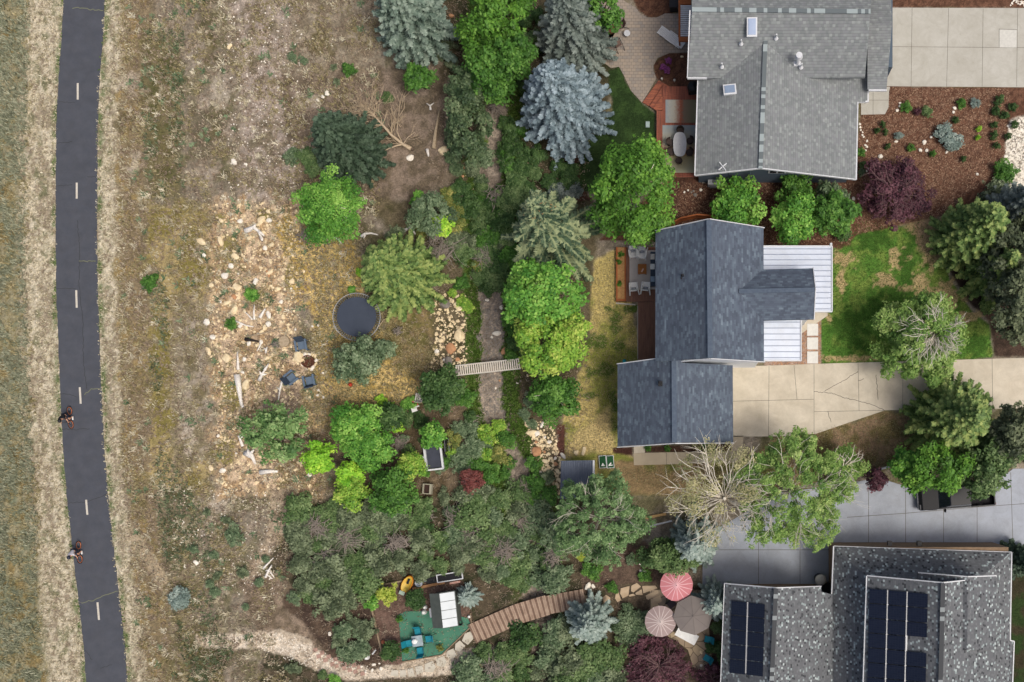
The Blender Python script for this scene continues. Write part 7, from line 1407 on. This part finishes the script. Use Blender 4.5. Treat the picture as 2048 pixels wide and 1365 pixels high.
for s in (-1, 1): MB().box((-2.84, s*.7, .82), (.08, .36, .16)).build("headlight", m_glass, pk); MB().box((2.86, s*.84, .85), (.04, .14, .3)).build("taillight", mat("red_lamp", S(150, 20, 20), .3), pk)
MB().box((-2.92, 0, .5), (.12, 1.8, .22)).build("bumper", m_metal, pk, bevel=.03); MB().box((2.9, 0, .48), (.1, 1.8, .18)).build("bumper", m_metal, pk, bevel=.03)
# ---------------------------------------------------------------- cyclists on the path
def skin(name, chain, m, parent, sub=1, root_v=0):
    """chain: list of (key, parent key, (x,y,z), radius); one continuous surface"""
    idx = {c[0]: i for i, c in enumerate(chain)}; me = bpy.data.meshes.new(name)
    me.from_pydata([c[2] for c in chain], [(idx[c[1]], i) for i, c in enumerate(chain) if c[1]], [])
    o = bpy.data.objects.new(name, me); link(o, parent); sk_ = o.modifiers.new("skin", 'SKIN'); sk_.use_smooth_shade = True
    if not me.skin_vertices: me.skin_vertices.new()
    for i, c in enumerate(chain): me.skin_vertices[0].data[i].radius = (c[3], c[3]); me.skin_vertices[0].data[i].use_root = (i == root_v)
    if sub: ss = o.modifiers.new("sub", 'SUBSURF'); ss.levels = sub; ss.render_levels = sub
    me.materials.append(m); return o
m_skin = mat("skin", S(214, 164, 136), .6, S(204, 152, 124), 4); m_tyre = mat("tyre_rubber", S(40, 38, 38), .8); m_orim = mat("orange_rim", S(222, 128, 76), .5)
def bicycle(px, py, rz, label):
    """front wheel towards -y"""
    p = W(px, py, .03); r = thing("bicycle", label, "bicycle", (p.x, p.y, .03), rz, "bicycles on the path")
    def ring(cy, R_, rad, nm, m, par): return MB().tube([(0, cy+R_*math.cos(a), .345+R_*math.sin(a)) for a in [2*math.pi*i/28 for i in range(28)]], rad, 6, True).build(nm, m, par, smooth=True)
    for cy in (-.53, .53):
        w_ = ring(cy, .315, .028, "wheel", m_tyre, r); ring(cy, .275, .022, "rim", m_orim, w_); mb = MB()
        for i in range(10): a = i*math.pi/5; mb.tube([(0, cy, .345), (0, cy+.27*math.cos(a), .345+.27*math.sin(a))], .004, 3)
        mb.build("spokes", m_metal, w_)
    mb = MB()
    for q in ([(0, .10, .32), (0, .22, .80)], [(0, .10, .32), (0, -.36, .72)], [(0, .2, .74), (0, -.34, .80)], [(0, .10, .32), (0, .53, .345)], [(0, .2, .72), (0, .53, .345)], [(0, -.34, .86), (0, -.38, .68), (0, -.53, .345)]): mb.tube(q, .02, 6)
    mb.build("frame", m_black, r, smooth=True); MB().box((0, .24, .86), (.13, .26, .05)).build("saddle", m_black, r, bevel=.015)
    MB().tube([(-.28, -.34, 1.0), (-.1, -.38, .98), (0, -.36, .92), (.1, -.38, .98), (.28, -.34, 1.0)], .016, 6).build("handlebar", m_black, r, smooth=True)
    mb = MB(); mb.tube([(0, .10, .32), (.09, .10, .32), (.09, .02, .2)], .014, 5); mb.box((.14, .02, .2), (.1, .08, .02)); mb.tube([(0, .10, .32), (-.09, .10, .32), (-.09, .18, .44)], .014, 5); mb.box((-.14, .18, .44), (.1, .08, .02)); mb.build("pedals", m_black, r); return r
def cyclist(px, py, rz, label, shirt, shorts, helm):
    p = W(px, py, .03); r = thing("person", label, "cyclist", (p.x, p.y, .03), rz)
    hip = (0, .24, .96); ch = [("hip", None, hip, .135), ("waist", "hip", (0, .12, 1.10), .12), ("chest", "waist", (0, -.06, 1.30), .145), ("neck", "chest", (0, -.19, 1.43), .058), ("jaw", "neck", (0, -.27, 1.50), .075), ("head", "jaw", (0, -.29, 1.58), .095), ("crown", "head", (0, -.27, 1.66), .07)]
    for s, t_ in ((1, "l"), (-1, "r")):
        kz, ky, fz, fy = (.58, -.16, .22, .02) if s > 0 else (.84, -.14, .46, .18)
        ch += [("sh"+t_, "chest", (s*.19, -.10, 1.35), .062), ("el"+t_, "sh"+t_, (s*.27, -.22, 1.16), .043), ("wr"+t_, "el"+t_, (s*.265, -.35, 1.05), .030), ("pa"+t_, "wr"+t_, (s*.265, -.385, 1.03), .026)]
        for f in range(4):
            x = s*.265+(f-1.5)*.021; l = (.030, .036, .034, .026)[f]; ch += [("f%d%s" % (f, t_), "pa"+t_, (x, -.41-l*.3, 1.035), .009), ("g%d%s" % (f, t_), "f%d%s" % (f, t_), (x, -.415-l*.3, 1.0), .008)]
        ch += [("t"+t_, "pa"+t_, (s*.235, -.36, 1.01), .010), ("u"+t_, "t"+t_, (s*.235, -.345, .985), .008)]
        ch += [("th"+t_, "hip", (s*.10, .20, .93), .10), ("kn"+t_, "th"+t_, (s*.115, ky, kz+.03), .06), ("ca"+t_, "kn"+t_, (s*.12, (ky+fy)/2+.05, (kz+fz)/2+.03), .055), ("an"+t_, "ca"+t_, (s*.13, fy+.06, fz+.08), .036), ("ft"+t_, "an"+t_, (s*.135, fy-.04, fz+.035), .036), ("to"+t_, "ft"+t_, (s*.135, fy-.13, fz+.03), .028)]
    ch += [("nose", "head", (0, -.385, 1.56), .014)]
    body = skin("body", ch, m_skin, r)
    D = {c[0]: c[2] for c in ch}
    sh_ = [("a", None, (0, .22, 1.0), .145), ("b", "a", (0, .12, 1.11), .14), ("c", "b", (0, -.06, 1.31), .165), ("d", "c", (0, -.14, 1.38), .09)]
    for s, t_ in ((1, "l"), (-1, "r")): sh_ += [("s"+t_, "c", (s*.19, -.10, 1.355), .078), ("e"+t_, "s"+t_, (s*.245, -.18, 1.23), .062)]
    skin("shirt", sh_, shirt, r)
    so = [("a", None, (0, .23, .95), .15)]
    for s, t_ in ((1, "l"), (-1, "r")): th_ = Vector(D["th"+t_]); kn = Vector(D["kn"+t_]); so += [("t"+t_, "a", tuple(th_), .118), ("k"+t_, "t"+t_, tuple(th_.lerp(kn, .72)), .088)]
    skin("shorts", so, shorts, r)
    hm_ = MB().lathe((0, 0, 0), [(.125, -.02), (.13, .03), (.115, .09), (.07, .135), (0, .15)], 18); hm_.v = [(x, y*1.2-.28, z+1.60) for x, y, z in hm_.v]; hm_.build("helmet", helm, r, smooth=True)
    for s, t_ in ((1, "l"), (-1, "r")): f = Vector(D["ft"+t_]); MB().box((f.x, f.y-.03, f.z-.01), (.095, .27, .085)).build("shoe", m_whitep, r, bevel=.02); MB().cyl((s*.038, -.378, 1.585), .011, .012, 8).build("eye", m_black, r)
    MB().box((0, -.372, 1.525), (.045, .012, .008)).build("mouth", mat("lips", S(160, 90, 84), .5) if "lips" not in bpy.data.materials else bpy.data.materials["lips"], r)
    return r
m_navy = mat("navy_cloth", S(36, 40, 56), .8); m_wcl = mat("white_cloth", S(214, 210, 214), .8, S(190, 188, 196), 6); m_bcl = mat("dark_cloth", S(38, 38, 44), .8); m_hel = mat("dark_helmet", S(44, 48, 62), .35); m_hel2 = mat("black_helmet", S(34, 34, 38), .35)
for px, py, rz, bl, pl2, sh1, so1, h1 in ((146, 836, .10, "bicycle with orange rims, upper one of two on the path", "cyclist in dark shirt and dark helmet, upper one on the path", m_bcl, m_navy, m_hel2), (164, 1104, .10, "bicycle with orange rims, lower one of two on the path", "cyclist in white shirt and dark shorts, lower one on the path", m_wcl, m_navy, m_hel)):
    bicycle(px, py, rz, bl); cyclist(px, py, rz, pl2, sh1, so1, h1)
